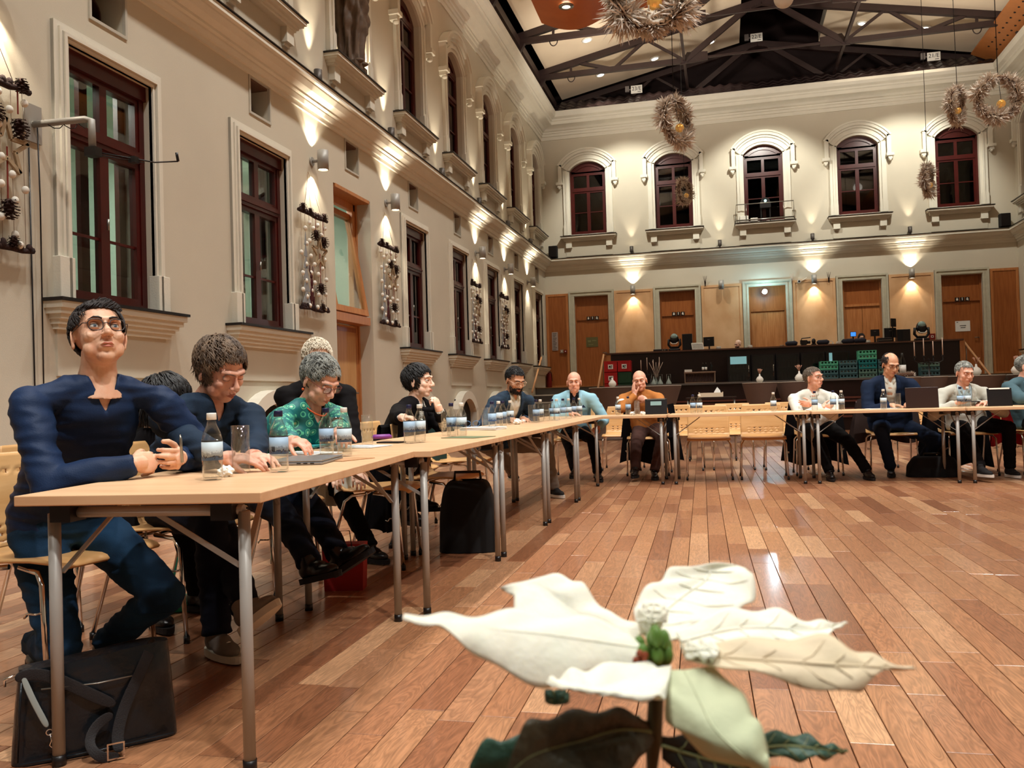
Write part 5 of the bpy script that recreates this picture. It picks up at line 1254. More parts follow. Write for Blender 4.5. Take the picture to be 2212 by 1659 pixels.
def skin(name, base, red=.0):
    if name in MAT: return MAT[name]
    m = mat(name, base, .48, col2=tuple(x*y for x, y in zip(base, (.93, .78, .74))), vscale=28, bump=.06, bscale=220)
    p = m.node_tree.nodes['Principled BSDF']; p.inputs['Subsurface Weight'].default_value = .12; p.inputs['Subsurface Radius'].default_value = (.02, .007, .004); p.inputs['Subsurface Scale'].default_value = .4
    return m
SK1 = skin('skin_tan', rgb(224, 180, 150)); SK2 = skin('skin_rosy', rgb(228, 176, 152)); SK3 = skin('skin_olive', rgb(206, 158, 126)); SK4 = skin('skin_pale', rgb(234, 198, 174))
EYEW = mat('eye_white', rgb(226, 220, 212), .2); 
def gauss(P, c, s):
    d = P-np.array(c); s = np.array(s if hasattr(s, '__len__') else (s, s, s)); return np.exp(-.5*((d/s)**2).sum(1))
def head_blob(vox, fem=False, chub=0, neck_to=None, nose=1.0, age=0):
    """head in its own frame: origin between the ears, -Y forwards"""
    b = MB(); wj = (.048 if fem else .053)+.009*chub
    b.ell((0, .020, .032), (.076, .098, .088), 28, 20)
    b.ell((0, -.028, -.012), (.064+.004*chub, .060, .085), 24, 18)
    b.ell((0, -.022, -.062), (wj+.004, .056, .042), 22, 14)
    b.ell((0, -.058, -.088), (.027+.006*chub, .024, .021), 14, 10)
    b.ell((0, -.068, -.058), (.032, .024, .026), 14, 10)
    for s in (-1, 1):
        b.ell((s*.040, -.056, -.022), (.024, .024, .024), 12, 10)
        b.ell((s*(.040+.006*chub), -.040, -.058), (.024+.006*chub, .026, .028), 12, 10)
        b.ell((s*.080, .012, -.006), (.0075, .019, .031), 12, 12, Matrix.Rotation(s*.35, 3, 'Z') @ Matrix.Rotation(.12, 3, 'X'))
        b.ell((s*.079, .010, -.030), (.007, .011, .013), 8, 8)
        b.ell((s*.0125, -.099, -.030), (.0085*nose, .010, .008), 10, 8)
    b.tube([(-.050, -.060, .026), (-.028, -.083, .032), (0, -.086, .028), (.028, -.083, .032), (.050, -.060, .026)], [.010, .012, .010, .012, .010], 10)
    b.tube([(0, -.084, .022), (0, -.098, -.002), (0, -.110*(.5+.5*nose)-.0*nose, -.022)], [.0085, .0095, .0125*nose], 12)
    b.ell((0, -.1085, -.026), (.0125*nose, .012, .0105), 12, 8)
    b.tube([(-.025, -.080, -.0605), (-.010, -.0925, -.0565), (0, -.0925, -.0585), (.010, -.0925, -.0565), (.025, -.080, -.0605)], [.003, .0058, .005, .0058, .003], 8)
    b.tube([(-.022, -.080, -.0635), (0, -.0925, -.0690), (.022, -.080, -.0635)], [.003, .0068, .003], 8)
    if neck_to is not None:
        n0 = Vector((0, .012, -.045)); n1 = Vector(neck_to); rn = .048 if fem else .056
        b.tube([n0, n0.lerp(n1, .5), n1, n1+(n1-n0).normalized()*.05], [rn*.98, rn*.97, rn*1.15, rn*1.6], 20)
        if chub: b.ell((0, -.012, -.088), (.050, .040, .026), 14, 10)
    def deform(P, N):
        d = np.zeros(len(P))
        for s in (-1, 1):
            d -= .0115*gauss(P, (s*.031, -.082, .006), (.0155, .03, .0105))
            d -= .004*gauss(P, (s*.012, -.100, -.039), (.005, .008, .004))
            d -= .0022*gauss(P, (s*.030, -.078, -.046), (.006, .02, .014))*(1+age)
            d -= .0035*gauss(P, (s*.082, .010, -.003), (.01, .010, .017))
            d -= .0012*age*gauss(P, (s*.034, -.078, -.012), (.012, .02, .0035))
        d -= .0040*np.exp(-.5*((P[:, 2]+.0622+.08*np.abs(P[:, 0])*.2)/.0016)**2)*np.exp(-.5*(P[:, 0]/.016)**4)*(P[:, 1] < -.07)
        d -= .0025*gauss(P, (0, -.088, -.079), (.018, .02, .005))
        if age: d -= .0010*age*np.exp(-.5*((np.sin(P[:, 2]*520))/.5)**2)*gauss(P, (0, -.08, .062), (.04, .03, .016))
        return P+N*d[:, None]
    me = remesh(b, vox, 3, deform); return me
def face_extras(root, HM, iris, lid=.35, brow=None, skinm=None, fem=False, sc=1.0):
    """eyes, lids and brows as their own parts"""
    for s in (-1, 1):
        c = Vector((s*.031, -.0725, .0065)); b = MB(); b.ell(c, (.0122,)*3, 16, 12)
        g = Vector((s*.002, -1, .02+.1*0)).normalized()
        b.cur = 1; q = Vector((0, 0, 1)).rotation_difference(g).to_matrix()
        b.lathe([(0, .0129), (.0052, .0118)], c, 14, g); b.cur = 2; b.lathe([(0, .0131), (.0024, .01285)], c, 10, g)
        me = b.mesh('eye', [EYEW, mat('iris_'+iris, {'blue': rgb(74, 92, 108), 'brown': rgb(52, 32, 22)}[iris], .2), BLACK]); me.transform(HM); link('eye', me, root)
        b = MB(); R = .0136
        def lidf(u, v, a0, a1, c=c, R=R):
            th = a0+(a1-a0)*v; ph = (u-.5)*2.5
            return c + Vector((R*math.sin(ph)*math.cos(th)*1.12, -R*math.cos(ph)*math.cos(th), R*math.sin(th)))
        up = .62-1.05*lid
        b.grid(lambda u, v: lidf(u, v, 1.5, up), 12, 7); b.grid(lambda u, v: lidf(u, v, -.38+.0*lid, -1.4), 12, 5)
        me = b.mesh('eyelid', skinm); me.transform(HM); link('eyelid', me, root)
        b = MB(); b.tube([lidf(k/8, 0, up, up)+Vector((0, -.0004, 0)) for k in range(9)], .0008, 4); me = b.mesh('eyelash', BLACK); me.transform(HM); link('eyelash', me, root)
        if brow is not None:
            b = MB(); pts = [Vector((s*x, y, z)) for x, y, z in ((.011, -.0975, .0270), (.022, -.0985, .0315), (.035, -.0940, .0335), (.050, -.0800, .0280))]
            b.tube(pts, [.0030, .0036, .0032, .0012] if not fem else [.0018, .0022, .0020, .0008], 6, sx=.55, up=(0, 0, 1)); me = b.mesh('eyebrow', brow); me.transform(HM); link('eyebrow', me, root)
    b = MB(); b.tube([(-.021, -.0845, -.0600), (-.009, -.0975, -.0565), (0, -.0978, -.0582), (.009, -.0975, -.0565), (.021, -.0845, -.0600)], [.001, .0034, .0030, .0034, .001], 6)
    b.tube([(-.019, -.0845, -.0642), (0, -.0985, -.0682), (.019, -.0845, -.0642)], [.001, .0042, .001], 6)
    me = b.mesh('lips', mat('lips', rgb(196, 118, 100), .45)); me.transform(HM); link('lips', me, root)
def glasses(root, HM, m, w_=.0215, h=.018, rim=.0014, round_=.6, tint=True):
    b = MB(); lens = MB()
    for s in (-1, 1):
        pts = []
        for k in range(20):
            a = 2*pi*k/20; ca, sa = math.cos(a), math.sin(a); e = round_
            x = s*.0325+w_*math.copysign(abs(ca)**e, ca); z = .004+h*math.copysign(abs(sa)**e, sa); pts.append((x, -.0975-.004*(1-abs(x)/.06), z))
        b.tube(pts, rim, 6, closed=True)
        b.tube([(s*(.0325+w_), -.096, .010), (s*.068, -.088, .012), (s*.081, -.02, .010), (s*.083, .012, .006), (s*.084, .028, -.012)], rim, 5)
        n = len(lens.v); lens.add(pts, [tuple(range(20))], False)
    b.tube([(-.012, -.0985, .008), (0, -.1025, .011), (.012, -.0985, .008)], rim, 6)
    me = b.mesh('glasses', m); me.transform(HM); g = link('glasses', me, root)
    me = lens.mesh('spectacle_lens', THINGLASS); me.transform(HM); link('spectacle_lens', me, g)
def hair(root, HM, m, style, seed=1, n=420, name='hair'):
    r = random.Random(seed); C = Vector((0, .020, .030)); E = Vector((.079, .101, .091))
    if style == 'cap': pass
    P = dict(short=dict(L=.030, puff=.005, rad=.0028, lift=.003, front=.074, side=.034, back=-.050, fwd=.10), quiff=dict(L=.040, puff=.007, rad=.0028, lift=.004, front=.072, side=.030, back=-.060, fwd=-.3),
             wavy=dict(L=.075, puff=.013, rad=.0032, lift=.007, front=.070, side=.012, back=-.090, fwd=.35), grey=dict(L=.048, puff=.010, rad=.0030, lift=.006, front=.070, side=.022, back=-.060, fwd=.45),
             bob=dict(L=.070, puff=.011, rad=.0034, lift=.008, front=.066, side=.010, back=-.095, fwd=.35), long=dict(L=.15, puff=.012, rad=.006, lift=.008, front=.066, side=-.03, back=-.14, fwd=.1),
             crop=dict(L=.018, puff=.003, rad=.0030, lift=.002, front=.074, side=.034, back=-.052, fwd=.1), balding=dict(L=.024, puff=.003, rad=.0032, lift=.002, front=.30, side=.024, back=-.055, fwd=.1))[style]
    def region(p):
        x, y, z = p
        if style == 'balding':
            if y < -.035: return False
            if z > .085 and y < .055: return False
        if y < -.03:
            t = min(1, (-y-.03)/.05)
            lim = P['side']*(1-t)+P['front']*t+(.018 if style in ('quiff', 'short', 'crop') and abs(x) > .045 else 0)
            return z > lim - (.03 if style in ('wavy', 'bob', 'grey') and abs(x) > .05 else 0)
        if y < .03:
            t = (y+.03)/.06; s0 = P['side']
            return z > s0*(1-t)+(P['back']*.6)*t if abs(x) > .05 else True
        return z > P['back']
    def surf(th, ph, off=0):
        d = Vector((math.sin(th)*math.cos(ph), math.sin(th)*math.sin(ph), math.cos(th))); p = Vector((d.x*(E.x+off), d.y*(E.y+off), d.z*(E.z+off)))+C
        return p, Vector((d.x/E.x, d.y/E.y, d.z/E.z)).normalized()
    cap = MB(); NU, NV = 40, 26; idx = {}; vs = []; fs = []
    offc = P['lift']*.5+.001
    for j in range(NV+1):
        for i in range(NU):
            p, nn = surf(pi*.95*j/NV, 2*pi*i/NU, offc); idx[(i, j)] = len(vs); vs.append(p)
    for j in range(NV):
        for i in range(NU):
            q = [idx[(i, j)], idx[(i, j+1)], idx[((i+1) % NU, j+1)], idx[((i+1) % NU, j)]]
            if all(region(vs[k]-Vector((0, 0, .010 if vs[k].y < 0 else .004))) for k in q): fs.append(tuple(q))
    cap.add(vs, fs, True)
    k = 0; tries = 0
    while k < n and tries < n*12:
        tries += 1
        th = math.acos(1-1.9*r.random()); ph = 2*pi*r.random(); p, nn = surf(th, ph, P['lift']*.4)
        if not region(p): continue
        k += 1
        crown = Vector((.01, .085, .105)); fl = (p-crown); fl = (fl-nn*fl.dot(nn))
        if fl.length < 1e-4: continue
        fl.normalize(); fwd = Vector((r.uniform(-.2, .5), -1, 0)); fwd -= nn*fwd.dot(nn)
        top = max(0, nn.z)
        d = (fl*(1-.5*top) + fwd*P['fwd']*top*1.3 + Vector((0, 0, -.5))*(1-top) + Vector((r.uniform(-1, 1), r.uniform(-1, 1), r.uniform(-1, 1)))*.30)
        d -= nn*d.dot(nn); d.normalize(); L_ = P['L']*r.uniform(.6, 1.15); wv = r.uniform(0, 6)
        if style == 'quiff' and nn.z > .5 and p.y < .0: d = (Vector((.75, .1, .55))+Vector((r.uniform(-.25, .25), r.uniform(-.5, .3), 0))).normalized(); L_ *= .85
        side = nn.cross(d); pts = []
        amp = .006 if style in ('wavy', 'grey') else .0025
        for q in range(6):
            t = q/5; pt = p+d*L_*t+side*amp*math.sin(wv+t*7)
            # keep the lock hugging the skull
            v = pt-C; s_ = math.sqrt((v.x/E.x)**2+(v.y/E.y)**2+(v.z/E.z)**2); want = 1+(P['puff']*(math.sin(pi*min(1, t*1.1))*.8+.25)+P['lift']*.3)/.09
            if style == 'quiff' and nn.z > .5 and p.y < 0: want = min(max(want, s_), 1.26)
            if pt.z > -.03 or style in ('short', 'crop', 'quiff', 'balding'): pt = C+v*(want/s_)
            if pt.y < -.045 and pt.z < P['front']-.004-.045*max(0, abs(pt.x)-.040)/.03 and (q > 0) and style != 'none': break
            if -.045 <= pt.y < .03 and abs(pt.x) > .05 and pt.z < P['side']-.012 and style in ('short', 'crop', 'quiff', 'balding', 'grey'): break
            pts.append(pt)
        if len(pts) < 3: continue
        rd = P['rad']*r.uniform(.7, 1.3); nn_ = len(pts); cap.tube(pts, [rd*(.6, 1, 1, .85, .55, .12)[q if q < nn_-1 else 5] for q in range(nn_)], 5, caps=False, sx=.6)
    me = cap.mesh(name, m); me.transform(HM); return link(name, me, root)
def beard(root, HM, m, seed=3, full=True):
    r = random.Random(seed); b = MB(); n = 420
    for k in range(n):
        a = r.uniform(-1.45, 1.45); z = r.uniform(-.10, -.035); rr_ = .062 if z > -.07 else .052
        if abs(a) < .42 and -.073 < z < -.047: continue
        if z > -.05 and abs(a) < .95: continue
        x = rr_*math.sin(a); y = -.022-(.070 if abs(a) < .6 else .062)*math.cos(a); p = Vector((x, y, z)); d = Vector((x*2, y+.02, -.06)).normalized()
        b.tube([p-d*.004, p+d*.006, p+Vector((0, 0, -.010))+d*.007], [.0032, .0030, .0006], 4, caps=False)
    for k in range(60): x = r.uniform(-.026, .026); b.tube([(x, -.088+abs(x)*.25, -.044), (x*1.15, -.098+abs(x)*.3, -.050)], [.0024, .0010], 4, caps=False)
    me = b.mesh('beard', m); me.transform(HM); link('beard', me, root)
def hand_mb(b, wrist, d, n, thumb, curl=(.5, .6, .7, .8), spread=.06, sc=1.0, tcurl=.4, tout=.7):
    """palm and five fingers; d towards the fingers, n out of the palm, thumb = +-1 side along d x n"""
    d = Vector(d).normalized(); n = Vector(n); n = (n-d*n.dot(d)).normalized(); s = d.cross(n).normalized()*thumb
    Rm = Matrix((s, d, n)).transposed(); w = Vector(wrist)
    T = lambda x, y, z: w + Rm @ Vector((x*sc, y*sc, z*sc))
    b.ell(T(0, .045, 0), (.039*sc, .052*sc, .0145*sc), 16, 10, Rm); b.ell(T(.018, .030, .006), (.020*sc, .032*sc, .015*sc), 12, 8, Rm); b.ell(T(-.016, .035, .004), (.020*sc, .036*sc, .014*sc), 12, 8, Rm)
    for i, (x, y, L_, rd) in enumerate(((.027, .082, .068, .0088), (.009, .088, .078, .0090), (-.010, .085, .072, .0086), (-.027, .074, .056, .0078))):
        a = spread*(1.5-i); ang = 0; p = T(x, y-.012, 0); pts = [p]; fd = Vector((math.sin(a), math.cos(a), 0)); c = curl[i] if hasattr(curl, '__len__') else curl
        for seg, bend in ((.50, c), (.29, c*1.25), (.21, c*.8)):
            ang += bend; dv = Vector((fd.x*math.cos(ang), fd.y*math.cos(ang), math.sin(ang))); p = p+(Rm @ dv)*(L_*seg+.004)*sc; pts.append(p)
        b.tube(pts, [rd*1.08*sc, rd*sc, rd*.92*sc, rd*.72*sc], 10)
        for q, rq in zip(pts[1:], (1.06, 1.0, .80)): b.ell(q, (rd*rq*sc,)*3, 8, 6)
    p0 = T(.020, .014, .004); d1 = Vector((math.sin(tout), math.cos(tout), .35)).normalized(); p1 = p0+Rm @ d1*.042*sc
    d2 = Vector((math.sin(tout-tcurl*.6), math.cos(tout-tcurl*.6), .35+tcurl*.5)).normalized(); p2 = p1+Rm @ d2*.034*sc; d3 = Vector((math.sin(tout-tcurl*1.3), math.cos(tout-tcurl*1.3), .35+tcurl*.6)).normalized(); p3 = p2+Rm @ d3*.026*sc
    b.tube([p0, p1, p2, p3], [.014*sc, .0115*sc, .0100*sc, .0080*sc], 10); b.ell(p3, (.0082*sc,)*3, 8, 6)
def ik(a, c, l1, l2, hint):
    a, c = Vector(a), Vector(c); v = c-a; L_ = min(v.length, (l1+l2)*.995); d = v.normalized(); x = (l1*l1-l2*l2+L_*L_)/(2*L_); h = math.sqrt(max(0, l1*l1-x*x))
    hv = Vector(hint); hv = (hv-d*hv.dot(d)).normalized(); return a+d*x+hv*h, a+d*L_
def folds(seed, amp, sc=9, ridge=1.0):
    def f(P, N):
        out = np.empty(len(P)); o = Vector((seed*3.1, seed*1.7, 0))
        for i, p in enumerate(P):
            q = Vector(p)*sc+o; a = noise.noise(q); b_ = noise.noise(Vector((q.x*.6, q.y*.6, q.z*2.2))*1.3)
            out[i] = (abs(b_)*-1.6+.35+.5*a)*amp
        return P+N*out[:, None]
    return f
def person(label, head, F, pelvis, look, skinm, top, hands, group=None, fem=False, build=1.0, vox=(.0036, .0034, .010), hairs=None, brow=None, iris='brown', lid=.4, glass=None, trousers=None, shoes=None,
           ankles=None, jacket=None, chub=0, roll=0, sh=None, neck='open', folds_=.006, kneez=.50, age=0, sleeves=1.0, hips=1.0, top_mat=None, legs=True, headsc=1.0, elbow=((-.25, 0), (-.25, 0)), beard_=None, hand_vox=None, shoulder_drop=0, vneck=0, nk=.168):
    head = Vector(head); F = Vector((F[0], F[1], 0)).normalized(); R = Vector((F.y, -F.x, 0)); U = Vector((0, 0, 1)); pel = Vector((pelvis[0], pelvis[1], .555))
    root = thing('person', (pel.x, pel.y, 0), 0, label=label, cat='person', group=group); RO = Vector((pel.x, pel.y, 0))
    yaw = math.atan2(look[0], -look[1]); HR = Matrix.Rotation(yaw, 4, 'Z') @ Matrix.Rotation(math.radians(look[2]), 4, 'X') @ Matrix.Rotation(math.radians(roll), 4, 'Y')
    headsc = headsc*1.03
    HM = Matrix.Translation(head-RO) @ HR @ Matrix.Diagonal((headsc, headsc, headsc, 1))
    S = head - U*nk - Vector((look[0], look[1], 0)).normalized()*(.02+.075*math.sin(math.radians(look[2])))
    lean = Vector((S.x-pel.x, S.y-pel.y, 0)); S.x -= F.x*.02; S.y -= F.y*.02; S.z -= shoulder_drop
    sw = (sh if sh else (.165 if fem else .190))*build; dp = 1.0
    spine_t = (S-pel).normalized(); back = -F
    mid = pel.lerp(S, .45)+back*.035
    shl = S - R*sw - U*.050; shr = S + R*sw - U*.050
    neckpt = HM.inverted() @ (S - RO + U*.03 + F*.00)
    # --- body: head, neck, hands in one mesh
    hb = head_blob(vox[0], fem, chub, neckpt, age=age); hb.transform(HM)
    arms = []; hm = MB(); HS = .94 if fem else 1.0
    for k, (hd, shp, sd) in enumerate(((hands[0], shr, 1), (hands[1], shl, -1))):
        if hd is None: arms.append(None); continue
        hint = Vector(hd['hint']) if 'hint' in hd else (R*sd*.6 - U*1.0 + back*.2)
        el, wr = ik(shp, hd['at'], .285*build**.3*(.95 if fem else 1), .255*(.95 if fem else 1), hint)
        arms.append((shp, el, wr, hd))
        hand_mb(hm, wr-RO, hd['d'], hd['n'], hd.get('th', 1), hd.get('curl', (.4, .5, .55, .6)), sc=HS, tcurl=hd.get('tc', .4), tout=hd.get('to', .7))
        dd = Vector(hd['d']).normalized(); fa = (wr-el).normalized()
        hm.tube([wr-RO-fa*.16, wr-RO-fa*.05, wr-RO, wr-RO+dd*.03], [.040, .029, .026, .026], 14, sx=1.12)
    parts = [(hb, 0)]
    if hm.v: parts.append((remesh(hm, hand_vox or vox[1], 2), 0))
    # upper chest under the collar so neck and hands belong to one body
    cb = MB(); s_ = S-RO; wq = build*(1.0 if not fem else .93); cb.tube([s_+U*.048, s_+U*.012, s_-U*.03-F*.01, (pel-RO).lerp(s_, .78)+back*.025, (pel-RO).lerp(s_, .62)+back*.025], [.046, .058, .088*wq-.006, .118*wq-.004, .105*wq-.012], 24, sx=1.38, up=F); 
    for a in arms:
        if a: cb.tube([a[0]-RO, a[1]-RO, a[1]-RO+(a[2]-a[1])*.45], [.032, .030, .028], 12)
    def slim(P, N):
        x = np.abs((P-np.array(S-RO)) @ np.array(R)); return P-N*(np.clip((x-.030)/.03, 0, 1)*.034)[:, None]
    parts.append((remesh(cb, max(.009, vox[2]*.8), 3, slim), 0))
    bodyme = join_meshes('body', parts, skinm); body = link('body', bodyme, root)
    face_extras(root, HM, iris, lid, brow, skinm, fem)
    if hairs: hair(root, HM, hairs[1], hairs[0], seed=len(label), n=int((hairs[2] if len(hairs) > 2 else 420)*2.4))
    if beard_: beard(root, HM, beard_)
    if glass: glasses(root, HM, **glass)
    # --- garment on the upper body
    def torso(inf, arm_inf, sleeve=1.0, hem=.0):
        b = MB(); Pq = lambda v: v-RO
        w_ = build*(1.0 if not fem else .93); pts = [pel-U*(.02+hem), pel+U*.06+back*.01, pel.lerp(S, .32)+back*.025, mid.lerp(S, .25)+back*.02, pel.lerp(S, .78)+back*.025, S-U*.03-F*.01, S+U*.012, S+U*.048]
        rad = [.125*w_*hips, .128*w_*(1+.25*chub*(1 if not fem else .7)), .120*w_*(1+.3*chub), .118*w_*(1+.2*chub), .118*w_, .088*w_, .070, .060]
        b.tube([Pq(p) for p in pts], [r_+inf for r_ in rad], 26, sx=1.38, up=F)
        if fem:
            for sd in (-1, 1): b.ell(Pq(pel.lerp(S, .66)+F*.085*w_+R*sd*.07), (.070, .070, .065), 14, 10)
        b.tube([Pq(shl+R*.01), Pq(shl.lerp(S, .55)+U*.020), Pq(S+U*.008), Pq(shr.lerp(S, .55)+U*.020), Pq(shr-R*.01)], [.046+inf, .048+inf, .050+inf, .048+inf, .046+inf], 14)
        for a in arms:
            if not a: continue
            shp, el, wr, hd = a; wr2 = el+(wr-el)*sleeve
            b.ell(Pq(shp), (.056+inf, .056+inf, .056+inf), 16, 12)
            b.tube([Pq(shp), Pq(shp.lerp(el, .5)), Pq(el)], [.053*w_+arm_inf, .049*w_+arm_inf, .043*w_+arm_inf], 16)
            b.ell(Pq(el), (.044*w_+arm_inf,)*3, 12, 10)
            b.tube([Pq(el), Pq(el.lerp(wr2, .45)), Pq(wr2)], [.043*w_+arm_inf, .041*w_+arm_inf, .033+arm_inf*.9], 16)
        return b
    def front_cut(me, half_top, half_bot, ztop, zbot, mats_, nm):
        """splits the garment where it opens in front"""
        import bmesh
        bm = bmesh.new(); bm.from_mesh(me); dele = []
        for f in bm.faces:
            c = f.calc_center_median(); v = c-(S-RO); along = (v.z)/(S.z-pel.z)
            x = v.dot(R); sp = (pel-RO).lerp(S-RO, max(0, min(1, 1+along))); fr = (c-sp).dot(F)
            if fr > .02 and zbot < along < ztop:
                t = (ztop-along)/(ztop-zbot); hw_ = half_top+(half_bot-half_top)*t
                if abs(x) < hw_: dele.append(f)
        bmesh.ops.delete(bm, geom=dele, context='FACES')
        bd = [v for v in bm.verts if v.is_boundary]
        for _ in range(14):
            nw = {}
            for v in bd:
                nb = [e.other_vert(v) for e in v.link_edges if e.is_boundary]
                if len(nb) == 2: nw[v] = v.co*.4+(nb[0].co+nb[1].co)*.3
            for v, c_ in nw.items(): v.co = c_
        bm.to_mesh(me); bm.free(); return me
    seed = len(label)*7 % 23
    from mathutils.bvhtree import BVHTree
    def mkbvh(me): return BVHTree.FromPolygons([v.co for v in me.vertices], [tuple(p.vertices) for p in me.polygons])
    def surfpt(bv, x, al, off):
        c = (pel-RO).lerp(S-RO, max(0, min(1.05, 1+al))); o = Vector((c.x, c.y, (S-RO).z+al*(S.z-pel.z)))+R*x+F*.5; h = bv.ray_cast(o, -F)
        return (h[0]+F*off) if h[0] is not None else o-F*.4
    tm_ = remesh(torso(0 if not jacket else -.004, .006 if not jacket else -.002, sleeves), vox[2], 5, folds(seed, folds_)); bv_t = mkbvh(tm_)
    if neck == 'open' and not jacket: front_cut(tm_, .052+vneck*.3, .0, .14, -.16-vneck, None, 'top')
    elif jacket or neck == 'collar': front_cut(tm_, .040, .0, .16, -.13, None, 'top')
    if neck == 'round': b = MB(); b.tube([S-RO+U*.022+F*.0+(R*math.cos(a)*.068+F*math.sin(a)*.066-U*.020*math.sin(a)) for a in [2*pi*k/20 for k in range(20)]], .010, 8, closed=True); b.obj('ribbed_neckline', top_mat, root)
    setmat(tm_, top_mat); tp = link(top, tm_, root); so = tp.modifiers.new('s', 'SOLIDIFY'); so.thickness = .004; so.offset = 0
    if jacket:
        jm, jn, hw0, hw1, jb = jacket
        me = remesh(torso(.011, .010, .97, hem=.05), vox[2], 5, folds(seed+5, folds_*1.1)); bv_j = mkbvh(me); front_cut(me, hw0, hw1, .16, jb, None, jn); setmat(me, jm); jk = link(jn, me, root)
        so = jk.modifiers.new('s', 'SOLIDIFY'); so.thickness = .008; so.offset = 0
        for sd in (-1, 1):
            b = MB(); vs = []
            for k in range(9):
                t_ = k/8; al = .04+(jb*.96-.04)*t_; hw_ = hw0+(hw1-hw0)*t_+.003; wl2 = .052*math.sin(pi*min(1, .12+t_*.88))**.8*(1 if t_ < .45 else max(.12, 1.45-t_))
                if .30 < t_ < .42: wl2 *= .62
                p1 = surfpt(bv_j, sd*hw_, al, .004); p2 = surfpt(bv_j, sd*(hw_+wl2), al, .006)
                vs += [p1, p2]
            b.add(vs, [(2*i, 2*i+1, 2*i+3, 2*i+2) for i in range(8)], True); lp = b.obj('lapel', jm, root); so = lp.modifiers.new('s', 'SOLIDIFY'); so.thickness = .006; so.offset = 1 if sd < 0 else -1
    if neck == 'collar' or jacket:
        b = MB(); c0 = S-RO+U*.035
        for sd in (-1, 1):
            vs = []
            for k in range(8):
                a = pi-(pi-.35)*k/7; rr_ = .066; p = c0+R*sd*math.sin(a)*rr_*1.0+F*math.cos(a)*rr_*.95-U*.028*(1+math.cos(a))*.8; hb_ = .030 if neck == 'collar' or jacket else .016; vs += [p+U*hb_+F*.004, p+(R*sd*math.sin(a)+F*math.cos(a))*.018-U*(.010+(.028 if neck == 'collar' or jacket else .010)*(k == 7))]
            b.add(vs, [(2*i, 2*i+1, 2*i+3, 2*i+2) for i in range(7)], True)
        cl = b.obj('collar', top_mat if not isinstance(top_mat, list) else top_mat[0], root); so = cl.modifiers.new('s', 'SOLIDIFY'); so.thickness = .003
    # --- legs
    if legs:
        b = MB(); sh_ = MB(); Pq = lambda v: v-RO; bl = build if not fem else build*.97
        b.tube([Pq(pel+U*.10), Pq(pel), Pq(pel-U*.06)], [.115*bl*hips, .125*bl*hips, .10*bl*hips], 22, sx=1.38, up=F)
        lgs = []
        for k, sd in ((0, 1), (1, -1)):
            hip = pel+R*sd*.09*hips-U*.01; an = Vector(ankles[k][:3]); kh = F*.9+U*.75+R*sd*(ankles[k][3] if len(ankles[k]) > 3 else .15)
            kn, an = ik(hip, an, .44, .42, kh); lgs.append((hip, kn, an, sd))
            b.tube([Pq(hip), Pq(hip.lerp(kn, .5)), Pq(kn)], [.092*bl, .080*bl, .062*bl], 18); b.ell(Pq(kn), (.064*bl,)*3, 14, 10)
            b.tube([Pq(kn), Pq(kn.lerp(an, .35)), Pq(kn.lerp(an, .8)), Pq(an-U*.01)], [.062*bl, .062*bl, .052*bl, .054*bl], 18)
        me = remesh(b, max(vox[2], .011), 5, folds(seed+9, folds_*1.2)); setmat(me, trousers); link('trousers' if not fem or True else 'trousers', me, root)
        for (hip, kn, an, sd), k in zip(lgs, (0, 1)):
            td = Vector(ankles[k][4]) if len(ankles[k]) > 4 else (F+R*sd*.25); pitch = ankles[k][5] if len(ankles[k]) > 5 else 0
            td = Vector((td.x, td.y, 0)).normalized(); Sd = Vector((td.y, -td.x, 0)); Mx = Matrix((Sd, td, U)).transposed() @ Matrix.Rotation(pitch, 3, 'X')
            o = Pq(an)-U*.0; T = lambda x, y, z: o+Mx @ Vector((x, y, z))
            q = MB(); q.ell(T(0, -.02, -.035), (.036, .05, .045), 14, 10, Mx); q.ell(T(0, .07, -.052), (.042, .085, .030), 16, 10, Mx); q.ell(T(0, .03, -.035), (.038, .065, .036), 14, 10, Mx); q.tube([T(0, -.012, .03), T(0, -.005, -.03)], [.042, .040], 14)
            me = remesh(q, .007, 3); setmat(me, shoes[0]); so_ = link('shoe', me, root)
            q = MB(); out = []
            for i in range(20):
                a = 2*pi*i/20; x = .043*math.cos(a)*(1-.12*math.sin(a+.6)); y = .045+.125*math.sin(a); out.append((x, y))
            q.v = []; vs = [T(x, y, -.092) for x, y in out]+[T(x*1.02, y*1.01, -.066) for x, y in out]
            q.add(vs, [tuple(reversed(range(20))), tuple(range(20, 40))]+[(i, (i+1) % 20, (i+1) % 20+20, i+20) for i in range(20)], False); sl = q.obj('sole', shoes[1], so_)
            q = MB()
            for i in range(4): q.tube([T(-.020, .035+.018*i, -.012-.006*i), T(0, .040+.018*i, -.0015-.007*i), T(.020, .035+.018*i, -.012-.006*i)], .0028, 5)
            q.obj('lace', shoes[2] if len(shoes) > 2 else BLACK, so_)
    root['_S'] = list(S); return root, dict(S=S, R=R, F=F, RO=RO, arms=arms, HM=HM, pel=pel)
def cloth(name, c, rough=.85, var=.15, bump=.12, sheen=0, c2=None, vscale=5, stretch=(1, 1, 1)):
    return mat(name, c, rough, var=var, vscale=vscale, bump=bump, bscale=260, sheen=sheen, spec=.18, col2=c2, stretch=stretch)
NAVY = cloth('navy_cotton', rgb(30, 48, 80), .55, .35); SWEAT = cloth('blue_grey_sweatshirt', rgb(38, 52, 70), .9, .25); BLK = cloth('black_wool', rgb(12, 8, 10), .85)
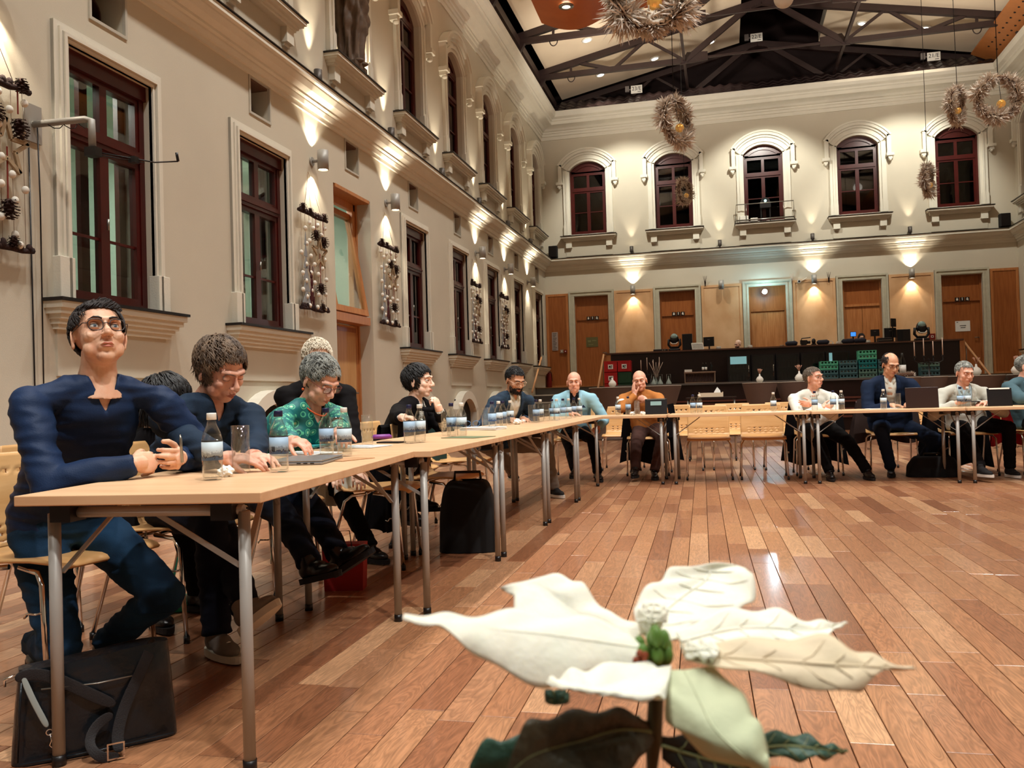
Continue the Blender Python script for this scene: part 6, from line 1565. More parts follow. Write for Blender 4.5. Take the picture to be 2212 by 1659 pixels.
JEANS = cloth('dark_denim', rgb(14, 18, 32), .85, .35); BLUEJ = cloth('mid_denim', rgb(30, 62, 92), .85, .6); BLKT = cloth('black_trousers', rgb(8, 5, 6), .85); TAUPE = cloth('taupe_trousers', rgb(74, 50, 44), .85, .2); GREYJ = cloth('grey_jeans', rgb(128, 118, 108), .9, .3)
LBLUE = cloth('pale_blue_jacket', rgb(150, 196, 214), .85, .1); MUST = cloth('mustard_knit', rgb(182, 116, 60), .9, .12); WSH = cloth('white_shirt', rgb(232, 232, 222), .7, .04); NSUIT = cloth('navy_suit', rgb(20, 34, 58), .8, .2); GSUIT = cloth('pale_grey_jacket', rgb(186, 184, 172), .85, .08); TEALJ = cloth('grey_teal_jacket', rgb(72, 96, 104), .85, .15)
BSH = cloth('black_shirt', rgb(16, 14, 18), .6)
def pattern_mat(name, base, c2, c3, scale=26, fine=.35):
    m = bpy.data.materials.new(name); m.use_nodes = True; MAT[name] = m; nt = m.node_tree; N = nt.nodes; L = nt.links; b = N['Principled BSDF']
    g = N.new('ShaderNodeNewGeometry'); v = N.new('ShaderNodeTexVoronoi'); v.inputs['Scale'].default_value = scale; v.inputs['Randomness'].default_value = .35; L.new(g.outputs['Position'], v.inputs['Vector'])
    cr = N.new('ShaderNodeValToRGB'); cr.color_ramp.interpolation = 'CONSTANT'; e = cr.color_ramp.elements; e[0].position = 0; e[0].color = (*c3, 1); e[1].position = .13; e[1].color = (*c2, 1)
    for p, c in ((.24, base), (.34, c2), (.43, base)): q = e.new(p); q.color = (*c, 1)
    L.new(v.outputs['Distance'], cr.inputs[0]); L.new(cr.outputs[0], b.inputs['Base Color']); b.inputs['Roughness'].default_value = .55; return m
GREENP = pattern_mat('teal_patterned_blouse', rgb(10, 104, 104), rgb(92, 190, 150), rgb(206, 224, 180), 22)
SCARF = pattern_mat('black_white_print', rgb(226, 224, 216), rgb(20, 18, 22), rgb(226, 224, 216), 60)
DARKFL = pattern_mat('dark_floral_skirt', rgb(10, 10, 12), rgb(40, 44, 22), rgb(90, 90, 40), 34)
MUSTRIPE = mat('mustard_striped_jumper', rgb(182, 116, 60), .9, bump=.1, bscale=200)
PLAID = mat('dark_teal_plaid', rgb(34, 60, 80), .85, col2=rgb(20, 34, 56), vscale=14, stretch=(1, 1, 3), bump=.1, bscale=200)
CHECKS = mat('pale_blue_check_shirt', rgb(206, 222, 226), .8, col2=rgb(160, 190, 206), vscale=30, stretch=(3, 3, 1))
H_DARK = mat('dark_brown_hair', rgb(30, 16, 12), .6, var=.4, vscale=60); H_BLACK = mat('black_hair', rgb(14, 9, 10), .5, var=.3, vscale=60); H_ASH = mat('ash_brown_hair', rgb(122, 98, 76), .6, col2=rgb(44, 30, 24), vscale=26)
H_GREY = mat('grey_hair', rgb(156, 156, 148), .6, col2=rgb(74, 74, 70), vscale=30); H_WHITE = mat('white_hair', rgb(214, 200, 178), .5, var=.12, vscale=50); H_SALT = mat('salt_pepper_hair', rgb(130, 116, 100), .5, col2=rgb(54, 44, 38), vscale=70)
SH_BLK = (mat('black_leather_shoe', rgb(14, 10, 11), .3, bump=.1, bscale=60), BLACKM); SH_GREY = (mat('grey_canvas_shoe', rgb(112, 104, 96), .85, var=.15, vscale=30), mat('pale_rubber_sole', rgb(198, 192, 178), .6), WHITE); SH_SPORT = (mat('black_knit_shoe', rgb(20, 18, 20), .8), mat('white_sole', rgb(226, 222, 214), .5))
def G(px, py, *rest): p = at(px, py, Z=0); return (p.x, p.y, .098, *rest)
def HF(px, y=9.80, z=.775): return Vector((at(px, 880, Y=y).x, y, z))
def A(px, py, z, *rest): p = at(px, py, Z=z); return (p.x, p.y, p.z, *rest)
def seat_under(pel, F, lab, back=.0):
    F = Vector((F[0], F[1], 0)).normalized(); return chair((pel[0]-F.x*.02, pel[1]-F.y*.02, 0), math.atan2(F.x, -F.y), lab)
near, midv, farv = (.0034, .0030, .0075), (.0042, .0038, .012), (.0060, .0052, .017)
# ---- man in the navy shirt
Fm = (.86, -.50); wr = at(292, 1002, Z=.795); tip = at(420, 985, Z=.80)
d1 = (tip-wr).normalized()
m1, i1 = person('man in a navy shirt and round dark glasses, looking up, hands folded on the table', at(214, 728, D=2.92), Fm, (-2.36, 2.66), (.80, -.60, -17), SK1, 'shirt',
    (dict(at=wr, d=d1+Vector((0, 0, .02)), n=(-.35, .9, -.15), th=1, curl=(.55, .62, .70, .80), hint=(-.9, -.5, -.15), tc=.3, to=.5),
     dict(at=wr+Vector((.02, .20, .005)), d=(.50, -.78, -.02), n=(-.75, -.55, .1), th=-1, curl=(.7, .75, .8, .85), hint=(.1, 1, -.6), tc=.5)),
    vox=near, hairs=('quiff', H_DARK, 700), brow=H_DARK, iris='blue', lid=.12, glass=dict(m=mat('dark_glasses_frame', rgb(40, 26, 24), .3), w_=.0225, h=.0195, rim=.0016, round_=.75),
    trousers=BLUEJ, shoes=SH_BLK, ankles=(G(80, 1440), G(232, 1440)), top_mat=NAVY, nk=.175, build=1.06, neck='open', vneck=.02, folds_=.009, sh=.205)
seat_under((-2.36, 2.66), (1, -.1), 'beech chair under the man in the navy shirt, at the left edge')
# pen and ring
t = thing('pen', tuple(at(393, 962, Z=.85)), 0, label='grey pen held upright in the folded hands of the man in navy', cat='pen'); b = MB(); b.tube([(.0, 0, -.055), (-.004, 0, .02), (-.006, 0, .035)], [.0045, .0045, .002], 8); b.obj('pen_barrel', SATIN, t)
# ---- woman with the short wavy hair
Fw = (.96, -.28); hw_ = at(505, 1000, Z=.775)
person('woman with short wavy ash-brown hair in a dark blue-grey sweatshirt, reading', at(478, 800, D=3.42), Fw, (-2.36, 3.36), (.95, -.31, 30), SK2, 'sweatshirt',
    (dict(at=at(500, 997, Z=.785), d=(.9, .35, -.05), n=(-.1, .3, -.95), th=-1, curl=(.25, .3, .4, .5), hint=(-.6, -.9, -.4)), dict(at=at(545, 985, Z=.785), d=(.8, -.5, -.02), n=(0, .1, -1), th=1, curl=(.25, .3, .4, .5), hint=(-.2, 1, -.6))),
    fem=True, vox=near, hairs=('wavy', H_ASH, 620), brow=mat('brow_brown', rgb(96, 66, 50), .7), lid=.92, trousers=JEANS, shoes=SH_GREY, ankles=(G(470, 1420), (*at(548, 1355, Z=.17), .2, (1, -.3), .6)), top_mat=SWEAT, nk=.135, build=1.12, chub=.45, vneck=.03, roll=-6, folds_=.008, sh=.19)
seat_under((-2.36, 3.36), (1, 0), 'beech chair under the woman in the dark sweatshirt')
# ---- woman in the teal patterned blouse
rt, it = person('grey-haired woman in a teal patterned blouse and red-framed glasses, bent over papers', at(692, 822, D=4.35), (.93, -.36), (-2.38, 4.12), (.93, -.37, 34), SK2, 'blouse',
    (dict(at=at(640, 975, Z=.775), d=(.75, -.3, -.05), n=(0, .2, -1), th=-1, curl=(.4, .45, .5, .6), hint=(-.5, -1, -.4)), dict(at=at(735, 968, Z=.78), d=(.6, -.8, -.02), n=(0, .1, -1), th=1, curl=(.5, .6, .6, .7), hint=(0, 1, -.6))),
    fem=True, vox=midv, hairs=('grey', H_GREY, 520), brow=H_GREY, lid=.85, glass=dict(m=mat('red_brown_frame', rgb(110, 40, 34), .3), w_=.021, h=.0155, round_=.45), trousers=JEANS, shoes=SH_BLK, ankles=((*at(770, 1345, Z=.10), .1, (1, -.3), .25), (*at(815, 1290, Z=.15), .25, (1, -.1), .55)),
    top_mat=GREENP, nk=.135, build=1.10, chub=.6, vneck=.08, age=1, folds_=.007)
b = MB(); q = it['S']-it['RO']; b.tube([q+Vector((0, 0, .030))+(it['R']*math.cos(a)*.068+it['F']*(math.sin(a)*.082+.012)-Vector((0, 0, 1))*.075*max(0, math.sin(a))) for a in [2*pi*k/26 for k in range(26)]], .0045, 7, closed=True); b.obj('necklace', mat('orange_beads', rgb(206, 84, 30), .4), rt)
b = MB(); b.ell(it['HM'] @ Vector((-.084, .004, -.052)), (.007,)*3, 10, 8); b.ell(it['HM'] @ Vector((.084, .004, -.052)), (.007,)*3, 10, 8); b.obj('earring', MAT['orange_beads'], rt)
seat_under((-2.38, 4.12), (1, 0), 'beech chair under the woman in the teal blouse')
# ---- white-haired man behind her and girl in the second row
person('white-haired man in a dark jacket, mostly hidden behind the woman in teal', at(686, 778, D=5.15), (.75, -.66), (-2.78, 5.05), (.6, -.8, 8), SK4, 'shirt', (dict(at=at(745, 1045, D=4.95), d=(.5, -.8, -.3), n=(0, .2, -1), th=-1), dict(at=at(770, 1030, D=5.0), d=(.5, -.8, -.3), n=(0, .1, -1), th=1)),
    vox=midv, hairs=('grey', H_WHITE, 360), brow=H_WHITE, trousers=BLKT, shoes=SH_BLK, ankles=(A(700, 1230, .1), A(800, 1180, .1)), top_mat=BSH, jacket=(BLK, 'jacket', .05, .03, -.5), age=1)
seat_under((-2.78, 5.05), (.9, -.4), 'beech chair under the white-haired man')
person('dark-haired person in black seated in the second row behind the sweatshirt', at(362, 868, D=4.1), (.9, -.4), (-2.95, 3.45), (.9, .35, 20), SK4, 'jumper', (dict(at=(-2.6, 3.3, .62), d=(1, 0, -.2), n=(0, 0, -1), th=-1), dict(at=(-2.6, 3.55, .62), d=(1, 0, -.2), n=(0, 0, -1), th=1)),
    fem=True, vox=midv, hairs=('long', H_BLACK, 420), trousers=BLKT, shoes=SH_BLK, ankles=((-2.45, 3.3, .1), (-2.45, 3.6, .1)), top_mat=BLK)
seat_under((-2.95, 3.45), (1, 0), 'beech chair in the second row under the dark-haired person')
# ---- dark haired woman, chin in hand
hd = at(905, 824, D=6.25); ch = at(938, 862, D=6.05)
person('black-haired woman in a black jacket with a black-white collar, chin on her hand', hd, (.96, -.28), (-2.42, 6.2), (.98, -.06, 2), SK4, 'blouse',
    (dict(at=at(890, 952, Z=.78), d=(1, -.2, 0), n=(0, 0, -1), th=-1, hint=(-.4, -1, -.4)), dict(at=ch+Vector((0.02, .04, -.075)), d=(-.25, -.12, .95), n=(-.9, .25, 0), th=-1, curl=(.9, 1.0, 1.0, 1.0), hint=(.4, .3, -1))),
    fem=True, vox=midv, hairs=('bob', H_BLACK, 480), brow=H_BLACK, lid=.35, trousers=BLKT, shoes=SH_BLK, ankles=(A(905, 1165, .1), A(925, 1180, .1)), top_mat=SCARF, jacket=(BLK, 'jacket', .055, .02, -.55), build=1.1, chub=.3)
seat_under((-2.42, 6.2), (1, 0), 'beech chair under the woman in the black jacket')
# ---- bearded man in plaid jacket
person('bearded man in pale glasses, plaid jacket and white t-shirt, looking down', at(1113, 822, D=8.0), (.80, -.60), (-2.16, 7.95), (.70, -.70, 24), SK3, 'tshirt',
    (dict(at=(-1.88, 7.55, .775), d=(.7, -.3, 0), n=(0, 0, -1), th=-1, curl=(.2, .25, .3, .35), hint=(-.8, -.5, -.4)), dict(at=(-1.84, 7.85, .775), d=(.4, -.8, 0), n=(0, 0, -1), th=1, curl=(.2, .25, .3, .35), hint=(.3, 1, -.5))),
    vox=(.005, .0045, .013), hairs=('short', H_BLACK, 420), brow=H_BLACK, lid=.8, glass=dict(m=mat('clear_pink_frame', rgb(216, 184, 160), .2), w_=.0225, h=.019, round_=.7, rim=.0018), beard_=H_DARK, trousers=GREYJ, shoes=SH_SPORT, ankles=(G(1122, 1056, .2, (.6, -.8)), (-1.62, 8.15, .098, .4, (.7, -.7))),
    top_mat=WSH, jacket=(PLAID, 'jacket', .07, .06, -.62), nk=.15, build=1.05)
# ---- bald man in pale blue jacket
rt, it = person('bald man in a pale blue jacket over a black shirt', at(1240, 826, D=10.1), (.12, -.99), (-1.76, 10.22), (.14, -.99, 3), SK2, 'shirt',
    (dict(at=HF(1232, 9.72), d=(.9, -.2, 0), n=(0, 0, -1), th=-1, curl=(.3,.35,.4,.4), hint=(-1, .3, -.8)), dict(at=HF(1290, 9.86, .60), d=(-.35, -.85, -.1), n=(0, 0, -1), th=1, hint=(.6, .5, -.9))),
    vox=farv, trousers=BLKT, shoes=SH_BLK, ankles=(G(1245, 1046, .15), G(1292, 1040, .3)), top_mat=BSH, jacket=(LBLUE, 'jacket', .055, .05, -.75), build=1.08, brow=mat('pale_brow', rgb(170, 120, 90), .7), nk=.15, age=.6)
q = it['S']-it['RO']-Vector((0, 0, .15))-it['R']*.105+it['F']*.150; b = MB(); b.add([q-it['R']*.03, q+it['R']*.03, q+Vector((0, 0, .035)), q-it['R']*.03-it['F']*.01, q+it['R']*.03-it['F']*.01, q+Vector((0, 0, .035))-it['F']*.01], [(0, 1, 2), (5, 4, 3), (0, 3, 4, 1), (1, 4, 5, 2), (2, 5, 3, 0)], False); b.obj('pocket_square', NAVY, rt)
seat_under((-1.76, 10.22), (.05, -1), 'beech chair under the bald man in the pale blue jacket')
# ---- bald man in mustard jumper leaning on his hands
hh = at(1382, 823, D=10.25)
rt, it = person('bald man in a mustard jumper, head propped on his hands', hh, (-.03, -1), (-.90, 10.45), (.02, -1, 6), SK2, 'jumper',
    (dict(at=hh+Vector((-.055, -.085, -.165)), d=(-.22, .12, .95), n=(.65, .6, -.05), th=-1, curl=(.15, .2, .25, .35), hint=(-1, -.3, -.8)), dict(at=hh+Vector((.085, -.13, -.235)), d=(-.85, .1, .45), n=(-.2, .9, .1), th=1, curl=(.6, .7, .8, .8), hint=(1, -.3, -.8))),
    vox=farv, trousers=TAUPE, shoes=SH_BLK, ankles=(G(1372, 1040, .65, (-.1, -1)), G(1414, 1036, .65, (.15, -1))), top_mat=MUST, build=1.12, neck='round', nk=.15, brow=MAT['pale_brow'], roll=-7, age=.7, chub=.2)
for a_ in it['arms']:
    b = MB(); p0, p1 = a_[0].lerp(a_[1], .50)-it['RO'], a_[0].lerp(a_[1], .66)-it['RO']; b.tube([p0, p0.lerp(p1, .5), p1], [.0655, .065, .063], 18, caps=False); b.obj('sleeve_stripe', WSH, rt)
seat_under((-.90, 10.45), (0, -1), 'beech chair under the man in the mustard jumper')
# ---- man in the white shirt, arms folded, looking aside
person('man in a white shirt and glasses with his arms folded, looking to the side', at(1758, 817, D=9.6), (.0, -1), (1.02, 10.32), (.74, -.67, -2), SK2, 'shirt',
    (dict(at=at(1775, 880, D=9.38), d=(.9, .1, .05), n=(0, 1, .1), th=1, curl=(.3, .4, .5, .5), hint=(-1, .1, -.6)), dict(at=at(1755, 873, D=9.42), d=(-.9, -.1, .05), n=(0, 1, .1), th=-1, curl=(.3, .4, .5, .5), hint=(1, .1, -.6))),
    vox=farv, hairs=('short', H_SALT, 300), brow=H_SALT, glass=dict(m=mat('thin_metal_frame', rgb(110, 96, 88), .3, metal=.6), w_=.021, h=.015, rim=.0014), trousers=BLKT, shoes=SH_BLK, ankles=(G(1793, 1038, .1, (.05, -1)), G(1874, 1036, .2, (.25, -1))), top_mat=WSH, neck='collar', build=1.12, chub=.25)
seat_under((1.02, 10.32), (0, -1), 'beech chair under the man in the white shirt')
# ---- man in the navy suit at his laptop
person('balding man in a navy suit and white open shirt, bent over an open laptop', at(1924, 788, D=9.3), (.08, -1), (1.80, 10.32), (.30, -.95, 22), SK3, 'shirt',
    (dict(at=HF(1926, 9.85), d=(.8, -.5, 0), n=(0, 0, -1), th=-1, curl=(.3,.3,.35,.4), hint=(-1, .4, -.6)), dict(at=HF(1965, 9.92, .79), d=(-.4, -.8, 0), n=(0, 0, -1), th=1, hint=(1, .5, -.6))),
    vox=farv, hairs=('balding', H_DARK, 300), brow=H_DARK, lid=.7, glass=dict(m=mat('dark_metal_frame', rgb(60, 44, 40), .3), w_=.022, h=.014, rim=.0013, round_=.5), trousers=NSUIT, shoes=SH_BLK, ankles=(G(1925, 1030, .4), G(1985, 1022, .5)), top_mat=WSH, jacket=(NSUIT, 'jacket', .065, .05, -.72), build=1.16, chub=.35)
seat_under((1.80, 10.32), (0, -1), 'beech chair under the man in the navy suit')
# ---- man in the pale grey jacket with a tablet
person('grey-haired man in a pale grey jacket and checked shirt, reading a phone', at(2084, 806, D=9.15), (.1, -1), (2.55, 10.22), (.30, -.95, 14), SK2, 'shirt',
    (dict(at=HF(2066, 9.85, .785), d=(.9, -.3, 0), n=(0, .3, .9), th=1, curl=(.5, .6, .6, .6), hint=(-1, .3, -.7)), dict(at=HF(2128, 9.85, .78), d=(-.7, -.4, 0), n=(0, 0, -1), th=1, hint=(1, .3, -.7))),
    vox=farv, hairs=('crop', H_GREY, 320), brow=H_GREY, lid=.75, trousers=BLKT, shoes=SH_SPORT, ankles=(G(2125, 1042, .1, (.5, -1)), (2.85, 9.85, .098, .4, (.3, -1))), top_mat=CHECKS, jacket=(GSUIT, 'jacket', .075, .06, -.7), build=1.1, age=1)
seat_under((2.55, 10.22), (.1, -1), 'beech chair under the man in the pale grey jacket')
# ---- man cut by the right edge
person('man in a grey teal jacket cut off by the right edge of the picture', at(2220, 792, D=9.2), (.5, -.87), (3.25, 10.35), (.8, -.6, 4), SK2, 'shirt', (dict(at=(3.2, 9.75, .80), d=(.3, -.9, 0), n=(0, 0, -1), th=-1, hint=(-1, .2, -.3)), dict(at=(3.5, 9.75, .8), d=(0, -1, 0), n=(0, 0, -1), th=1, hint=(1, 0, -.3))),
    vox=farv, hairs=('short', H_GREY, 300), trousers=BLKT, shoes=SH_BLK, ankles=((3.1, 9.9, .098), (3.5, 9.9, .098)), top_mat=WSH, jacket=(TEALJ, 'jacket', .05, .04, -.6), build=1.15)
seat_under((3.25, 10.35), (.3, -1), 'beech chair under the man at the right edge')
# ---- operators on the stage behind the counter
person('bald bearded man in black at the stage counter, only his head showing', at(1594, 744, D=24.3), (-.2, -1), (.45, 25.2), (-.75, -.66, 12), SK4, 'jumper', (None, None), vox=(.009, .008, .02), trousers=BLKT, top_mat=BLK, legs=False, beard_=H_DARK, brow=H_DARK)
person('curly dark-haired operator peering over the stage counter', at(1861, 730, D=24.4), (0, -1), (3.75, 25.2), (0, -1, 5), SK3, 'jumper', (None, None), vox=(.009, .008, .02), hairs=('bob', H_BLACK, 260), trousers=BLKT, top_mat=BLK, legs=False, glass=dict(m=MAT['dark_metal_frame'], w_=.022, h=.017))
for (x, lab) in ((.45, 'dark swivel stool behind the counter under the bald man'), (3.75, 'dark swivel stool behind the counter under the curly-haired operator')):
    t = thing('operator_stool', (x, 25.2, STZ), 0, label=lab, cat='stool'); b = MB(); b.lathe([(0, 0), (.2, 0), (.2, .02), (.03, .03), (.03, .40), (0, .40)], (0, 0, -.0), 16); b.obj('stool_base', BLACK, t)
# ================================================================ ON THE TABLES
def bottle_kit(cap):
    b = MB(); pr = [(0, .004), (.022, .002), (.029, .004), (.031, .010), (.0305, .055), (.031, .06), (.031, .122), (.0305, .128), (.026, .146), (.0155, .170), (.0130, .182), (.0130, .192)]
    b.lathe(pr, n=22); inn = [(.0115, .192), (.0115, .182), (.014, .170), (.0243, .146), (.0288, .128), (.0288, .012), (.026, .008), (0, .008)]
    b.lathe(inn, n=22); g = b.mesh('glass_body', THINGLASS)
    b = MB(); b.lathe([(.0138, .186), (.0148, .187), (.0148, .203), (.0140, .207), (0, .2075)], n=18); c = b.mesh('cap', mat('cap_'+cap, rgb(226, 222, 214) if cap == 'white' else rgb(22, 24, 62), .4))
    return g, c
def label_mat(name, base, ink, blue):
    m = bpy.data.materials.new(name); m.use_nodes = True; MAT[name] = m; nt = m.node_tree; N = nt.nodes; L = nt.links; b = N['Principled BSDF']
    tc = N.new('ShaderNodeTexCoord'); sp = N.new('ShaderNodeSeparateXYZ'); L.new(tc.outputs['Object'], sp.inputs[0])
    n = N.new('ShaderNodeTexNoise'); n.inputs['Scale'].default_value = 130; n.inputs['Detail'].default_value = 3; L.new(tc.outputs['Object'], n.inputs['Vector'])
    # landscape rising to the lower third: blue below a wavy line
    a = N.new('ShaderNodeMath'); a.operation = 'MULTIPLY_ADD'; a.inputs[1].default_value = .030; L.new(n.outputs[0], a.inputs[0]); L.new(sp.outputs[2], a.inputs[2])
    cr = N.new('ShaderNodeValToRGB'); cr.color_ramp.interpolation = 'CONSTANT'; e = cr.color_ramp.elements; e[0].position = 0; e[0].color = (*blue, 1); e[1].position = .0835; e[1].color = (*ink, 1)
    for p, c in ((.0885, tuple(.55*x+.25*y for x, y in zip(base, blue))), (.100, base), (.1345, ink), (.1365, base)): q = e.new(p); q.color = (*c, 1)
    L.new(a.outputs[0], cr.inputs[0]); L.new(cr.outputs[0], b.inputs['Base Color']); b.inputs['Roughness'].default_value = .5; return m
LABW = label_mat('printed_label', rgb(190, 204, 212), rgb(40, 44, 60), rgb(66, 96, 140)); LABB = label_mat('blue_printed_label', rgb(150, 176, 200), rgb(34, 44, 74), rgb(52, 84, 134))
b = MB(); b.lathe([(.0313, .062), (.0316, .062), (.0316, .120), (.0313, .120)], n=24); LBW = b.mesh('label', LABW); LBB = b.mesh('label', LABB)
b = MB(); b.lathe([(.0317, .1185), (.0318, .1185), (.0318, .1215), (.0317, .1215)], n=24); LBLINE = b.mesh('label_band', BLACK)
b = MB()
for k in range(9):
    a0 = 2.2+.045*k; a1 = a0+.02+.012*(k % 3 == 0); b.add([(.0319*math.cos(a), .0319*math.sin(a), z) for a, z in ((a0, .070), (a1, .070), (a1, .088), (a0, .088))], [(0, 1, 2, 3)], False)
BARC = b.mesh('barcode', BLACK)
CLEARW = glass_mat('clear_water', (.985, .99, .99), .01, 1.33)
KW, KB = bottle_kit('white'), bottle_kit('blue')
b = MB(); b.lathe([(0, .009), (.0280, .009), (.0280, .140), (0, .140)], n=20); WAT = b.mesh('water', CLEARW); fixn(WAT)
b = MB(); b.lathe([(0, .002), (.026, .0), (.029, .002), (.0300, .010), (.0305, .160), (.0292, .1605), (.0285, .158), (.0278, .014), (0, .012)], n=26); TUMB = b.mesh('glass_wall', THINGLASS)
b = MB(); b.lathe([(0, .0125), (.0276, .0125), (.0278, .075), (0, .075)], n=20); TW_ = b.mesh('water', CLEARW); fixn(TW_)
def bottle(x, y, cap, lab, rz=0, full=False, band=True, s_=1.0):
    t = thing('water_bottle', (x, y, TZ), rz, label=lab, cat='bottle', group='small glass water bottles'); k = KW if cap == 'w' else KB; t.scale = (s_,)*3
    link('glass_body', k[0], t); link('cap', k[1], t); l_ = link('label', LBW if cap == 'w' else LBB, t)
    link('barcode', BARC, l_); link('label_band', LBLINE, l_)
    link('water', WAT, t)
def tumbler(x, y, lab, water=True):
    t = thing('tumbler', (x, y, TZ), 0, label=lab, cat='glass', group='straight drinking glasses'); link('glass_wall', TUMB, t)
    if water: link('water', TW_, t)
def on(px, py): return at(px, py, Z=TZ)
lst = [(460, 1037, 'w', 'white-capped water bottle nearest the camera, beside the folded hands'), (604, 1020, 'b', 'blue-capped water bottle standing before the closed laptop'), (706, 984, 'b', 'blue-capped bottle in front of the teal blouse'), (745, 986, 'w', 'white-capped bottle right of the blue-capped one, before the teal blouse'),
       (885, 958, 'b', 'blue-capped bottle before the woman in black'), (908, 956, 'w', 'white-capped bottle before the woman in black'), (976, 943, 'b', 'blue-capped bottle beside the tall glass, before the empty chair'), (998, 943, 'w', 'white-capped bottle beside the folded spectacles'),
       (1064, 928, 'b', 'blue-capped bottle, first of the four before the bearded man'), (1078, 924, 'w', 'white-capped bottle, second of the four before the bearded man'), (1087, 921, 'b', 'blue-capped bottle, third of the four before the bearded man'), (1103, 917, 'w', 'white-capped bottle, last of the four before the bearded man')]
for i, (px, py, c, lab) in enumerate(lst):
    p = on(px, py); bottle(p.x, p.y, c, lab, rz=.9+i*1.3)
for i, (px, py, c, lab) in enumerate([(1159, 913, 'b', 'blue-capped bottle between two glasses near the corner'), (1168, 911, 'w', 'white-capped bottle between two glasses near the corner'), (1193, 908, 'b', 'bottle with blue cap left of the pair at the corner'), (1203, 908, 'w', 'bottle with white cap in the cluster at the corner'),
       (1217, 905, 'b', 'blue-capped bottle before the pale blue jacket'), (1229, 904, 'w', 'white-capped bottle before the pale blue jacket'), (1240, 901, 'b', 'blue-capped bottle half hidden at the jacket front'), (1252, 900, 'w', 'white-capped bottle nearest the corner edge')]):
    p = on(px, py); bottle(p.x, min(p.y, 9.85), c, lab, rz=i*1.1)
def far(px, y=9.55): return at(px, 880, Y=y).x, y
for i, (px, c, y, lab) in enumerate([(1335, 'w', 9.6, 'white-capped bottle left of the mustard jumper'), (1357, 'b', 9.7, 'blue-capped bottle in front of the mustard jumper'), (1497, 'b', 9.55, 'blue-capped bottle of the pair before the empty chairs'), (1511, 'w', 9.55, 'white-capped bottle of the pair before the empty chairs'),
       (1671, 'w', 9.55, 'lone bottle before the empty chair beside the white shirt'), (1760, 'b', 9.5, 'bottle on the left before the white shirt'), (1800, 'b', 9.5, 'blue-labelled bottle on the right before the white shirt'), (1818, 'w', 9.5, 'rightmost bottle before the white shirt'),
       (1909, 'w', 9.45, 'white-capped bottle before the navy suit'), (2075, 'b', 9.5, 'left bottle of the pair before the grey jacket'), (2091, 'w', 9.5, 'right bottle of the pair before the grey jacket')]):
    x, yy = far(px, y); bottle(x, yy, c, lab, rz=i*.8)
for px, py, lab in ((521, 1022, 'half-full drinking glass between the two nearest bottles'), (728, 976, 'drinking glass behind the pair of bottles before the teal blouse'), (794, 961, 'drinking glass on the second table beside the white papers'), (964, 940, 'drinking glass left of the bottle pair on the third table'), (1050, 927, 'drinking glass before the bearded man'), (1149, 913, 'drinking glass left of the bottles near the corner'), (1181, 909, 'drinking glass right of the bottles near the corner')):
    p = on(px, py); tumbler(p.x, p.y, lab)
for px, lab in ((1376, 'drinking glass before the tablet of the man in mustard'), (1940, 'drinking glass before the navy suit')): x, yy = far(px, 9.5); tumbler(x, yy, lab)
def laptop_closed(c, rz, w_, d, h, m, lab):
    t = thing('closed_laptop', (c.x, c.y, TZ+.001), rz, label=lab, cat='laptop'); b = MB(); b.box((-w_/2, -d/2, 0), (w_/2, d/2, h*.62)); bevel(b.obj('base', m, t), .004); b = MB(); b.box((-w_/2, -d/2, h*.66), (w_/2, d/2, h)); bevel(b.obj('lid', m, t), .003)
    b = MB()
    for k in range(3): b.box((-w_/2-.001, -d/2+.03+.025*k, h*.2), (-w_/2+.002, -d/2+.045+.025*k, h*.45))
    b.obj('port', BLACK, t)
SILV = mat('silver_aluminium', rgb(150, 150, 152), .35, metal=.7)
c = on(690, 1000); laptop_closed(c+Vector((-.07, .03, 0)), 1.75, .30, .21, .018, SILV, 'closed silver laptop on the nearest table behind the blue-capped bottle')
c = on(580, 1008); laptop_closed(c+Vector((-.045, .045, 0)), 1.45, .24, .17, .016, mat('dark_grey_aluminium', rgb(90, 90, 94), .4, metal=.6), 'smaller dark grey closed laptop beside the drinking glass')
def sheets(name, c, rz, w_, d, n, m, lab, cat_='paper', z0=.0008, th=.0012):
    t = thing(name, (c.x, c.y, TZ+z0), rz, label=lab, cat=cat_); r = random.Random(len(lab))
    for k in range(n):
        a = r.uniform(-.05, .05); M_ = Matrix.Rotation(a, 4, 'Z'); b = MB(); b.box((-w_/2, -d/2, th*1.5*k), (w_/2, d/2, th*1.5*k+th), M_); b.obj('sheet', m, t)
    b = MB(); zz = th*1.5*n+.0002
    for k in range(7): b.box((-w_*.38, -d*.34+.09*d*k, zz), (w_*(.1+.25*r.random()), -d*.34+.09*d*k+.006, zz+.0002))
    if cat_ == 'paper': b.obj('print', mat('grey_print', rgb(110, 112, 118), .8), t)
sheets('paper_stack', on(652, 982), 1.2, .21, .30, 4, PAPER, 'loose white papers under the arms of the woman in teal')
t = thing('ring_folder', (on(655, 968).x, on(655, 968).y+.02, TZ+.009), 1.3, label='turquoise folder lying on the papers before the woman in teal', cat='folder'); b = MB(); b.box((-.10, -.15, 0), (.10, .15, .003)); b.box((-.10, -.15, .006), (.10, .15, .009)); b.box((-.10, -.15, .003), (-.097, .15, .006)); b.obj('cover', mat('turquoise_card', rgb(64, 176, 180), .5), t)
sheets('paper_stack', on(775, 966), 1.4, .20, .28, 3, PAPER, 'white papers beside the glass on the second table'); sheets('note_pad', on(862, 938), 1.5, .15, .21, 5, PAPER, 'thick white note pad behind the bottles of the woman in black', z0=.002, th=.004)
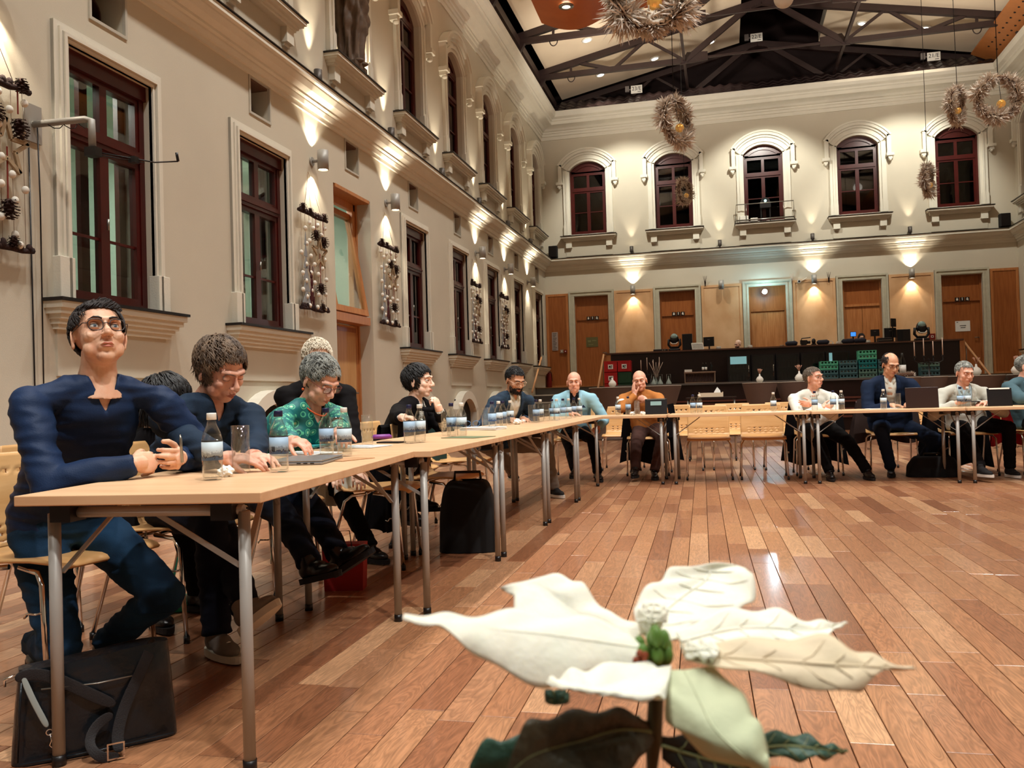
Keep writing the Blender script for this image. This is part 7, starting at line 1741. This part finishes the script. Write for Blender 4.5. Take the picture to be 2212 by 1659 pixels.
sheets('note_pad', on(1048, 928)+Vector((0, -.05, 0)), 1.45, .21, .29, 5, PAPER, 'open white pad under the folded spectacles', th=.003); sheets('brochure', on(1012, 945), 1.2, .21, .25, 2, mat('green_brochure', rgb(112, 124, 92), .5), 'green and pink brochures beside the pad', 'brochure')
t = thing('envelope', tuple(on(752, 993)+Vector((.0, .0, .001))), 1.2, label='beech-coloured card lying at the edge of the nearest table', cat='card'); b = MB(); b.box((-.09, -.06, 0), (.09, .06, .002)); b.obj('card', BEECHEDGE, t)
p = on(845, 957); t = thing('smartphone', (p.x, p.y, TZ), 1.3, label='black phone lying beside the purple marker', cat='phone'); b = MB(); b.box((-.036, -.075, 0), (.036, .075, .008)); bevel(b.obj('phone_body', BLACK, t), .003); b = MB(); b.box((-.033, -.070, .0081), (.033, .070, .0085)); b.obj('screen', BLACK, t)
p = on(832, 952); t = thing('marker_pack', (p.x-.02, p.y, TZ+.010), .5, label='purple packet on the black phone', cat='packet'); b = MB(); b.tube([(-.06, 0, .012), (-.045, 0, .014), (.045, 0, .014), (.06, 0, .012)], [.004, .014, .014, .004], 12, sx=1.5); b.obj('wrapper', mat('purple_foil', rgb(118, 50, 134), .35), t)
p = on(780, 962); 
for k, (px, py, s_, lab) in enumerate(((487, 1030, .022, 'crumpled white tissue beside the nearest bottle'), (1118, 917, .03, 'crumpled napkins at the edge before the bearded man'), (1130, 913, .02, 'small crumpled napkin right of the larger one'))):
    p = on(px, py); t = thing('crumpled_tissue', (p.x, p.y, TZ+s_*.72), 0, label=lab, cat='tissue'); b = MB(); r = random.Random(k)
    def tf(u, v, s_=s_, k=k):
        a, th = 2*pi*u, pi*v; q = Vector((math.sin(th)*math.cos(a), math.sin(th)*math.sin(a), math.cos(th))); n_ = noise.noise(q*2.3+Vector((k*9, 0, 0)))*.55+abs(noise.noise(q*5))*.3; q = q*(s_*(1+n_)); q.z = max(-s_*.70, q.z*.8); return q
    b.grid(tf, 26, 16, False, True); b.obj('tissue', PAPER, t)
for k, px in enumerate((1388, 1366)):
    x, yy = far(px, 9.48+.06*k); t = thing('crumpled_tissue', (x, yy, TZ+.018), 0, label='crumpled white tissue by the glass of the man in mustard, %s' % ('right one', 'left one')[k], cat='tissue'); b = MB(); b.grid(lambda u, v: tf(u, v, .025, k+5), 22, 12, False, True); b.obj('tissue', PAPER, t)
p = on(1022, 928); t = thing('folded_spectacles', (p.x, p.y-.03, TZ+.024), .4, label='blue-rimmed spectacles lying on the open pad', cat='glasses'); b = MB()
for s_ in (-1, 1): b.tube([(s_*.034+.026*math.cos(a), 0, .022+.020*math.sin(a)) for a in [2*pi*k/14 for k in range(14)]], .0018, 5, closed=True); b.tube([(s_*.062, 0, .028), (s_*.065, .05, .01), (s_*.06, .12, .0)], .0018, 5)
b.obj('frame', mat('blue_wire', rgb(70, 110, 150), .3), t)
# tablets and laptops of the far row
def upright(px0, px1, y, h, lab, kind, m=BLACK, lean=.3, top=None, rz=0):
    a, c = at(px0, 880, Y=y), at(px1, 880, Y=y); w_ = c.x-a.x; t = thing(kind, ((a.x+c.x)/2, y, TZ), rz, label=lab, cat='laptop' if 'laptop' in kind else 'tablet'); M_ = Matrix.Rotation(-lean if kind == 'open_laptop' else lean, 4, 'X')
    b = MB(); b.box((-w_/2, -.004, .004), (w_/2, .004, h), M_); bevel(b.obj('screen_back', m, t), .003)
    b = MB(); b.box((-w_/2, 0 if kind == 'open_laptop' else 0, .0), (w_/2, .21 if kind == 'open_laptop' else .10, .010)); b.obj('keyboard_deck', m, t)
    if top: b = MB(); b.box((-w_/2+.02, -.009, h-.012), (w_/2-.02, .006, h+.002), M_); b.obj('pale_edge', top, t)
    return t, w_, M_
t, w_, M_ = upright(1393, 1441, 9.62, .175, 'black tablet cover standing before the man in mustard', 'tablet_stand', lean=-.2, top=SATIN)
b = MB(); b.box((-.06, -.010, .10), (.06, -.006, .145), M_); b.obj('pale_sticker', mat('pale_teal_sticker', rgb(130, 160, 160), .5), t)
upright(1957, 2029, 9.62, .215, 'dark brown open laptop seen from behind, before the navy suit', 'open_laptop', mat('dark_brown_lid', rgb(42, 22, 16), .4), lean=.12, rz=.02)
upright(2134, 2188, 9.62, .185, 'dark tablet cover standing at the right before the grey jacket', 'tablet_stand', lean=-.15, top=WHITE)
x, yy = far(1905, 9.72); sheets('paper_stack', Vector((x, yy, 0)), .1, .30, .21, 2, PAPER, 'white papers under the bottle before the navy suit'); x, yy = far(2096, 9.80)
t = thing('smartphone', (x, 9.80, TZ+.045), .1, label='dark phone held over the table by the man in grey', cat='phone'); b = MB(); b.box((-.09, -.04, 0), (.09, .04, .010)); bevel(b.obj('phone_body', BLACK, t), .004); b = MB(); b.box((-.085, -.036, .0101), (.085, .036, .0105)); b.obj('screen', BLACK, t)
# serving trolley and tissue box behind the empty chairs
x = at(1536, 857, Y=12.6).x; t = thing('serving_trolley', (x, 12.6, 0), 0, label='dark serving trolley behind the empty chairs', cat='trolley'); b = MB(); b.box((-.35, -.2, .88), (.35, .2, .905)); b.box((-.35, -.2, .35), (.35, .2, .37)); b.obj('tray', DARKWOOD, t)
for sx in (-1, 1):
    for sy in (-1, 1): b = MB(); b.cyl((sx*.32, sy*.17, .05), (sx*.32, sy*.17, .90), .012, n=8); lg = b.obj('leg', SATIN, t); b = MB(); b.cyl((sx*.32-.012, sy*.17, .028), (sx*.32+.012, sy*.17, .028), .028, n=12); b.obj('caster', BLACK, lg)
t = thing('cardboard_tray', (x, 12.6, .906), 0, label='pale cardboard tray with tissues behind the empty chairs', cat='box'); b = MB()
for bx in (((-.17, -.1, 0), (.17, .1, .01)), ((-.17, -.1, .01), (.17, -.09, .06)), ((-.17, .09, .01), (.17, .1, .06)), ((-.17, -.09, .01), (-.16, .09, .07)), ((.16, -.09, .01), (.17, .09, .07))): b.box(*bx)
b.obj('tray_body', mat('pale_card', rgb(214, 190, 160), .8), t); b = MB(); b.prism([(.02, .01), (.14, .01), (.13, .09), (.09, .14), (.05, .08)], -.03, .03); b.obj('tissue', PAPER, t)
# ================================================================ COATS AND BAGS
def coat(loc, rz, m, lab, w_=.5, z0=.16, z1=.80, kind='coat', flare=.1):
    t = thing(kind, (loc[0], loc[1], 0), rz, label=lab, cat='coat'); b = MB(); sd = len(lab)
    def f(u, v, side):
        x = (u-.5)*(w_+flare*(1-v)*2); z = z0+(z1-z0)*v+.03*math.sin(u*9+sd)*(1-v); y = .31+.05*(1-v)+.022*math.sin(u*17+sd+v*3)*(1.1-v)-.02*math.cos((u-.5)*3)
        return (x, y+side, z)
    b.grid(lambda u, v: f(u, v, 0), 28, 16); b.grid(lambda u, v: f(1-u, v, .03), 28, 16); b.grid(lambda u, v: (f(u, 1, 0)[0], f(u, 1, 0)[1]+.03*v-.05*math.sin(pi*v)*0, f(u, 1, 0)[2]+.018*math.sin(pi*v)), 28, 5)
    b.grid(lambda u, v: (f(u, .93-.55*v, 0)[0]*.98, .18-.03*math.sin(pi*u)+.012*math.sin(u*15), .84-.40*v+.02*math.sin(u*7)), 28, 10)
    b.obj('cloth', m, t)
    s_ = MB(); s_.tube([(-w_*.36, .36, z1-.06), (-w_*.42, .40, z1-.25), (-w_*.40, .38, z0+.12)], [.05, .055, .045], 12, sx=.6); s_.obj('sleeve', m, t)
BLKC = cloth('black_coat', rgb(10, 7, 9), .9); 
coat((-.90, 10.47), 0, BLKC, 'black coat hung on the chair of the man in mustard', .60, .12)
coat((1.02, 10.34), 0, BLKC, 'black coat hung on the chair of the man in the white shirt', .56, .10)
coat((2.55, 10.24), .1, BLKC, 'black coat hung on the chair of the man in the grey jacket', .62, .06)
coat((1.80, 10.34), 0, cloth('brown_grey_coat', rgb(60, 46, 42), .9), 'brownish coat on the chair of the man in the navy suit', .62, .35)
coat((3.25, 10.37), .3, cloth('red_coat', rgb(150, 20, 22), .8), 'red garment on the chair at the right edge', .45, .30, flare=.05)
coat((-2.05, 4.85), pi/2+.15, cloth('white_puffer', rgb(210, 220, 216), .7, bump=.3), 'pale green-white jacket on the chair between the women', .5, .35)
coat((-1.9, 5.55), pi/2-.1, BLKC, 'black coat on the empty chair of the left row', .46, .10)
coat((-2.2, 6.95), pi/2, cloth('dark_green_cloth', rgb(34, 56, 54), .9), 'dark green cloth over the chair beside the bearded man', .44, .40)
def soft_bag(loc, rz, w_, d, h, m, lab, kind='bag'):
    t = thing(kind, (loc[0], loc[1], 0), rz, label=lab, cat='bag'); b = MB(); sd = len(lab)
    def f(u, v):
        a = 2*pi*u; ca, sa = math.cos(a), math.sin(a); k = .95-.45*v**2; r_ = 1+.07*noise.noise(Vector((ca*2, sa*2, v*3+sd)))
        return (math.copysign(abs(ca)**.6, ca)*w_/2*k*r_, math.copysign(abs(sa)**.6, sa)*d/2*k*r_, .004+h*math.sin(v*pi/2)*1.0)
    b.grid(f, 30, 14, True, True); b.obj('bag_body', m, t); b = MB(); b.tube([(-.09, 0, h*.92), (-.08, 0, h*1.12), (.08, 0, h*1.12), (.09, 0, h*.92)], .010, 8); b.obj('handle', BLACK, t)
LEATH = mat('black_leather', rgb(20, 26, 32), .30, bump=.25, bscale=26)
soft_bag((-1.62, 5.30), .2, .40, .26, .45, mat('black_bag_cloth', rgb(8, 6, 7), .9), 'tall black bag on the floor behind the second pair of table legs')
soft_bag((2.15, 10.0), 0, .55, .28, .22, MAT['black_bag_cloth'], 'flat black rucksack on the floor by the navy suit')
t = thing('red_tote', (-1.95, 4.15, 0), .2, label='red paper bag on the floor beneath the woman in teal', cat='bag'); b = MB(); b.prism([(-.10, 0), (.10, 0), (.11, .24), (-.11, .24)], -.05, .05); b.obj('bag_body', mat('red_paper', rgb(150, 16, 16), .6), t); b = MB(); b.tube([(-.05, -.052, .22), (-.04, -.055, .31), (.04, -.055, .31), (.05, -.052, .22)], .003, 5); b.obj('handle', BLACK, t)
p = at(395, 1325, Z=0); t = thing('green_box', (p.x-.05, p.y+.1, 0), .3, label='green box lying on the floor under the nearest table', cat='box'); b = MB(); b.box((-.13, -.09, 0), (.13, .09, .035)); b.box((-.135, -.095, .035), (.135, .095, .05)); bevel(b.obj('box_body', mat('green_box', rgb(30, 140, 110), .5), t), .004)
# satchel in the left corner
A0, A1 = at(62, 1652, Z=0), at(352, 1592, Z=0); ang = math.atan2(A1.y-A0.y, A1.x-A0.x); mid_ = (A0+A1)/2
t = thing('leather_satchel', (mid_.x-math.sin(ang)*.04, mid_.y+math.cos(ang)*.04, 0), ang, label='black leather satchel with a shoulder strap on the floor by the near table leg', cat='bag'); BW, BH, BD = .43, .27, .13
def bagf(u, v):
    a = 2*pi*u; ca, sa = math.cos(a), math.sin(a); w_ = BW/2*(1-.10*v); k = 1-.35*v**3
    x = math.copysign(abs(ca)**.45, ca)*w_; y = math.copysign(abs(sa)**.55, sa)*BD/2*k; z = .003+BH*(v**.85); z += .018*math.sin(x*9)*v-.02*v*(x/BW)
    y += .008*noise.noise(Vector((x*12, z*12, 1))) - .02*v
    return (x, y, z)
b = MB(); b.grid(bagf, 60, 26, True, True); top = [bagf(i/60, 1) for i in range(60)]; b.add(top, [tuple(range(60))], True); bot = [bagf(i/60, 0) for i in range(60)]; b.add(bot, [tuple(reversed(range(60)))], False); b.obj('bag_body', LEATH, t)
fy = lambda z: -BD/2*(1-.35*(z/BH)**3)-.010-.02*(z/BH)
def ribbon(name, pts, wd, m, th=.003, par=None):
    b = MB(); P = [Vector((x, (fy(z) if y is None else y)-.004, z)) for x, y, z in pts]; vs = []
    for i, p_ in enumerate(P):
        d = (P[min(i+1, len(P)-1)]-P[max(0, i-1)]).normalized(); s_ = d.cross(Vector((0, 1, 0))); s_ = s_.normalized() if s_.length > .2 else Vector((1, 0, 0)); vs += [p_-s_*wd/2, p_+s_*wd/2]
    b.add(vs, [(2*i, 2*i+1, 2*i+3, 2*i+2) for i in range(len(P)-1)], True); o = b.obj(name, m, par or t); so = o.modifiers.new('s', 'SOLIDIFY'); so.thickness = th; o.modifiers.new('ss', 'SUBSURF').levels = 1; return o
WEB = mat('black_webbing', rgb(26, 22, 24), .7, bump=.2, bscale=300)
ribbon('strap', [(-.205, None, .25), (-.16, None, .262), (-.10, None, .235), (-.02, None, .175), (.05, None, .13)], .036, WEB)
ribbon('strap', [(.16, .0, .285), (.135, None, .262), (.105, None, .20), (.065, -.09, .13), (.04, -.11, .05), (.05, -.13, .012)], .036, WEB)
ribbon('strap', [(.05, -.135, .008), (.0, -.15, .012), (-.035, -.12, .05), (-.01, -.095, .095), (.04, -.092, .115)], .034, WEB)
ribbon('grey_tab', [(-.185, None, .262), (-.165, None, .20), (-.14, None, .14), (-.125, None, .105)], .017, mat('pale_grey_webbing', rgb(150, 160, 158), .6))
b = MB(); b.tube([(-.122+.008*math.cos(a), fy(.09)-.008, .094+.008*math.sin(a)) for a in [2*pi*k/10 for k in range(10)]], .002, 5, closed=True); b.tube([(-.120, fy(.08)-.008, .086), (-.117, fy(.07)-.009, .070), (-.122, fy(.06)-.009, .058), (-.114, fy(.06)-.009, .048), (-.106, fy(.06)-.009, .056), (-.110, fy(.07)-.009, .068)], .0022, 6); b.obj('snap_hook', CHROME, t)
b = MB(); ring(b, .015, .06, .004, .05, .004, -.150, -.145, True); b.obj('buckle', CHROME, t)
b = MB(); b.tube([(-.225, fy(.245), .235), (-.225, fy(.245)-.01, .255), (-.20, fy(.25)-.01, .262)], .004, 6); b.obj('ring', CHROME, t)
b = MB(); b.tube([(-BW/2*.93, fy(.02)+.012, .02), (-BW/2*.90, fy(.15)+.004, .15), (-BW/2*.86, fy(.25), .25)], .0035, 6); b.tube([(-BW/2*.9, fy(.02), .016), (0, fy(.02)-.004, .014), (BW/2*.92, fy(.02), .018)], .0035, 6); b.obj('piping', LEATH, t)
b = MB(); b.tube([(-.14, fy(.215)-.003, .212), (0, fy(.205)-.005, .203), (.10, fy(.21)-.004, .208)], .0022, 5); b.obj('zip', SATIN, t)
# ================================================================ POINSETTIA IN FRONT OF THE CAMERA
t = thing('poinsettia', (.0, .47, .64), 0, label='white poinsettia with pale bracts and dark green leaves, close to the camera', cat='plant'); PO = Vector((.0, .47, .64))
BRACT = mat('white_bract', rgb(252, 246, 228), .62, col2=rgb(240, 242, 226), vscale=30, bump=.12, bscale=60); pb = BRACT.node_tree.nodes['Principled BSDF']; pb.inputs['Subsurface Weight'].default_value = .25; pb.inputs['Subsurface Radius'].default_value = (.01, .009, .006)
LEAFG = mat('dark_green_leaf', rgb(70, 108, 90), .45, col2=rgb(44, 76, 64), vscale=40, bump=.2, bscale=90)
def crom(P, t):
    n = len(P)-1; k = min(int(t*n), n-1); f = t*n-k; p0, p1, p2, p3 = P[max(k-1, 0)], P[k], P[k+1], P[min(k+2, n)]
    return .5*((2*p1)+(p2-p0)*f+(2*p0-5*p1+4*p2-p3)*f*f+(3*p1-p0-3*p2+p3)*f*f*f)
def leafm(name, rows, m, vein=None, th=.0009):
    P = [[at(x, y, D=d)-PO for x, y, d in r] for r in rows]; Lc, Mc, Rc = [r[0] for r in P], [r[1] for r in P], [r[2] for r in P]; nr = len(rows)*6; b = MB()
    def f(u, v):
        l_, c_, r_ = crom(Lc, v), crom(Mc, v), crom(Rc, v); q = abs(2*u-1)
        e = l_ if u < .5 else r_; wav = .0022*math.sin(v*23+q*3)*q*math.sin(pi*v)
        return c_.lerp(e, q)-_f*(.0035*math.sin(pi*q)*math.sin(pi*min(1, v*1.05)))*.8+Vector((0, 0, wav))
    b.grid(f, 15, nr, True); o = b.obj(name, m, t); so = o.modifiers.new('s', 'SOLIDIFY'); so.thickness = th
    v = MB(); v.tube([crom(Mc, k/24)-_f*.0008 for k in range(25)], [.0011*(1-.75*k/24) for k in range(25)], 6)
    for k in range(3, 20, 3):
        for s_ in (.08, .92):
            a_ = f(.5, k/24); e_ = f(s_, min(1, k/24+.10)); md = f(.5+(s_-.5)*.5, min(1, k/24+.045)); v.tube([a_-_f*.0006, md-_f*.0006, e_-_f*.0004], [.0005, .0004, .0002], 4)
    v.obj('midrib', vein or m, o)
    return o
D0 = .47
# each row: left edge, midrib, right edge; from base to tip
leafm('bract', [[(1375, 1385, .475), (1385, 1400, .47), (1400, 1425, .465)], [(1300, 1345, .475), (1290, 1385, .460), (1290, 1450, .450)], [(1200, 1330, .47), (1180, 1370, .45), (1180, 1480, .435)], [(1100, 1325, .46), (1080, 1360, .44), (1060, 1440, .425)], [(1000, 1330, .445), (985, 1350, .425), (985, 1375, .415)], [(930, 1332, .43), (925, 1341, .415), (925, 1352, .41)], [(872, 1330, .42), (870, 1336, .41), (872, 1341, .41)]], BRACT)
leafm('bract', [[(1390, 1345, .49), (1385, 1370, .485), (1370, 1390, .48)], [(1330, 1335, .50), (1310, 1355, .495), (1285, 1390, .485)], [(1280, 1290, .515), (1250, 1330, .505), (1215, 1385, .49)], [(1240, 1252, .525), (1200, 1295, .515), (1120, 1340, .50)], [(1185, 1247, .53), (1150, 1262, .525), (1110, 1290, .52)], [(1085, 1267, .53), (1082, 1270, .53), (1090, 1276, .53)]], BRACT)
leafm('bract', [[(1400, 1430, .46), (1420, 1445, .455), (1450, 1440, .455)], [(1300, 1440, .445), (1330, 1478, .435), (1440, 1490, .435)], [(1230, 1455, .435), (1280, 1490, .425), (1420, 1512, .42)], [(1190, 1470, .43), (1240, 1486, .42), (1330, 1500, .417)], [(1180, 1478, .428), (1190, 1482, .425), (1210, 1488, .42)]], BRACT)
leafm('bract', [[(1395, 1380, .485), (1430, 1385, .48), (1465, 1380, .48)], [(1370, 1330, .50), (1430, 1330, .50), (1500, 1350, .495)], [(1380, 1290, .515), (1470, 1290, .52), (1580, 1330, .51)], [(1425, 1250, .53), (1520, 1255, .54), (1630, 1290, .53)], [(1460, 1226, .54), (1540, 1230, .55), (1625, 1240, .545)], [(1550, 1216, .55), (1590, 1220, .555), (1608, 1226, .553)]], BRACT)
leafm('bract', [[(1460, 1365, .48), (1470, 1385, .475), (1470, 1400, .47)], [(1560, 1320, .50), (1570, 1360, .49), (1560, 1395, .475)], [(1650, 1315, .51), (1660, 1355, .495), (1670, 1395, .48)], [(1730, 1333, .51), (1740, 1360, .50), (1760, 1385, .49)], [(1790, 1345, .51), (1800, 1352, .51), (1805, 1360, .505)], [(1828, 1342, .515), (1830, 1344, .515), (1829, 1347, .515)]], BRACT)
leafm('bract', [[(1470, 1390, .465), (1475, 1410, .46), (1480, 1425, .455)], [(1570, 1385, .455), (1580, 1420, .445), (1590, 1445, .435)], [(1690, 1375, .45), (1700, 1428, .435), (1720, 1475, .425)], [(1790, 1378, .445), (1800, 1435, .43), (1835, 1502, .42)], [(1860, 1405, .44), (1870, 1438, .43), (1878, 1470, .425)], [(1920, 1430, .44), (1922, 1440, .435), (1922, 1448, .435)], [(1975, 1440, .44), (1976, 1443, .44), (1974, 1447, .44)]], mat('cream_bract', rgb(232, 212, 182), .62, col2=rgb(222, 206, 172), vscale=30, bump=.12, bscale=60))
leafm('bract', [[(1440, 1450, .455), (1480, 1450, .45), (1540, 1440, .45)], [(1440, 1500, .44), (1510, 1510, .43), (1600, 1500, .435)], [(1445, 1560, .43), (1540, 1570, .415), (1630, 1550, .42)], [(1520, 1620, .42), (1590, 1620, .405), (1655, 1610, .41)], [(1620, 1655, .41), (1640, 1658, .405), (1660, 1655, .405)], [(1655, 1690, .405), (1660, 1692, .405), (1664, 1690, .405)]], mat('green_white_bract', rgb(206, 212, 176), .62, col2=rgb(188, 198, 162), vscale=24, bump=.12, bscale=60))
leafm('bract', [[(1385, 1370, .48), (1400, 1375, .475), (1420, 1370, .475)], [(1375, 1335, .48), (1405, 1335, .475), (1440, 1340, .475)], [(1385, 1312, .485), (1412, 1308, .48), (1440, 1318, .48)], [(1400, 1300, .487), (1412, 1298, .485), (1425, 1302, .485)]], BRACT)
leafm('bract', [[(1470, 1395, .465), (1480, 1405, .46), (1480, 1420, .455)], [(1500, 1385, .46), (1515, 1402, .45), (1520, 1425, .445)], [(1535, 1388, .455), (1545, 1402, .448), (1540, 1425, .443)], [(1552, 1400, .453), (1556, 1405, .45), (1552, 1412, .449)]], BRACT)
b = MB(); r = random.Random(5)
for k in range(14):
    p = at(1408+r.uniform(-28, 34), 1392+r.uniform(-22, 30), D=.468+r.uniform(-.008, .008))-PO; b.ell(p, (.0035, .0035, .0055), 8, 6)
b.obj('flower_bud', mat('green_bud', rgb(96, 134, 56), .5), t); b = MB()
for k in range(5): p = at(1395+r.uniform(-20, 30), 1420+r.uniform(-10, 14), D=.460)-PO; b.ell(p, (.0022,)*3, 6, 5)
b.obj('stamen', mat('red_yellow_stamen', rgb(150, 70, 40), .6), t)
b = MB(); s0 = at(1418, 1490, D=.462)-PO; b.tube([at(1425, 1400, D=.472)-PO, s0, at(1412, 1600, D=.475)-PO, at(1408, 1690, D=.48)-PO, (0.01, .01, .10), (.02, .02, .06)], [.003, .0042, .0045, .0048, .005, .005], 10); b.obj('stem', mat('brown_green_stem', rgb(66, 60, 36), .6), t)
VEIN = mat('pale_leaf_vein', rgb(130, 140, 96), .6)
leafm('leaf', [[(1400, 1560, .47), (1410, 1580, .47), (1410, 1600, .47)], [(1330, 1530, .455), (1340, 1575, .46), (1380, 1640, .455)], [(1230, 1540, .44), (1250, 1600, .445), (1320, 1680, .44)], [(1140, 1560, .43), (1150, 1630, .43), (1200, 1720, .43)], [(1105, 1630, .425), (1090, 1680, .425), (1110, 1730, .425)]], mat('brown_green_leaf', rgb(74, 66, 48), .5, col2=rgb(40, 46, 38), vscale=30, bump=.2, bscale=90), VEIN)
leafm('leaf', [[(1380, 1545, .50), (1400, 1570, .50), (1420, 1600, .50)], [(1280, 1560, .51), (1290, 1610, .51), (1330, 1680, .50)], [(1130, 1590, .50), (1130, 1660, .50), (1180, 1800, .49)], [(1050, 1600, .50), (1040, 1670, .50), (1060, 1780, .49)], [(1015, 1650, .50), (1010, 1680, .50), (1020, 1740, .50)]], LEAFG, VEIN)
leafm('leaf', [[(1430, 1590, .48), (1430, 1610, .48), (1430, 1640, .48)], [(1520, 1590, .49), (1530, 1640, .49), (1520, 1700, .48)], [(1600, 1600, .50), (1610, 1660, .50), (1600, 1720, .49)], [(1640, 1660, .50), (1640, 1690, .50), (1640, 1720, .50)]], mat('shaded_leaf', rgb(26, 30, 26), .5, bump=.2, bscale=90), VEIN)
leafm('leaf', [[(1600, 1605, .50), (1605, 1620, .50), (1610, 1635, .50)], [(1680, 1580, .50), (1690, 1610, .495), (1700, 1640, .49)], [(1750, 1592, .50), (1755, 1615, .495), (1760, 1640, .49)], [(1800, 1610, .50), (1805, 1620, .50), (1805, 1632, .50)], [(1830, 1618, .505), (1832, 1621, .505), (1830, 1625, .505)]], LEAFG, VEIN)
leafm('leaf', [[(1180, 1490, .50), (1195, 1492, .50), (1215, 1490, .50)], [(1178, 1505, .50), (1200, 1512, .50), (1228, 1505, .50)], [(1190, 1518, .50), (1205, 1522, .50), (1220, 1515, .50)]], LEAFG, VEIN)
t2 = thing('flower_pot', (.02, .49, .60), 0, label='orange flower pot of the poinsettia, just showing at the lower edge', cat='pot')
b = MB(); b.lathe([(0, 0), (.055, 0), (.075, .115), (.082, .116), (.084, .13), (.078, .131), (.074, .118), (0, .105)], n=28); b.obj('pot_wall', mat('orange_pot', rgb(196, 112, 58), .5), t2); b = MB(); b.lathe([(0, .108), (.0735, .108)], n=20); b.obj('soil', mat('soil', rgb(34, 22, 16), .95, bump=.5, bscale=200), t2)
t3 = thing('side_table', (.02, .49, 0), 0, label='small round side table carrying the poinsettia, below the picture', cat='table'); b = MB(); b.lathe([(0, .575), (.16, .575), (.16, .599), (0, .599)], n=28); b.obj('table_top', BEECH, t3); b = MB(); b.cyl((0, 0, .02), (0, 0, .575), .02, n=12); b.lathe([(0, 0), (.14, 0), (.14, .012), (.02, .02)], n=24); b.obj('leg', GREYMETAL, t3)
bpy.context.view_layer.update()
